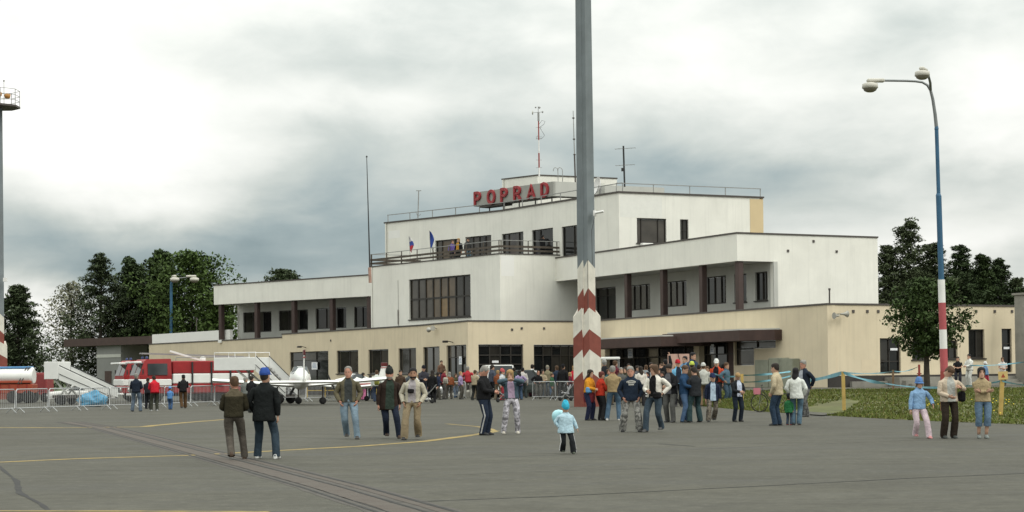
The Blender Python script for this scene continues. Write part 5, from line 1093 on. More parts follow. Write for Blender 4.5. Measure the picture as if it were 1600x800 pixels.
# bicycle behind the couple
c = lawnxy(1207, 69); BK = empty('bicycle', c, 'black bicycle with pink basket behind the man in beige', 'bicycle'); bx = lambda x, z, y=0: c+Vector((x, y+x*.35, z))
for x in (-.52, .52):
    mb = MB(); mb.tube([bx(x+.34*math.cos(i*.2618), .35+.34*math.sin(i*.2618)) for i in range(25)], .02, 5, cap=False); wv = mb.build('wheel', M_TYRE, BK); mb = MB()
    for i in range(8): mb.bar(bx(x, .35), bx(x+.33*math.cos(i*.785), .35+.33*math.sin(i*.785)), .005, .005)
    mb.build('spokes', M_RIM, wv)['kind'] = 'stuff'
mb = MB(); mb.tube([bx(-.52, .35), bx(-.4, .85), bx(.15, .8), bx(.0, .33), bx(.52, .35), bx(.15, .8)], .018, 5); mb.tube([bx(-.4, .85), bx(0, .33)], .018, 5); mb.build('frame', M_BLK, BK)
mb = MB(); mb.tube([bx(-.4, .85), bx(-.42, 1.02)], .014, 5); mb.tube([bx(-.42, 1.02, -.25), bx(-.36, 1.05), bx(-.42, 1.02, .25)], .014, 5); mb.build('handlebar', M_BLK, BK); mb = MB(); mb.box(bx(.17, .93), (.24, .14, .07), 0, bev=.03); mb.build('saddle', M_BLK, BK)
mb = MB(); mb.rings([[bx(-.62+x*.24+(0.02 if z else 0)*x, .68+z, y) for x, y in ((-.5, -.14), (.5, -.14), (.5, .14), (-.5, .14))] for z in (0, .24)], 0, True); mb.build('basket', mat('pink_basket', (.42, .14, .17), .7), BK)
# pushchair
def pushchair(px, dpt, label, col):
    c = xat(px, dpt); T = empty('pushchair', c, label, 'pushchair', 'pushchairs'); mb = MB()
    for y in (-.2, .2): mb.tube([c+Vector((-.3, y, .12)), c+Vector((.3, y, .75)), c+Vector((.52, y, 1.02))], .018, 5); mb.tube([c+Vector((.3, y, .12)), c+Vector((-.25, y, .6))], .018, 5)
    mb.tube([c+Vector((.52, -.2, 1.02)), c+Vector((.52, .2, 1.02))], .022, 5); mb.build('frame', M_STEEL, T)
    mb = MB(); mb.box(c+Vector((-.02, 0, .45)), (.45, .36, .08), 0, ry=.1, bev=.02); mb.box(c+Vector((.2, 0, .7)), (.08, .36, .5), 0, ry=.35, bev=.02); mb.build('seat', cloth(col), T); mb = MB(); rs = [[c+Vector((.22-.30*math.cos(a*.4), y, .82+.30*math.sin(a*.4))) for y in (-.19, 0, .19)] for a in range(0, 6)]; mb.rings(rs, 0, closed=False, smooth=True); mb.build('hood', cloth(col), T)
    for x in (-.32, .3):
        for y in (-.22, .22): mb = MB(); mb.lathe(c+Vector((x, y, .11)), [(.03, -.03), (.11, -.025), (.11, .025), (.03, .03)], 10, axis='Y'); mb.build('wheel', M_TYRE, T)
    mb = MB(); mb.box(c+Vector((.05, 0, .24)), (.32, .3, .12), 0, bev=.03); mb.build('shopping_net', M_FWHT if px < 700 else cloth((.1, .1, .1)), T)
pushchair(667, 99, 'black pushchair with white carrier behind the bearded man in cream', (.02, .02, .025)); pushchair(787, 100, 'dark pushchair behind the woman in a denim jacket', (.03, .03, .05)); pushchair(884, 103, 'pale pushchair left of the red-jacketed woman', (.4, .4, .42))
# ================================================================== people
def ik(a, c, l1, l2, hint):
    d = c-a; L = d.length; mx = (l1+l2)*.998
    if L > mx: c = a+d*(mx/L); d = c-a; L = mx
    L = max(L, abs(l1-l2)+.02); u = d.normalized(); x = (l1*l1-l2*l2+L*L)/(2*L); h = math.sqrt(max(1e-6, l1*l1-x*x)); n_ = (hint-u*hint.dot(u)).normalized()
    return a+u*x+n_*h, c
NC = 16
def trow(c, rx, ry, rot, sq=.84):
    out = []
    for j in range(NC):
        a = 2*math.pi*j/NC; s, co = math.sin(a), -math.cos(a)
        out.append(c+rot @ Vector((math.copysign(abs(s)**sq, s)*rx, math.copysign(abs(co)**sq, co)*ry, 0)))
    return out
class Loft:
    """continuous lofted figure or garment: torso rings, arms bridged to armholes, legs split at the crotch"""
    def __init__(s): s.v = []; s.f = []; s.m = []
    def ring(s, pts): o = len(s.v); s.v += pts; return list(range(o, o+len(pts)))
    def bridge(s, A, B, m=0, closed=True, mf=None):
        n_ = len(A)
        for i in range(n_ if closed else n_-1):
            j = (i+1) % n_; s.f.append((A[i], A[j], B[j], B[i])); s.m.append(mf(i) if mf else m)
    def fan(s, A, p, m=0):
        o = len(s.v); s.v.append(p)
        for i in range(len(A)): s.f.append((A[i], A[(i+1) % len(A)], o)); s.m.append(m)
ARMA = [(.7, -.7), (0, -1), (-.7, -.7), (-1, 0), (-.7, .7), (0, 1), (.7, .7), (1, 0)]
def limb_arm(lf, loop, pts, rad, side, m=0, end=True, mats=None):
    t0 = Vector((side, 0, 0)); q = Quaternion(); prev = loop; tp = t0
    for i, p in enumerate(pts):
        t = ((pts[i+1]-p) if i < len(pts)-1 else (p-pts[i-1])).normalized()
        if 0 < i < len(pts)-1: t = (t+(p-pts[i-1]).normalized()).normalized()
        if i == 0: t = (t+t0*.8).normalized()
        q = tp.rotation_difference(t) @ q; tp = t; f_, u_ = q @ Vector((0, -1, 0)), q @ Vector((0, 0, 1))
        r = lf.ring([p+f_*(a*rad[i])+u_*(b*rad[i]) for a, b in ARMA]); lf.bridge(prev, r, mats[i] if mats else m); prev = r
    if end: lf.fan(prev, pts[-1], mats[-1] if mats else m)
    return prev, q
LEGA = [R(-40+i*32.5) for i in range(9)]+[R(270)]
def limb_leg(lf, loop, pts, rad, side, m=0, end=True):
    q = Quaternion(); prev = loop; tp = Vector((0, 0, -1))
    for i, p in enumerate(pts):
        t = ((pts[i+1]-p) if i < len(pts)-1 else (p-pts[i-1])).normalized()
        if 0 < i < len(pts)-1: t = (t+(p-pts[i-1]).normalized()).normalized()
        q = tp.rotation_difference(t) @ q; tp = t; f_, o_ = q @ Vector((0, -1, 0)), q @ Vector((side, 0, 0)); rr = rad[i] if isinstance(rad[i], tuple) else (rad[i], rad[i])
        r = lf.ring([p+f_*(math.cos(a)*rr[0])+o_*(math.sin(a)*rr[1]) for a in LEGA]); lf.bridge(prev, r, m); prev = r
    if end: lf.fan(prev, pts[-1], m)
    return prev
def finish(lf, name, mats, parent, sub=0, extra=None):
    me = bpy.data.meshes.new(name); vs, fs, ms = lf.v, lf.f, lf.m
    if extra: o = len(vs); vs = vs+extra.v; fs = fs+[tuple(i+o for i in f) for f in extra.f]; ms = ms+extra.mi
    me.from_pydata([tuple(v) for v in vs], [], fs)
    for m_ in mats: me.materials.append(m_)
    me.polygons.foreach_set('material_index', ms); me.polygons.foreach_set('use_smooth', [True]*len(fs))
    bm = bmesh.new(); bm.from_mesh(me); bmesh.ops.recalc_face_normals(bm, faces=bm.faces); bm.to_mesh(me); bm.free()
    ob = bpy.data.objects.new(name, me); COL.objects.link(ob); ob.parent = parent
    if sub: md = ob.modifiers.new('smooth', 'SUBSURF'); md.levels = sub; md.render_levels = sub
    return ob
HEADP = [(-.095, .058, .076, -.010), (-.118, .040, .060, -.040), (-.100, .056, .078, -.022), (-.068, .066, .088, -.012), (-.030, .072, .094, -.004), (.000, .075, .097, 0), (.028, .077, .099, 0), (.058, .077, .099, .003), (.090, .071, .093, .006), (.113, .056, .075, .008), (.128, .034, .048, .008)]
def head_r(z):
    P = HEADP[3:]
    if z <= P[0][0]: return P[0][1:]
    for a, b in zip(P, P[1:]):
        if a[0] <= z <= b[0]: t = (z-a[0])/(b[0]-a[0]); return tuple(a[i]+(b[i]-a[i])*t for i in (1, 2, 3))
    return P[-1][1:]
M_EYE = mat('eye_dark', (.02, .015, .012), .4); M_LIP = mat('lips', (.30, .12, .10), .6)
SKINS = [mat('skin_light', (.50, .30, .21), .6, .06, 8, spec=.3), mat('skin_ruddy', (.47, .24, .17), .6, .06, 8, spec=.3), mat('skin_tan', (.36, .20, .13), .6, .06, 8, spec=.3)]
HAIR = {'dark': (.022, .016, .012), 'brown': (.075, .042, .022), 'grey': (.22, .21, .19), 'blond': (.30, .19, .08), 'black': (.010, .009, .010), 'red': (.11, .03, .022)}
PW = {'down': (.262, -.03, .86), 'pocket': (.205, -.10, .93), 'front': (.06, -.30, 1.10), 'face': (.075, -.21, 1.50), 'phone': (.10, -.12, 1.52), 'cross': (-.10, -.20, 1.17), 'belly': (.08, -.21, 1.05), 'back': (.12, .17, .95), 'swingf': (.26, -.22, .90), 'swingb': (.27, .18, .90), 'up': (.20, -.12, 1.95), 'hip': (.24, -.02, 1.02), 'fwd': (.22, -.42, 1.22), 'bag': (.30, .02, .84)}
def person(loc, H, heading, label, top, legs, shoes=(.03, .03, .03), hair='brown', hstyle='short', hat=None, pose='stand', arms=('down', 'down'), lean=0, look=(0, 0, 0), skin=0, hem=.86, flare=1.0, openf=None, fat=1.0, sleeve=1.0, loose=1.0, child=0, sub=1, cuffs=None, beard=False, group='visitors on the apron', seed=0, short_legs=0, stripe=None, yoke=None, bare_calf=False):
    rg = random.Random(seed+int(loc[0]*37)+int(loc[1]*11)); look = (look[0]+rg.uniform(-16, 16), look[1]+rg.uniform(-3, 7), look[2]+rg.uniform(-5, 5)); lean = lean+rg.uniform(-1, 4); sway = rg.uniform(-.035, .035); T = empty('person', loc, label, 'person', group, R(heading))
    S = H/1.75; ls = 1-.10*child; hs = 1.06+.30*child; V = lambda x, y, z: Vector((x, y, z))
    # ---- skeleton in a 1.75 m body, scaled at the end through S
    hipz = .92*ls; up = 1.75-(1.75-.92)*1.0; dz = hipz-.92; sq_ = 1-.06*child
    def tz(z): return (hipz+(z-.92)*(1.75*1-hipz-.245*hs)/(1.75-.92-.245)) if z > .92 else z*ls     # torso heights
    rotL = Matrix.Rotation(R(lean), 3, 'X')
    piv = V(0, 0, hipz)
    def tp(x, y, z): return piv+rotL @ (V(x, y, tz(z))-piv)
    A = {'stand': ((.115, .02, .0), (.115, -.03, .0)), 'walk': ((.09, -.24, .0), (.09, .24, .05)), 'walk2': ((.09, .22, .05), (.09, -.22, .0)), 'wide': ((.19, .0, 0), (.19, .0, 0)), 'close': ((.085, .0, 0), (.085, -.05, 0)), 'weight': ((.10, .04, 0), (.16, -.10, 0)), 'step': ((.10, -.15, 0), (.10, .14, .02)), 'sit': ((.12, -.45, 0), (.12, -.42, 0)), 'amble': ((.19, -.20, 0), (.06, .22, .05)), 'amble2': ((.05, .20, .05), (.20, -.20, 0)), 'astride': ((.22, .05, 0), (.20, -.16, 0))}[pose]
    ft = {}; kn = {}
    drop = .045 if pose[:4] in ('walk', 'ambl', 'astr') else .016
    if pose == 'sit': drop = .42*ls
    piv.z -= drop; hz_ = hipz-drop
    base_tp = tp
    def tp(x, y, z): return V(sway*(1-.9*min(1, max(0, (z-.92)/.5))), 0, hz_)+rotL @ (V(x*sq_, y, tz(z)-hipz)-V(0, 0, .06*sway*x*8*0))
    for s_, (fx, fy, fz) in ((-1, A[0]), (1, A[1])):
        hp = V(s_*.092*sq_+sway, 0, hz_-.0); an = V(s_*fx, fy, (.085+fz)*1.0); k_, an = ik(hp, an, .43*ls, .415*ls, V(s_*.12, -1, .0)); ft[s_] = an; kn[s_] = (hp, k_)
    sh = {}; el = {}; wr = {}
    for s_, a in ((-1, arms[0]), (1, arms[1])):
        w = PW[a] if isinstance(a, str) else a; sp = tp(s_*.180*(.5+.5*fat), .01, 1.400); wt = tp(s_*w[0], w[1], w[2]); e_, wt = ik(sp, wt, .285*(1-.1*child), .255*(1-.1*child), rotL @ V(s_*.75, .55, -.35)); sh[s_] = sp; el[s_] = e_; wr[s_] = wt
    hc = tp(0, -.012, 1.75-.135*1.0); nk = tp(0, .012, 1.50)
    hcz = 1.75-.135*hs
    hc = V(0, 0, hz_)+rotL @ V(0, -.012, (1.75-.135*hs)-hipz)
    rotH = rotL @ Matrix.Rotation(R(look[0]), 3, 'Z') @ Matrix.Rotation(R(look[1]), 3, 'X') @ Matrix.Rotation(R(look[2]), 3, 'Y')
    def hp_(x, y, z): return hc+rotH @ V(x*hs, y*hs, z*hs)
    # ---- body: one continuous skin mesh
    lf = Loft(); rows = []
    for z, rx, ry in ((.93, .125, .085), (1.08, .105, .078), (1.22, .115, .085), (1.29, .122, .088), (1.34, .122, .084), (1.385, .112, .074), (1.43, .080, .064), (1.475, .058, .060)): rows.append(lf.ring(trow(tp(0, .0, z), rx*fat, ry*fat, rotL)))
    rows.append(lf.ring(trow(hp_(0, .02, -.10), .054*hs, .058*hs, rotH, 1)))
    for i, (z, rx, ry, yo) in enumerate(HEADP):
        pts = []
        for j in range(NC):
            a = 2*math.pi*j/NC; x, y = math.sin(a)*rx, -math.cos(a)*ry+yo
            if i >= 3:
                if j == 0: y += {3: -.004, 4: -.024, 5: -.014, 6: -.002}.get(i, 0)
                if j in (1, 15): y += {5: .004, 6: .007}.get(i, 0)
                if j in (4, 12) and i in (4, 5, 6): x *= 1.20
            pts.append(hp_(x, y, z))
        rows.append(lf.ring(pts))
    K = 3
    for i in range(len(rows)-1):
        if i in (K, K+1): 
            for j in range(NC):
                if j in (3, 4, 11, 12): continue
                lf.f.append((rows[i][j], rows[i][(j+1) % NC], rows[i+1][(j+1) % NC], rows[i+1][j])); lf.m.append(0)
        else: lf.bridge(rows[i], rows[i+1])
    lf.fan(rows[-1], hp_(0, .008, .135))
    def loopL(rw, s_): cs = (3, 4, 5) if s_ > 0 else (13, 12, 11); return [rw[K][cs[0]], rw[K][cs[1]], rw[K][cs[2]], rw[K+1][cs[2]], rw[K+2][cs[2]], rw[K+2][cs[1]], rw[K+2][cs[0]], rw[K+1][cs[0]]]
    ext = MB()
    for s_ in (-1, 1):
        a, b, c = sh[s_], el[s_], wr[s_]; _, q = limb_arm(lf, loopL(rows, s_), [a+V(-s_*.02, 0, -.03), a.lerp(b, .5), b, b.lerp(c, .45), c], [.034, .036, .034, .033, .026], s_)
        # hand: palm and five curled fingers rooted in it
        t = (c-b).normalized(); w_ = (q @ V(0, -1, 0)).normalized(); nn = t.cross(w_).normalized(); k = (.92+.1*(1-child))*(1 if not child else .9)
        ext.rings([[c+t*(u*k)+w_*(x*wd*k)+nn*(y*th*k) for x, y in ((-1, -.5), (0, -1), (1, -.5), (1, .5), (0, 1), (-1, .5))] for u, wd, th in ((-.03, .024, .020), (.02, .034, .016), (.06, .042, .016), (.092, .040, .013))], 0, True, True, True)
        inn = nn*(-s_ if nn.dot(V(-s_, 0, 0)) > 0 else s_); inn = nn if nn.dot(V(-s_, -.3, 0)) > 0 else -nn
        for i in range(4):
            o_ = c+t*(.085*k)+w_*((-.030+.020*i)*k); l = (.058, .072, .076, .066)[i]*k; p1 = o_+t*(l*.5)+inn*(l*.12); p2 = p1+t*(l*.30)+inn*(l*.38); ext.tube([o_, p1, p2], [.0095*k, .0088*k, .006*k], 5)
        o_ = c+t*(.018*k)+w_*(.026*k); p1 = o_+t*(.03*k)+w_*(.030*k)+inn*(.012*k); p2 = p1+t*(.034*k)+w_*(.006*k)+inn*(.012*k); ext.tube([o_, p1, p2], [.012*k, .0105*k, .007*k], 5)
    mid = lf.ring([V(0, 0, hz_-.02)])[0]; r0 = rows[0]
    for s_ in (-1, 1):
        loop = [r0[j % NC] for j in (range(0, 9) if s_ > 0 else range(16, 7, -1))]+[mid]; hp, kk = kn[s_]; an = ft[s_]
        limb_leg(lf, loop, [hp.lerp(kk, .28), hp.lerp(kk, .65), kk, kk.lerp(an, .35), kk.lerp(an, .75), an], [.058, .055, .048, .050, .042, .038], s_)
    # face
    for s_ in (-1, 1):
        ext.add([hp_(s_*.031+x, -.0925-.004*(z > 0), .014+z) for x, z in ((-.012, -.005), (.012, -.005), (.012, .006), (-.012, .006))], [(0, 1, 2, 3)], 1); ext.add([hp_(s_*.031+x, -.098, .035+z) for x, z in ((-.018, -.003), (.018, -.003), (.018, .005), (-.018, .005))], [(0, 1, 2, 3)], 3)
    ext.add([hp_(x, -.1035, -.066+z) for x, z in ((-.022, -.004), (.022, -.004), (.022, .004), (-.022, .004))], [(0, 1, 2, 3)], 2)
    hm = mat('hair_'+hair, HAIR[hair], .75, .3, 14, spec=.3); sk = SKINS[skin]
    body = finish(lf, 'body', [sk, M_EYE, M_LIP, hm], T, 0, ext)
    # ---- trousers
    tc, tk = legs; tm = cloth(tc, tk); lf = Loft(); rows = []
    for z, rx, ry in ((1.03, .160, .125), (.98, .178, .138), (.90, .190, .148)): rows.append(lf.ring(trow(tp(0, .004, z) if z > .92 else V(sway, .004, hz_+(z-.92)), rx*(.35+.65*fat), ry*(.2+.8*fat), rotL if z > .95 else Matrix.Identity(3))))
    for i in range(2): lf.bridge(rows[i], rows[i+1])
    mid = lf.ring([V(0, 0, hz_-.10)])[0]; r0 = rows[-1]
    for s_ in (-1, 1):
        loop = [r0[j % NC] for j in (range(0, 9) if s_ > 0 else range(16, 7, -1))]+[mid]; hp, kk = kn[s_]; an = ft[s_]; w = loose; out = V(s_*.012, 0, 0)
        pts = [hp.lerp(kk, .25)+out, hp.lerp(kk, .5)+out, hp.lerp(kk, .8), kk, kk.lerp(an, .2)+V(0, .01, 0), kk.lerp(an, .45), kk.lerp(an, .7), kk.lerp(an, .9), an+V(0, .0, -.045)]; rd = [.108, .100, .091, .087, .086*w, .082*w, .080*w, .083*w, .080*w]
        rd = [(x*(1+rg.uniform(-.07, .08)), x*(1+rg.uniform(-.07, .07))) for x in rd]
        if bare_calf: pts = pts[:6]; rd = rd[:6]
        limb_leg(lf, loop, pts, rd, s_, end=False)
    finish(lf, 'trousers', [tm], T, sub)
    if stripe:
        for s_ in (-1, 1):
            hp, kk = kn[s_]; an = ft[s_]; mb = MB(); w = .016+.022*(child > .5); c_ = [hp.lerp(kk, .3)+V(s_*.118, 0, 0), hp.lerp(kk, .7)+V(s_*.100, 0, 0), kk+V(s_*.09, 0, 0), kk.lerp(an, .5)+V(s_*.083*loose, 0, 0), an+V(s_*.083*loose, 0, -.03)]
            mb.rings([[p_+V(0, -w, 0), p_+V(s_*.008, -w, 0), p_+V(s_*.008, w, 0), p_+V(0, w, 0)] for p_ in c_], 0, True); fixn(mb.build('side_stripe', cloth(stripe), T, world=False))
    # ---- shoes
    sm_ = mat('shoe_%d_%d_%d' % tuple(int(c*255) for c in shoes), shoes, .6, .15, 8)
    for s_ in (-1, 1):
        an = ft[s_]; lift = an.z-.085; mb = MB(); rs = []; toe = -.16*(1-.25*child); hk = (1-.15*child)
        pit = .0 if lift < .02 else .35
        for y, w, h in ((.075, .022, .03), (.07, .034, .085), (.02, .040, .115), (-.05, .044, .085), (-.11, .047, .060), (-.155, .040, .045), (-.18, .018, .025)):
            yy = y*hk; zz = -lift*0+max(0, (y*pit if pit else 0)); rs.append([V(an.x+s_*.012*(-y*2)+x*w*1.02, an.y+yy, lift+zz+.006+z*h) for x, z in ((-1, 0), (1, 0), (1.03, .35), (.72, .95), (0, 1.05), (-.72, .95), (-1.03, .35))])
        mb.rings(rs, 0, True, True, True); o_ = mb.build('shoe', sm_, T, world=False); fixn(o_)
    # ---- upper garment
    uc, uk = top; um = cloth(uc, uk); lf = Loft(); rows = []; J = 1.0 if uk != 'tee' else .93
    hemz = hem*1.0; lo_ = []
    zs = [hemz+.015, hemz] if True else []
    def gr(z, rx, ry): 
        c_ = tp(0, .004, z) if z > .92 else V(sway, .004, hz_+(z-.92)*ls)
        return trow(c_, rx*(.25+.75*fat)*J, ry*(.1+.9*fat)*J, rotL if z > .92 else Matrix.Identity(3))
    prof = [(hemz+.03, .180*flare, .142*flare), (hemz, .200*flare, .158*flare), (max(hemz+.05, .95), .196*(1+(flare-1)*.5), .155*(1+(flare-1)*.4)), (1.10, .186, .146), (1.21, .190, .150), (1.29, .194, .150), (1.35, .194, .144), (1.405, .180, .126), (1.455, .130, .102), (1.490, .086, .086), (1.528, .082, .088), (1.50, .068, .074)]
    for z, rx, ry in prof: rows.append(lf.ring([v+Vector((rg.uniform(-1, 1), rg.uniform(-1, 1), rg.uniform(-1, 1)))*.004 for v in gr(z, rx, ry)]))
    KG = 5
    yk = cloth(yoke) if yoke else None
    mats_ = [um]+([cloth(openf)] if openf else [])
    if yk: mats_.append(yk)
    yi = len(mats_)-1
    for i in range(len(rows)-1):
        for j in range(NC):
            if i in (KG, KG+1) and j in (3, 4, 11, 12): continue
            mi_ = 1 if (openf and j in (15, 0) and 0 < i < 10) else (yi if (yk and i >= KG+1) else 0)
            lf.f.append((rows[i][j], rows[i][(j+1) % NC], rows[i+1][(j+1) % NC], rows[i+1][j])); lf.m.append(mi_)
    if openf:
        for i in range(1, 10):
            v = lf.v[rows[i][0]]; lf.v[rows[i][0]] = v+rotL @ V(0, .03, 0)
            for j in (1, 15): lf.v[rows[i][j]] = lf.v[rows[i][j]]+rotL @ V((.03 if j == 1 else -.03)*.6, -.006, 0)
    K_ = K
    for s_ in (-1, 1):
        cs = (3, 4, 5) if s_ > 0 else (13, 12, 11); rw = rows; lp = [rw[KG][cs[0]], rw[KG][cs[1]], rw[KG][cs[2]], rw[KG+1][cs[2]], rw[KG+2][cs[2]], rw[KG+2][cs[1]], rw[KG+2][cs[0]], rw[KG+1][cs[0]]]
        a, b, c = sh[s_], el[s_], wr[s_]; pts = [a+V(s_*.008, 0, -.022), a.lerp(b, .28), a.lerp(b, .62), a.lerp(b, .9), b, b.lerp(c, .12), b.lerp(c, .4), b.lerp(c, .72), b.lerp(c, .95)]; rd = [.072, .075, .072, .070, .070, .068, .064, .058, .053]
        if sleeve < 1: k = 3; pts = pts[:k]; rd = [r_*1.02 for r_ in rd[:k]]
        rd = [r_*(1+rg.uniform(-.04, .06)) for r_ in rd]; limb_arm(lf, lp, pts, rd, s_, end=False)
    nm = 'jacket' if uk in ('cloth', 'denim') else 'shirt'
    finish(lf, 'jacket' if (openf or flare > 1) else 'top', mats_, T, sub)
    if cuffs: pass
    # ---- hair, beard and hats
    if hstyle != 'bald':
        lf = Loft(); lows = []
        for j in range(NC):
            a = min(j, NC-j)      # 0 front .. 8 back
            lows.append({'short': [.080, .078, .062, .030, .012, -.030, -.055, -.062, -.065], 'long': [.082, .075, .040, -.10, -.17, -.20, -.22, -.23, -.235], 'bob': [.080, .072, .030, -.06, -.085, -.09, -.095, -.10, -.10], 'thin': [.115, .110, .095, .035, .012, -.020, -.045, -.05, -.05], 'fringe': [.060, .058, .040, -.04, -.07, -.08, -.085, -.09, -.09]}[hstyle][a])
        rr = []
        for i in range(8):
            pts = []
            for j in range(NC):
                z = lows[j]+(.128-lows[j])*(1-(1-i/7)**1.3); rx, ry, yo = head_r(z); a = 2*math.pi*j/NC; k = (1.07 if i else 1.03) if not hat else 1.01; k += .05*(hstyle in ('long', 'bob', 'fringe'))
                if z < -.07: rx, ry = .080, .098; yo = .018
                pts.append(hp_(math.sin(a)*(rx*k+.004+rg.uniform(0, .006)), -math.cos(a)*(ry*k+.004+rg.uniform(0, .006))+yo, z+(.012 if not hat else 0)*(i > 3)+rg.uniform(-.004, .004)))
            rr.append(lf.ring(pts))
        for i in range(7): lf.bridge(rr[i], rr[i+1])
        lf.fan(rr[-1], hp_(0, .008, .152 if not hat else .138)); finish(lf, 'hair', [hm], T, 0)
    if beard:
        mb = MB(); rs = []
        for z, k in ((-.05, 1.05), (-.085, 1.1), (-.118, 1.0), (-.13, .7)):
            rx, ry, yo = head_r(max(z, -.068)); sc_ = 1 if z > -.1 else .75; rs.append([hp_(math.sin(R(a))*rx*k*sc_, -math.cos(R(a))*ry*k*sc_-.012, z) for a in (-80, -50, -25, 0, 25, 50, 80)])
        mb.rings(rs, 0, closed=False, smooth=True); mb.build('beard', mat('hair_'+beard, HAIR[beard], .8, .3, 14), T, world=False)
    if hat:
        kind, hcol = hat; hm2 = cloth(hcol); mb = MB(); rs = []
        for z, k in ((.030, 1.13), (.05, 1.19), (.09, 1.22), (.128, 1.22), (.155, 1.05), (.168, .55)):
            rx, ry, yo = head_r(min(z, .113)); 
            if z > .12: rx *= .98; ry *= .98
            rs.append([hp_(math.sin(R(22.5*j))*(rx*k+.004), -math.cos(R(22.5*j))*(ry*k+.004)+yo, z+(.02 if kind == 'beanie' and z > .08 else 0)+(-.015*math.cos(R(22.5*j)) if kind == 'beanie' else 0)) for j in range(NC)])
        mb.rings(rs, 0, True, True, True)
        if kind == 'cap':
            mb.rings([[hp_(math.sin(R(a))*.085, -math.cos(R(a))*.108, .045+z) for a in (-60, -30, 0, 30, 60)]+[hp_(math.sin(R(a))*.072, -.108-math.cos(R(a))*.070, .030+z) for a in (60, 30, 0, -30, -60)] for z in (0, .008)], 0, True)
        if kind in ('bucket', 'brim'):
            rs = []
            for r_, z in ((1.08, .05), (1.5, .012), (1.5, .006), (1.05, .03)): rs.append([hp_(math.sin(R(22.5*j))*.078*r_, -math.cos(R(22.5*j))*.10*r_, z) for j in range(NC)])
            mb.rings(rs, 0, False, True, True)
        if kind == 'beanie': mb.lathe(hp_(0, .01, .205), [(.01, -.02), (.028, 0), (.01, .022)], 8)
        fixn(mb.build('hat', hm2, T, world=False))
    T.scale = (S, S, S)
    T['_rig'] = 0; del T['_rig']
    return T, dict(wr=wr, sh=sh, head=hp_, tp=tp, S=S)
def PP(px, fy, ty, heading, label, top, legs, depth=None, ground=0.0, **k):
    """place a person by where the feet and the top of the head are in the photograph"""
    if depth is None: p = atZ(px, fy, ground)
    else: p = xat(px, depth, ground)
    H = atY(px, ty, p.y).z-p.z
    hd = heading
    k.setdefault('sub', 1 if p.y < 75 else 0)
    return person(p, H, hd, label, top, legs, **k)
C = lambda *c: (c, 'cloth')
D_ = lambda *c: (c, 'denim')
CM = lambda *c: (c, 'camo')
BLACKC = (.012, .012, .013); JEAN = (.075, .125, .18); DJEAN = (.025, .042, .068)
def world_of(T, v): return Vector(T.location)+Matrix.Rotation(T.rotation_euler.z, 3, 'Z') @ (Vector(v)*T.scale[0])
def bag(T, rig, v, size, col, name, label, cat, bev=.04, rz=0):
    mb = MB(); w = world_of(T, v); mb.box(w, size, 0, rz=T.rotation_euler.z+rz, bev=bev); return tag(mb.build(name, cloth(col)), label, cat)
# --- near pair seen from behind
PP(367, 718, 585, 187, 'man in olive-brown jacket with tan yoke seen from behind, left of the near pair', C(.030, .026, .015), C(.085, .074, .062), hair='brown', arms=('belly', 'belly'), pose='amble', hem=.90, shoes=(.06, .035, .02), yoke=(.085, .07, .045), skin=1, fat=1.08)
PP(415, 717, 573, 172, 'man in long black jacket and blue cap seen from behind, right of the near pair', C(.011, .013, .013), D_(.030, .045, .06), hair='dark', hat=('cap', (.035, .08, .30)), arms=('down', 'pocket'), pose='astride', hem=.74, flare=1.1, shoes=(.62, .62, .60), fat=1.08)
# --- three men walking towards the camera
PP(545, 686, 570, 4, 'man with shaved head, open olive jacket and pale jeans walking forward', C(.105, .092, .058), D_(.17, .23, .28), hair='grey', hstyle='thin', arms=('pocket', 'pocket'), pose='amble2', hem=.90, openf=(.042, .046, .045), skin=1, shoes=(.05, .045, .04))
PP(609, 685, 573, 12, 'grey-bearded man in black hat and open dark brown coat', C(.028, .018, .014), C(.016, .022, .038), hat=('beanie', (.02, .022, .02)), beard='grey', hair='grey', arms=('down', 'down'), pose='amble2', hem=.72, flare=1.14, openf=(.028, .042, .032), skin=1, shoes=(.05, .03, .02), fat=1.12)
T, rig = PP(647, 687, 572, -8, 'bearded man in cream jacket and khaki trousers with a camera on his chest', C(.42, .39, .31), C(.24, .19, .12), hair='black', beard='black', arms=('pocket', 'pocket'), pose='amble', hem=.92, skin=2, shoes=(.02, .02, .02), loose=1.25, openf=(.36, .33, .34))
bag(T, rig, (-.03, -.20, 1.16), (.15, .10, .10), (.012, .012, .013), 'camera', 'black camera hanging on the cream-jacketed man', 'camera', .02)
# --- couple in the middle
PP(757, 680, 571, 72, 'balding man in black sweater and navy tracksuit bottoms looking down at his hands', C(.012, .012, .012), C(.018, .026, .045), hair='grey', hstyle='thin', arms=('front', 'front'), pose='stand', look=(0, 32, 0), skin=1, stripe=(.42, .42, .42), hem=.90, fat=1.1, shoes=(.02, .02, .02))
PP(798, 678, 577, 3, 'blond woman in denim jacket and white patterned trousers photographing', D_(.065, .10, .125), CM(.48, .46, .50), hair='blond', hstyle='bob', arms=('face', 'face'), pose='wide', hem=.97, openf=(.42, .31, .42), shoes=(.45, .42, .36), look=(0, 5, 0))
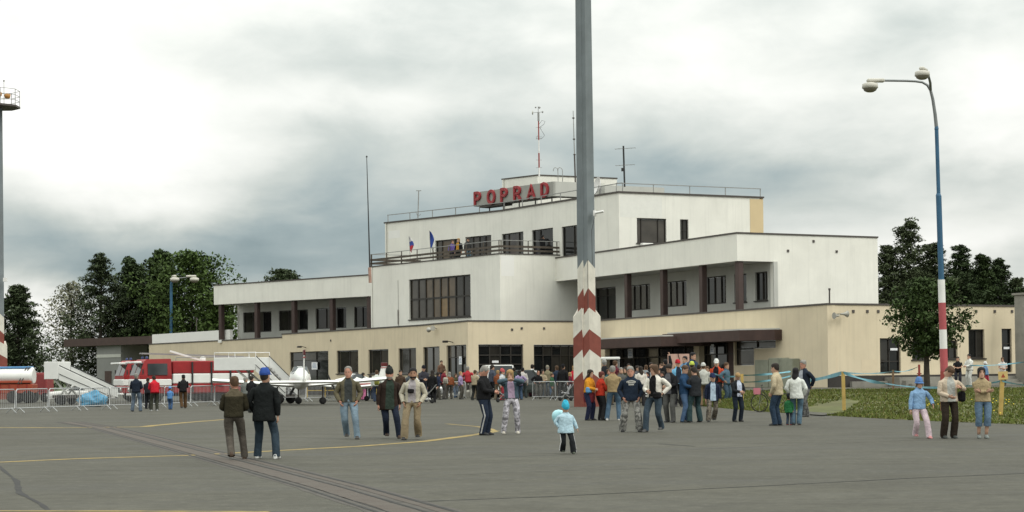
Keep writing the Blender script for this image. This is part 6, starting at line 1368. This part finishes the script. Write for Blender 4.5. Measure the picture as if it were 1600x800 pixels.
# --- toddler with a balloon
T, rig = PP(884, 709, 627, 14, 'toddler in pale blue jacket and bright blue knitted hat walking alone', C(.42, .58, .66), C(.018, .02, .022), hair='blond', hat=('beanie', (.05, .42, .60)), arms=('hip', (.42, -.05, .92)), pose='amble2', hem=.80, flare=1.12, child=1.0, fat=1.42, stripe=(.7, .7, .7), shoes=(.06, .07, .05), look=(0, 22, 0), loose=1.25)
bp = atY(873, 652, T.location.y+.22); B = empty('balloon', bp-Vector((0, 0, .19)), 'pale blue balloon beside the toddler', 'balloon'); mb = MB(); mb.lathe(bp, [(.004, -.165), (.045, -.148), (.102, -.09), (.132, -.01), (.134, .045), (.115, .10), (.07, .137), (.004, .15)], 18); mb.build('skin', mat('balloon_blue', (.36, .66, .72), .25, .04, 3, spec=.6), B); mb = MB(); mb.lathe(bp+Vector((0, 0, -.195)), [(.012, -.01), (.005, .008)], 6); mb.build('knot', mat('balloon_blue', (.36, .66, .72)), B)
mb = MB(); h_ = world_of(T, rig['wr'][-1]); mb.tube([bp-Vector((0, 0, .19)), (bp-Vector((0, 0, .3))).lerp(h_, .5), h_], .004, 4); mb.build('string', M_WHT, B)
# --- group right of the mast
T, rig = PP(921, 657, 577, 55, 'dark-haired woman in orange jacket with maroon sweater round her waist', C(.52, .22, .02), C(.018, .022, .05), hair='dark', hstyle='long', arms=('front', 'belly'), pose='stand', hem=.96, shoes=(.02, .02, .02), skin=0)
bag(T, rig, (-.2, -.12, 1.04), (.26, .14, .2), (.12, .30, .52), 'shoulder_bag', 'blue and white bag carried by the woman in orange', 'bag')
mb = MB(); w0_ = T.location; mb.lathe(w0_+Vector((0, 0, .62)), [(.17, 0), (.20, .12), (.205, .26), (.19, .34)], 12); o_ = mb.build('tied_sweater', cloth((.13, .018, .025)), T)
o_.location = Vector((0, 0, 0))
PP(939, 657, 580, 120, 'person in red sweater and black trousers with dark red hair', C(.40, .035, .018), C(.016, .016, .017), hair='red', arms=('front', 'front'), pose='stand', hem=.88)
PP(958, 657, 571, 176, 'bald man in tan sweater and jeans seen from behind', C(.29, .215, .115), D_(*JEAN), hair='grey', hstyle='thin', arms=('belly', 'belly'), pose='wide', hem=.90, shoes=(.6, .58, .55), fat=1.12, skin=1)
T, rig = PP(986, 675, 570, 3, 'man in navy hooded sweatshirt with white print and pale camouflage trousers', C(.014, .022, .038), CM(.26, .255, .235), hair='grey', hstyle='short', arms=('pocket', 'pocket'), pose='astride', hem=.84, flare=1.02, fat=1.12, loose=1.3, skin=1, shoes=(.015, .015, .015))
pr = MB()
for i, (z, w) in enumerate(((1.335, .22), (1.285, .15), (1.235, .12))):
    n_ = 9 if i == 0 else 6
    for k in range(n_):
        x = -w/2+w*k/(n_-1); zz = z-(x/.11)**2*.03 if i == 0 else z; c_ = Vector((x, -.168-.0*z+(x*x)*1.3, zz)); pr.box(c_, (w/n_*.72, .012, .034), 0)
pr.build('chest_print', mat('white_print', (.62, .61, .56), .8), T, world=False)
T, rig = PP(1025, 675, 567, -28, 'woman in short white jacket with black shoulder bag looking left', C(.66, .63, .56), D_(.045, .065, .085), hair='brown', hstyle='bob', arms=('front', 'hip'), pose='amble', hem=.92, flare=1.06, openf=(.014, .013, .013), look=(-40, 8, 0), shoes=(.06, .06, .06))
bag(T, rig, (.12, -.19, .93), (.24, .12, .17), (.014, .012, .012), 'shoulder_bag', 'black bag on the hip of the woman in white', 'bag')
mb = MB(); mb.tube([world_of(T, v) for v in ((-.13, -.06, 1.49), (-.09, -.165, 1.36), (.0, -.175, 1.18), (.1, -.18, 1.0))], .014, 5); tag(mb.build('bag_strap', cloth((.014, .012, .012))), 'black bag strap across the white jacket', 'strap')
PP(1047, 660, 568, -32, 'man in black jacket and grey trousers reading something in his hands', C(.014, .014, .016), C(.085, .085, .08), hair='dark', arms=('front', 'front'), pose='weight', look=(0, 26, 0), hem=.84, flare=1.05, openf=(.1, .1, .11), fat=1.05)
PP(1070, 660, 570, 62, 'man in royal blue jacket and jeans facing right', C(.022, .055, .115), D_(.065, .11, .19), hair='brown', arms=('front', 'front'), pose='stand', look=(0, 12, 0), hem=.84)
PP(1086, 660, 573, 205, 'man in charcoal jacket and dark teal jeans with his back turned', C(.022, .024, .027), D_(.028, .052, .056), hair='dark', arms=('front', 'belly'), pose='wide', look=(0, 15, 0), hem=.82, flare=1.06, loose=1.15)
PP(1114, 659, 582, 2, 'boy in navy cap and navy jacket with pale blue front and camouflage trousers', C(.018, .025, .05), CM(.18, .155, .12), hair='brown', hat=('cap', (.02, .03, .075)), arms=('down', 'down'), pose='amble', hem=.78, flare=1.15, openf=(.42, .52, .62), child=.25, loose=1.25)
PP(1152, 659, 582, 25, 'uniformed person in black vest over a pale shirt looking down', C(.016, .018, .022), C(.014, .02, .03), hair='blond', hstyle='short', arms=('front', 'belly'), pose='stand', look=(0, 35, 0), hem=.90, openf=(.50, .55, .66), fat=1.1, shoes=(.012, .012, .012))
# --- family by the lawn
PP(1215, 665, 567, -118, 'man in beige jacket and dark jeans beside the lawn, turned left', C(.42, .355, .24), D_(*DJEAN), hair='dark', arms=('pocket', 'pocket'), pose='stand', hem=.85, flare=1.04)
PP(1233, 664, 616, 150, 'small child in green jacket with red shoes between two adults', C(.03, .16, .06), D_(.05, .07, .10), hair='dark', hat=('beanie', (.03, .03, .04)), arms=('down', 'down'), pose='stand', hem=.76, flare=1.12, child=.8, shoes=(.30, .03, .03), fat=1.15)
PP(1244, 664, 574, 165, 'woman in white jacket with long black hair seen from behind', C(.66, .68, .64), D_(.09, .15, .20), hair='black', hstyle='long', arms=('pocket', 'pocket'), pose='close', hem=.80, flare=1.1)
PP(1258, 651, 562, -62, 'grey-haired man in navy jacket and grey camouflage trousers', C(.016, .022, .035), CM(.13, .13, .125), hair='grey', arms=('back', 'back'), pose='stand', hem=.86, openf=(.4, .42, .46), skin=1, loose=1.15)
# --- three at the right
PP(1437, 685, 588, 8, 'girl in blue bucket hat, pale blue jacket and pale pink trousers', C(.22, .36, .55), C(.62, .50, .54), hair='brown', hstyle='bob', hat=('bucket', (.10, .20, .42)), arms=('down', (.34, -.22, 1.02)), pose='amble2', hem=.88, child=.25, shoes=(.50, .22, .22), loose=1.1)
T, rig = PP(1482, 685, 571, 10, 'man in cream jacket and brown trousers bending his head down', C(.52, .43, .33), C(.030, .022, .016), hair='brown', arms=('belly', (.20, -.20, 1.27)), pose='stand', look=(10, 42, 14), lean=6, hem=.88, flare=1.06, openf=(.40, .41, .38), shoes=(.04, .045, .04), fat=1.1, loose=1.15)
bag(T, rig, (.33, -.05, 1.0), (.14, .2, .24), (.012, .012, .013), 'shoulder_bag', 'black bag at the side of the man in cream', 'bag')
PP(1535, 685, 573, -6, 'black-haired woman in beige cardigan with folded arms and turned-up jeans', C(.34, .265, .155), D_(.10, .155, .22), hair='black', hstyle='bob', arms=('cross', 'cross'), pose='close', hem=.90, shoes=(.16, .18, .17), bare_calf=True, loose=1.15)
# --- by the barriers at left
PP(213, 643, 583, 176, 'grey-haired man in dark navy jacket at the barrier, leftmost of the group', C(.018, .022, .032), D_(.10, .13, .17), hair='grey', arms=('belly', 'belly'), pose='wide', hem=.88)
PP(242, 642, 586, 205, 'man in bright red sweater leaning over the barrier', C(.48, .018, .03), C(.045, .048, .035), hair='dark', arms=('front', 'front'), pose='weight', hem=.88, lean=10, shoes=(.5, .5, .5), fat=1.1)
PP(231, 639, 590, 170, 'half-hidden person in black trousers behind the man in red', C(.02, .02, .025), C(.016, .017, .02), hair='dark', arms=('front', 'front'), pose='stand')
PP(266, 640, 604, 170, 'child in light blue cap and jeans at the barrier', C(.10, .24, .50), D_(.05, .10, .20), hair='brown', hat=('cap', (.12, .28, .62)), arms=('front', 'front'), child=.6, pose='close')
PP(287, 638, 585, 195, 'man in black jacket and brown trousers, rightmost of the barrier group', C(.016, .016, .018), C(.09, .052, .025), hair='black', arms=('front', 'belly'), pose='step')
PP(393, 640, 587, 160, 'dark-clothed person mostly hidden between the near pair', C(.013, .014, .016), C(.02, .02, .022), hair='dark', arms=('belly', 'belly'), depth=78)
PP(384, 640, 589, 150, 'grey-haired person mostly hidden behind the near pair', C(.18, .19, .18), C(.03, .03, .03), hair='grey', depth=82)
# --- in front of the left wing
GB = 'visitors in front of the terminal'
for (px, fy, ty, hd, lab, tp_, lg, kw) in [
 (567, 625, 582, 150, 'woman in navy top and bright pink trousers near the aircraft', C(.03, .04, .07), C(.62, .20, .36), dict(hair='dark')),
 (579, 624, 586, 170, 'child in bright red vest next to the pink-trousered woman', C(.55, .03, .03), C(.03, .04, .06), dict(hair='dark', child=.4)),
 (589, 628, 578, 185, 'person in white jacket with green and yellow backpack', C(.55, .58, .54), D_(.04, .055, .09), dict(hair='brown')),
 (626, 628, 578, 10, 'person in brown jacket half hidden between two walking men', C(.07, .045, .03), C(.02, .02, .02), dict(hair='dark')),
 (662, 628, 571, 20, 'man in black cap carrying a child in white and orange', C(.04, .04, .05), C(.03, .035, .05), dict(hair='dark', hat=('cap', (.015, .015, .02)), arms=('front', 'front'))),
 (676, 629, 578, 160, 'person all in black with long dark hair', C(.012, .012, .013), C(.013, .013, .014), dict(hair='dark', hstyle='long', hem=.6, flare=1.1)),
 (693, 624, 576, 110, 'person in dark red jacket and grey trousers by the ramp', C(.16, .02, .03), C(.075, .07, .065), dict(hair='brown', arms=('front', 'belly'))),
 (731, 622, 572, 175, 'man in bright red vest and pale grey trousers seen from behind', C(.36, .035, .045), C(.24, .23, .20), dict(hair='grey', arms=('hip', 'hip'), pose='wide')),
 (769, 624, 570, 120, 'man in slate blue jacket behind the balding man', C(.06, .07, .095), C(.03, .03, .035), dict(hair='dark', pose='step')),
 (785, 626, 577, 60, 'girl in white top with red and white helmet', C(.50, .52, .54), C(.25, .03, .04), dict(hair='black', hat=('beanie', (.45, .10, .10)), child=.3)),
 (804, 622, 574, 200, 'person in dark green jacket behind the woman in denim', C(.03, .045, .035), C(.04, .05, .06), dict(hair='dark')),
 (817, 622, 574, 175, 'person with white and black backpack and dark trousers', C(.50, .47, .44), C(.035, .045, .045), dict(hair='black', pose='wide', hem=.88)),
 (824, 618, 578, 190, 'child in orange-pink top beside the white backpack', C(.42, .16, .11), C(.05, .05, .06), dict(hair='brown', child=.4)),
 (832, 620, 569, 170, 'woman in white t-shirt and pink trousers', C(.68, .68, .68), C(.48, .20, .27), dict(hair='dark', sleeve=.4, arms=('front', 'belly'))),
 (856, 621, 571, 178, 'man in khaki jacket and blue jeans seen from behind', C(.20, .175, .11), D_(.06, .10, .16), dict(hair='grey', hat=('cap', (.25, .23, .18)), pose='wide')),
 (871, 623, 571, 200, 'person in dark blue jacket left of the black-jacketed man', C(.02, .03, .05), C(.014, .015, .018), dict(hair='brown')),
 (880, 624, 569, 160, 'man in black jacket and black cap left of the big mast', C(.014, .014, .015), C(.013, .013, .014), dict(hair='dark', hat=('cap', (.012, .012, .013)))),
 (897, 622, 571, 165, 'woman in bright red jacket with blond hair left of the big mast', C(.46, .025, .04), C(.03, .03, .035), dict(hair='blond', hstyle='bob')),
 (886, 621, 592, 180, 'small child in grey and white by the big mast', C(.40, .40, .41), C(.30, .31, .33), dict(hair='blond', child=.9)),
 (690, 600, 563, 20, 'person in brown top standing in the open doorway', C(.16, .09, .06), C(.03, .04, .07), dict(hair='dark', depth=127.0, ground=.85)),
]:
    PP(px, fy, ty, hd, lab, tp_, lg, group=GB, **kw)
# --- entrance crowd
for (px, dpt, ty, hd, lab, tp_, lg, kw) in [
 (945, 92, 562, 200, 'man in dark jacket under the white stall canopy', C(.015, .017, .02), C(.02, .02, .02), dict(hair='grey', hat=('cap', (.3, .3, .28)))),
 (962, 96, 563, 150, 'person in maroon top under the stall canopy', C(.10, .02, .03), C(.03, .03, .04), dict(hair='brown')),
 (971, 84, 574, 20, 'man in grey sweater behind the man in tan', C(.10, .10, .095), C(.03, .03, .03), dict(hair='grey')),
 (978, 87, 573, -20, 'person in olive top behind the navy sweatshirt', C(.05, .05, .035), C(.03, .03, .03), dict(hair='dark', hstyle='long')),
 (1002, 84, 572, 185, 'long-haired woman in white top seen from behind in the crowd', C(.60, .56, .50), C(.025, .025, .028), dict(hair='dark', hstyle='long', hem=.95)),
 (996, 100, 571, 30, 'person in grey jacket near the door notice', C(.09, .09, .10), C(.02, .02, .02), dict(hair='dark')),
 (1010, 98, 570, 170, 'person in pale blue-grey top among the entrance crowd', C(.22, .25, .27), C(.03, .03, .04), dict(hair='brown')),
 (1018, 102, 566, 10, 'tall person in black in front of the dark entrance', C(.014, .014, .015), C(.015, .015, .016), dict(hair='dark')),
 (1034, 101, 568, -30, 'person in dark green near the pink board', C(.025, .04, .03), C(.03, .03, .03), dict(hair='brown')),
 (1041, 93, 561, 190, 'person in black with one arm raised left of the pink board', C(.013, .013, .014), C(.02, .02, .02), dict(hair='black', arms=('up', 'down'))),
 (1060, 82, 562, 8, 'boy in red cap and sky blue jacket in the crowd', C(.16, .40, .60), C(.03, .03, .035), dict(hair='brown', hat=('cap', (.38, .02, .03)), openf=(.02, .03, .05))),
 (1056, 100, 571, 20, 'person in cream top below the pink board', C(.5, .47, .40), C(.03, .03, .03), dict(hair='blond')),
 (1071, 95, 556, -20, 'person with blue scarf in front of the pink board', C(.12, .26, .42), C(.02, .02, .02), dict(hair='black')),
 (1082, 94, 550, 40, 'tall dark-haired person in dark blue right of the pink board', C(.03, .05, .09), C(.02, .02, .02), dict(hair='black')),
 (1082, 80, 565, 170, 'person in yellow-green cap and brown jacket', C(.06, .045, .03), C(.03, .03, .03), dict(hair='dark', hat=('cap', (.50, .58, .10)))),
 (1093, 86, 569, 175, 'person in grey-brown jacket behind the charcoal jacket', C(.085, .08, .075), C(.04, .04, .045), dict(hair='dark')),
 (1100, 82, 567, 180, 'person in pale grey top and white cap in the crowd', C(.46, .46, .42), C(.22, .15, .09), dict(hair='brown', hat=('cap', (.55, .55, .52)))),
 (1121, 83, 561, -20, 'man in orange and black vest and white cap', C(.50, .07, .03), C(.02, .025, .03), dict(hair='dark', hat=('cap', (.65, .65, .62)), openf=(.015, .015, .02), hem=.9)),
 (1135, 83, 566, 60, 'person in faded blue denim jacket at the crowd edge', D_(.07, .12, .16), D_(.05, .08, .11), dict(hair='brown', arms=('hip', 'hip'))),
 (1106, 90, 572, -10, 'person in brown coat behind the boy in navy cap', C(.08, .05, .03), C(.03, .03, .03), dict(hair='brown')),
 (1029, 88, 576, 30, 'person in dark grey behind the woman in white jacket', C(.04, .04, .045), C(.03, .03, .03), dict(hair='black')),
 (983, 104, 568, 0, 'person in dark red at the entrance', C(.12, .02, .02), C(.02, .02, .02), dict(hair='dark')),
 (1048, 106, 566, 40, 'person in navy at the back of the entrance crowd', C(.02, .03, .06), C(.02, .02, .02), dict(hair='brown')),
 (955, 103, 570, 10, 'person in charcoal at the back right of the big mast', C(.03, .03, .032), C(.02, .02, .02), dict(hair='dark')),
]:
    PP(px, 0, ty, hd, lab, tp_, lg, depth=dpt, group='crowd at the entrance', **kw)
# --- more of the dense crowd behind
CN = [('teal', (.03, .09, .10)), ('burgundy', (.10, .018, .03)), ('mustard', (.30, .19, .04)), ('slate', (.07, .08, .09)), ('white', (.60, .59, .56)), ('navy', (.018, .025, .05)), ('rust', (.22, .07, .03)), ('olive', (.07, .07, .035)), ('lilac', (.28, .22, .36)), ('black', (.013, .013, .014)), ('beige', (.34, .28, .19)), ('green', (.04, .10, .05))]
WH_ = [('among the entrance crowd', [(951, 88), (967, 90), (974, 101), (990, 95), (1004, 92), (1013, 90), (1023, 96), (1037, 86), (1052, 92), (1066, 88), (1076, 99), (1090, 97), (1112, 98), (1128, 93), (1118, 104), (1000, 106)]), ('in the loose crowd left of the mast', [(745, 113), (752, 117), (778, 111), (793, 115), (812, 109), (841, 112), (848, 117), (863, 110), (868, 116), (890, 111), (905, 114)]), ('near the ramp and left doors', [(640, 112), (655, 117), (684, 113), (703, 116), (712, 120), (720, 114), (608, 115), (742, 108)])]
rgc = random.Random(21); ci = 0
for wlab, spots in WH_:
    for px, dpt in spots:
        cn, cc = CN[ci % 12]; gn = ('jacket', 'sweater', 'top')[(ci//12) % 3]; hr = rgc.choice(['dark', 'brown', 'grey', 'blond', 'black']); lgc = rgc.choice([(C(.02, .02, .022), 'black'), (D_(.05, .08, .13), 'denim'), (C(.07, .065, .055), 'grey'), (C(.16, .13, .09), 'khaki')]); ci += 1
        person(xat(px, dpt), rgc.uniform(1.58, 1.86), rgc.choice([170, 185, 150, 205, 20, -30, 80, -90, 10]), 'person in %s %s and %s trousers %s' % (cn, gn, lgc[1], wlab), (cc, 'cloth'), lgc[0], hair=hr, hstyle=rgc.choice(['short', 'short', 'long', 'bob', 'thin']), arms=(rgc.choice(['down', 'front', 'pocket', 'belly', 'hip']), rgc.choice(['down', 'front', 'pocket', 'belly'])), pose=rgc.choice(['stand', 'wide', 'weight', 'step']), hem=rgc.choice([.84, .88, .92]), sub=0, group='dense crowd in front of the terminal', skin=rgc.choice([0, 0, 1]))
# --- on the steps at the right
for (px, dpt, ty, hd, gz_, lab, tp_, lg, kw) in [
 (1497, 100, 557, -15, .62, 'man in black shirt standing by the right-hand steps', C(.015, .015, .016), C(.035, .035, .045), dict(hair='dark', arms=('front', 'front'), sleeve=.4)),
 (1515, 99, 553, -60, .62, 'person dressed all in white near the right-hand steps', C(.62, .62, .58), C(.58, .58, .54), dict(hair='black', arms=('front', 'front'))),
 (1540, 99, 565, 40, .55, 'child in white cap and blue shirt near the right-hand steps', C(.13, .22, .36), C(.28, .03, .05), dict(hair='brown', hat=('cap', (.66, .66, .66)), child=.2)),
 (1567, 100, 558, -10, .62, 'woman in white top by the narrow door', C(.60, .58, .55), C(.08, .07, .06), dict(hair='brown', hstyle='bob', arms=('front', 'belly'), sleeve=.4))]:
    PP(px, 0, ty, hd, lab, tp_, lg, depth=dpt, ground=gz_, group='people by the right-hand steps', **kw)
# --- on the roof terrace
for (px, dpt, ty, hd, lab, tp_, lg, kw) in [
 (707, 143.5, 375, 20, 'person in purple top on the roof terrace', C(.14, .10, .30), C(.03, .03, .03), dict(hair='brown')),
 (717, 142.5, 372, -30, 'person in orange scarf and black on the roof terrace', C(.016, .016, .018), C(.02, .02, .02), dict(hair='blond', hstyle='bob', openf=(.5, .26, .04))),
 (731, 141.5, 371, 40, 'person in dark cap on the roof terrace', C(.04, .04, .04), C(.07, .11, .14), dict(hair='dark', hat=('cap', (.05, .045, .04)))),
 (848, 137.8, 367, 160, 'dark figure at a top-storey window on the terrace', C(.012, .012, .013), C(.014, .014, .015), dict(hair='black', arms=('face', 'face')))]:
    PP(px, 0, ty, hd, lab, tp_, lg, depth=dpt, ground=ZK-.25, group='people on the roof terrace', **kw)
# --- backpacks carried in the distance
for px, dpt, z, col, lab in ((589, 104.3, 1.22, (.30, .30, .06), 'green and yellow backpack near the aircraft'), (817, 112.5, 1.22, (.62, .60, .58), 'white backpack with black straps'), (693.5, 108, 1.2, (.35, .33, .28), 'beige bag on the dark red jacket')):
    c = xat(px+(3 if px < 700 and px > 600 else 0), dpt); T = empty('backpack', c+Vector((0, 0, z-.2)), lab, 'backpack'); mb = MB(); mb.box(c+Vector((0, 0, z)), (.30, .18, .42), 0, bev=.06); mb.build('sack', cloth(col), T); mb = MB(); mb.box(c+Vector((0, -.12, z-.06)), (.22, .08, .2), 0, bev=.03); mb.build('pocket', cloth(tuple(x*.5 for x in col)), T)
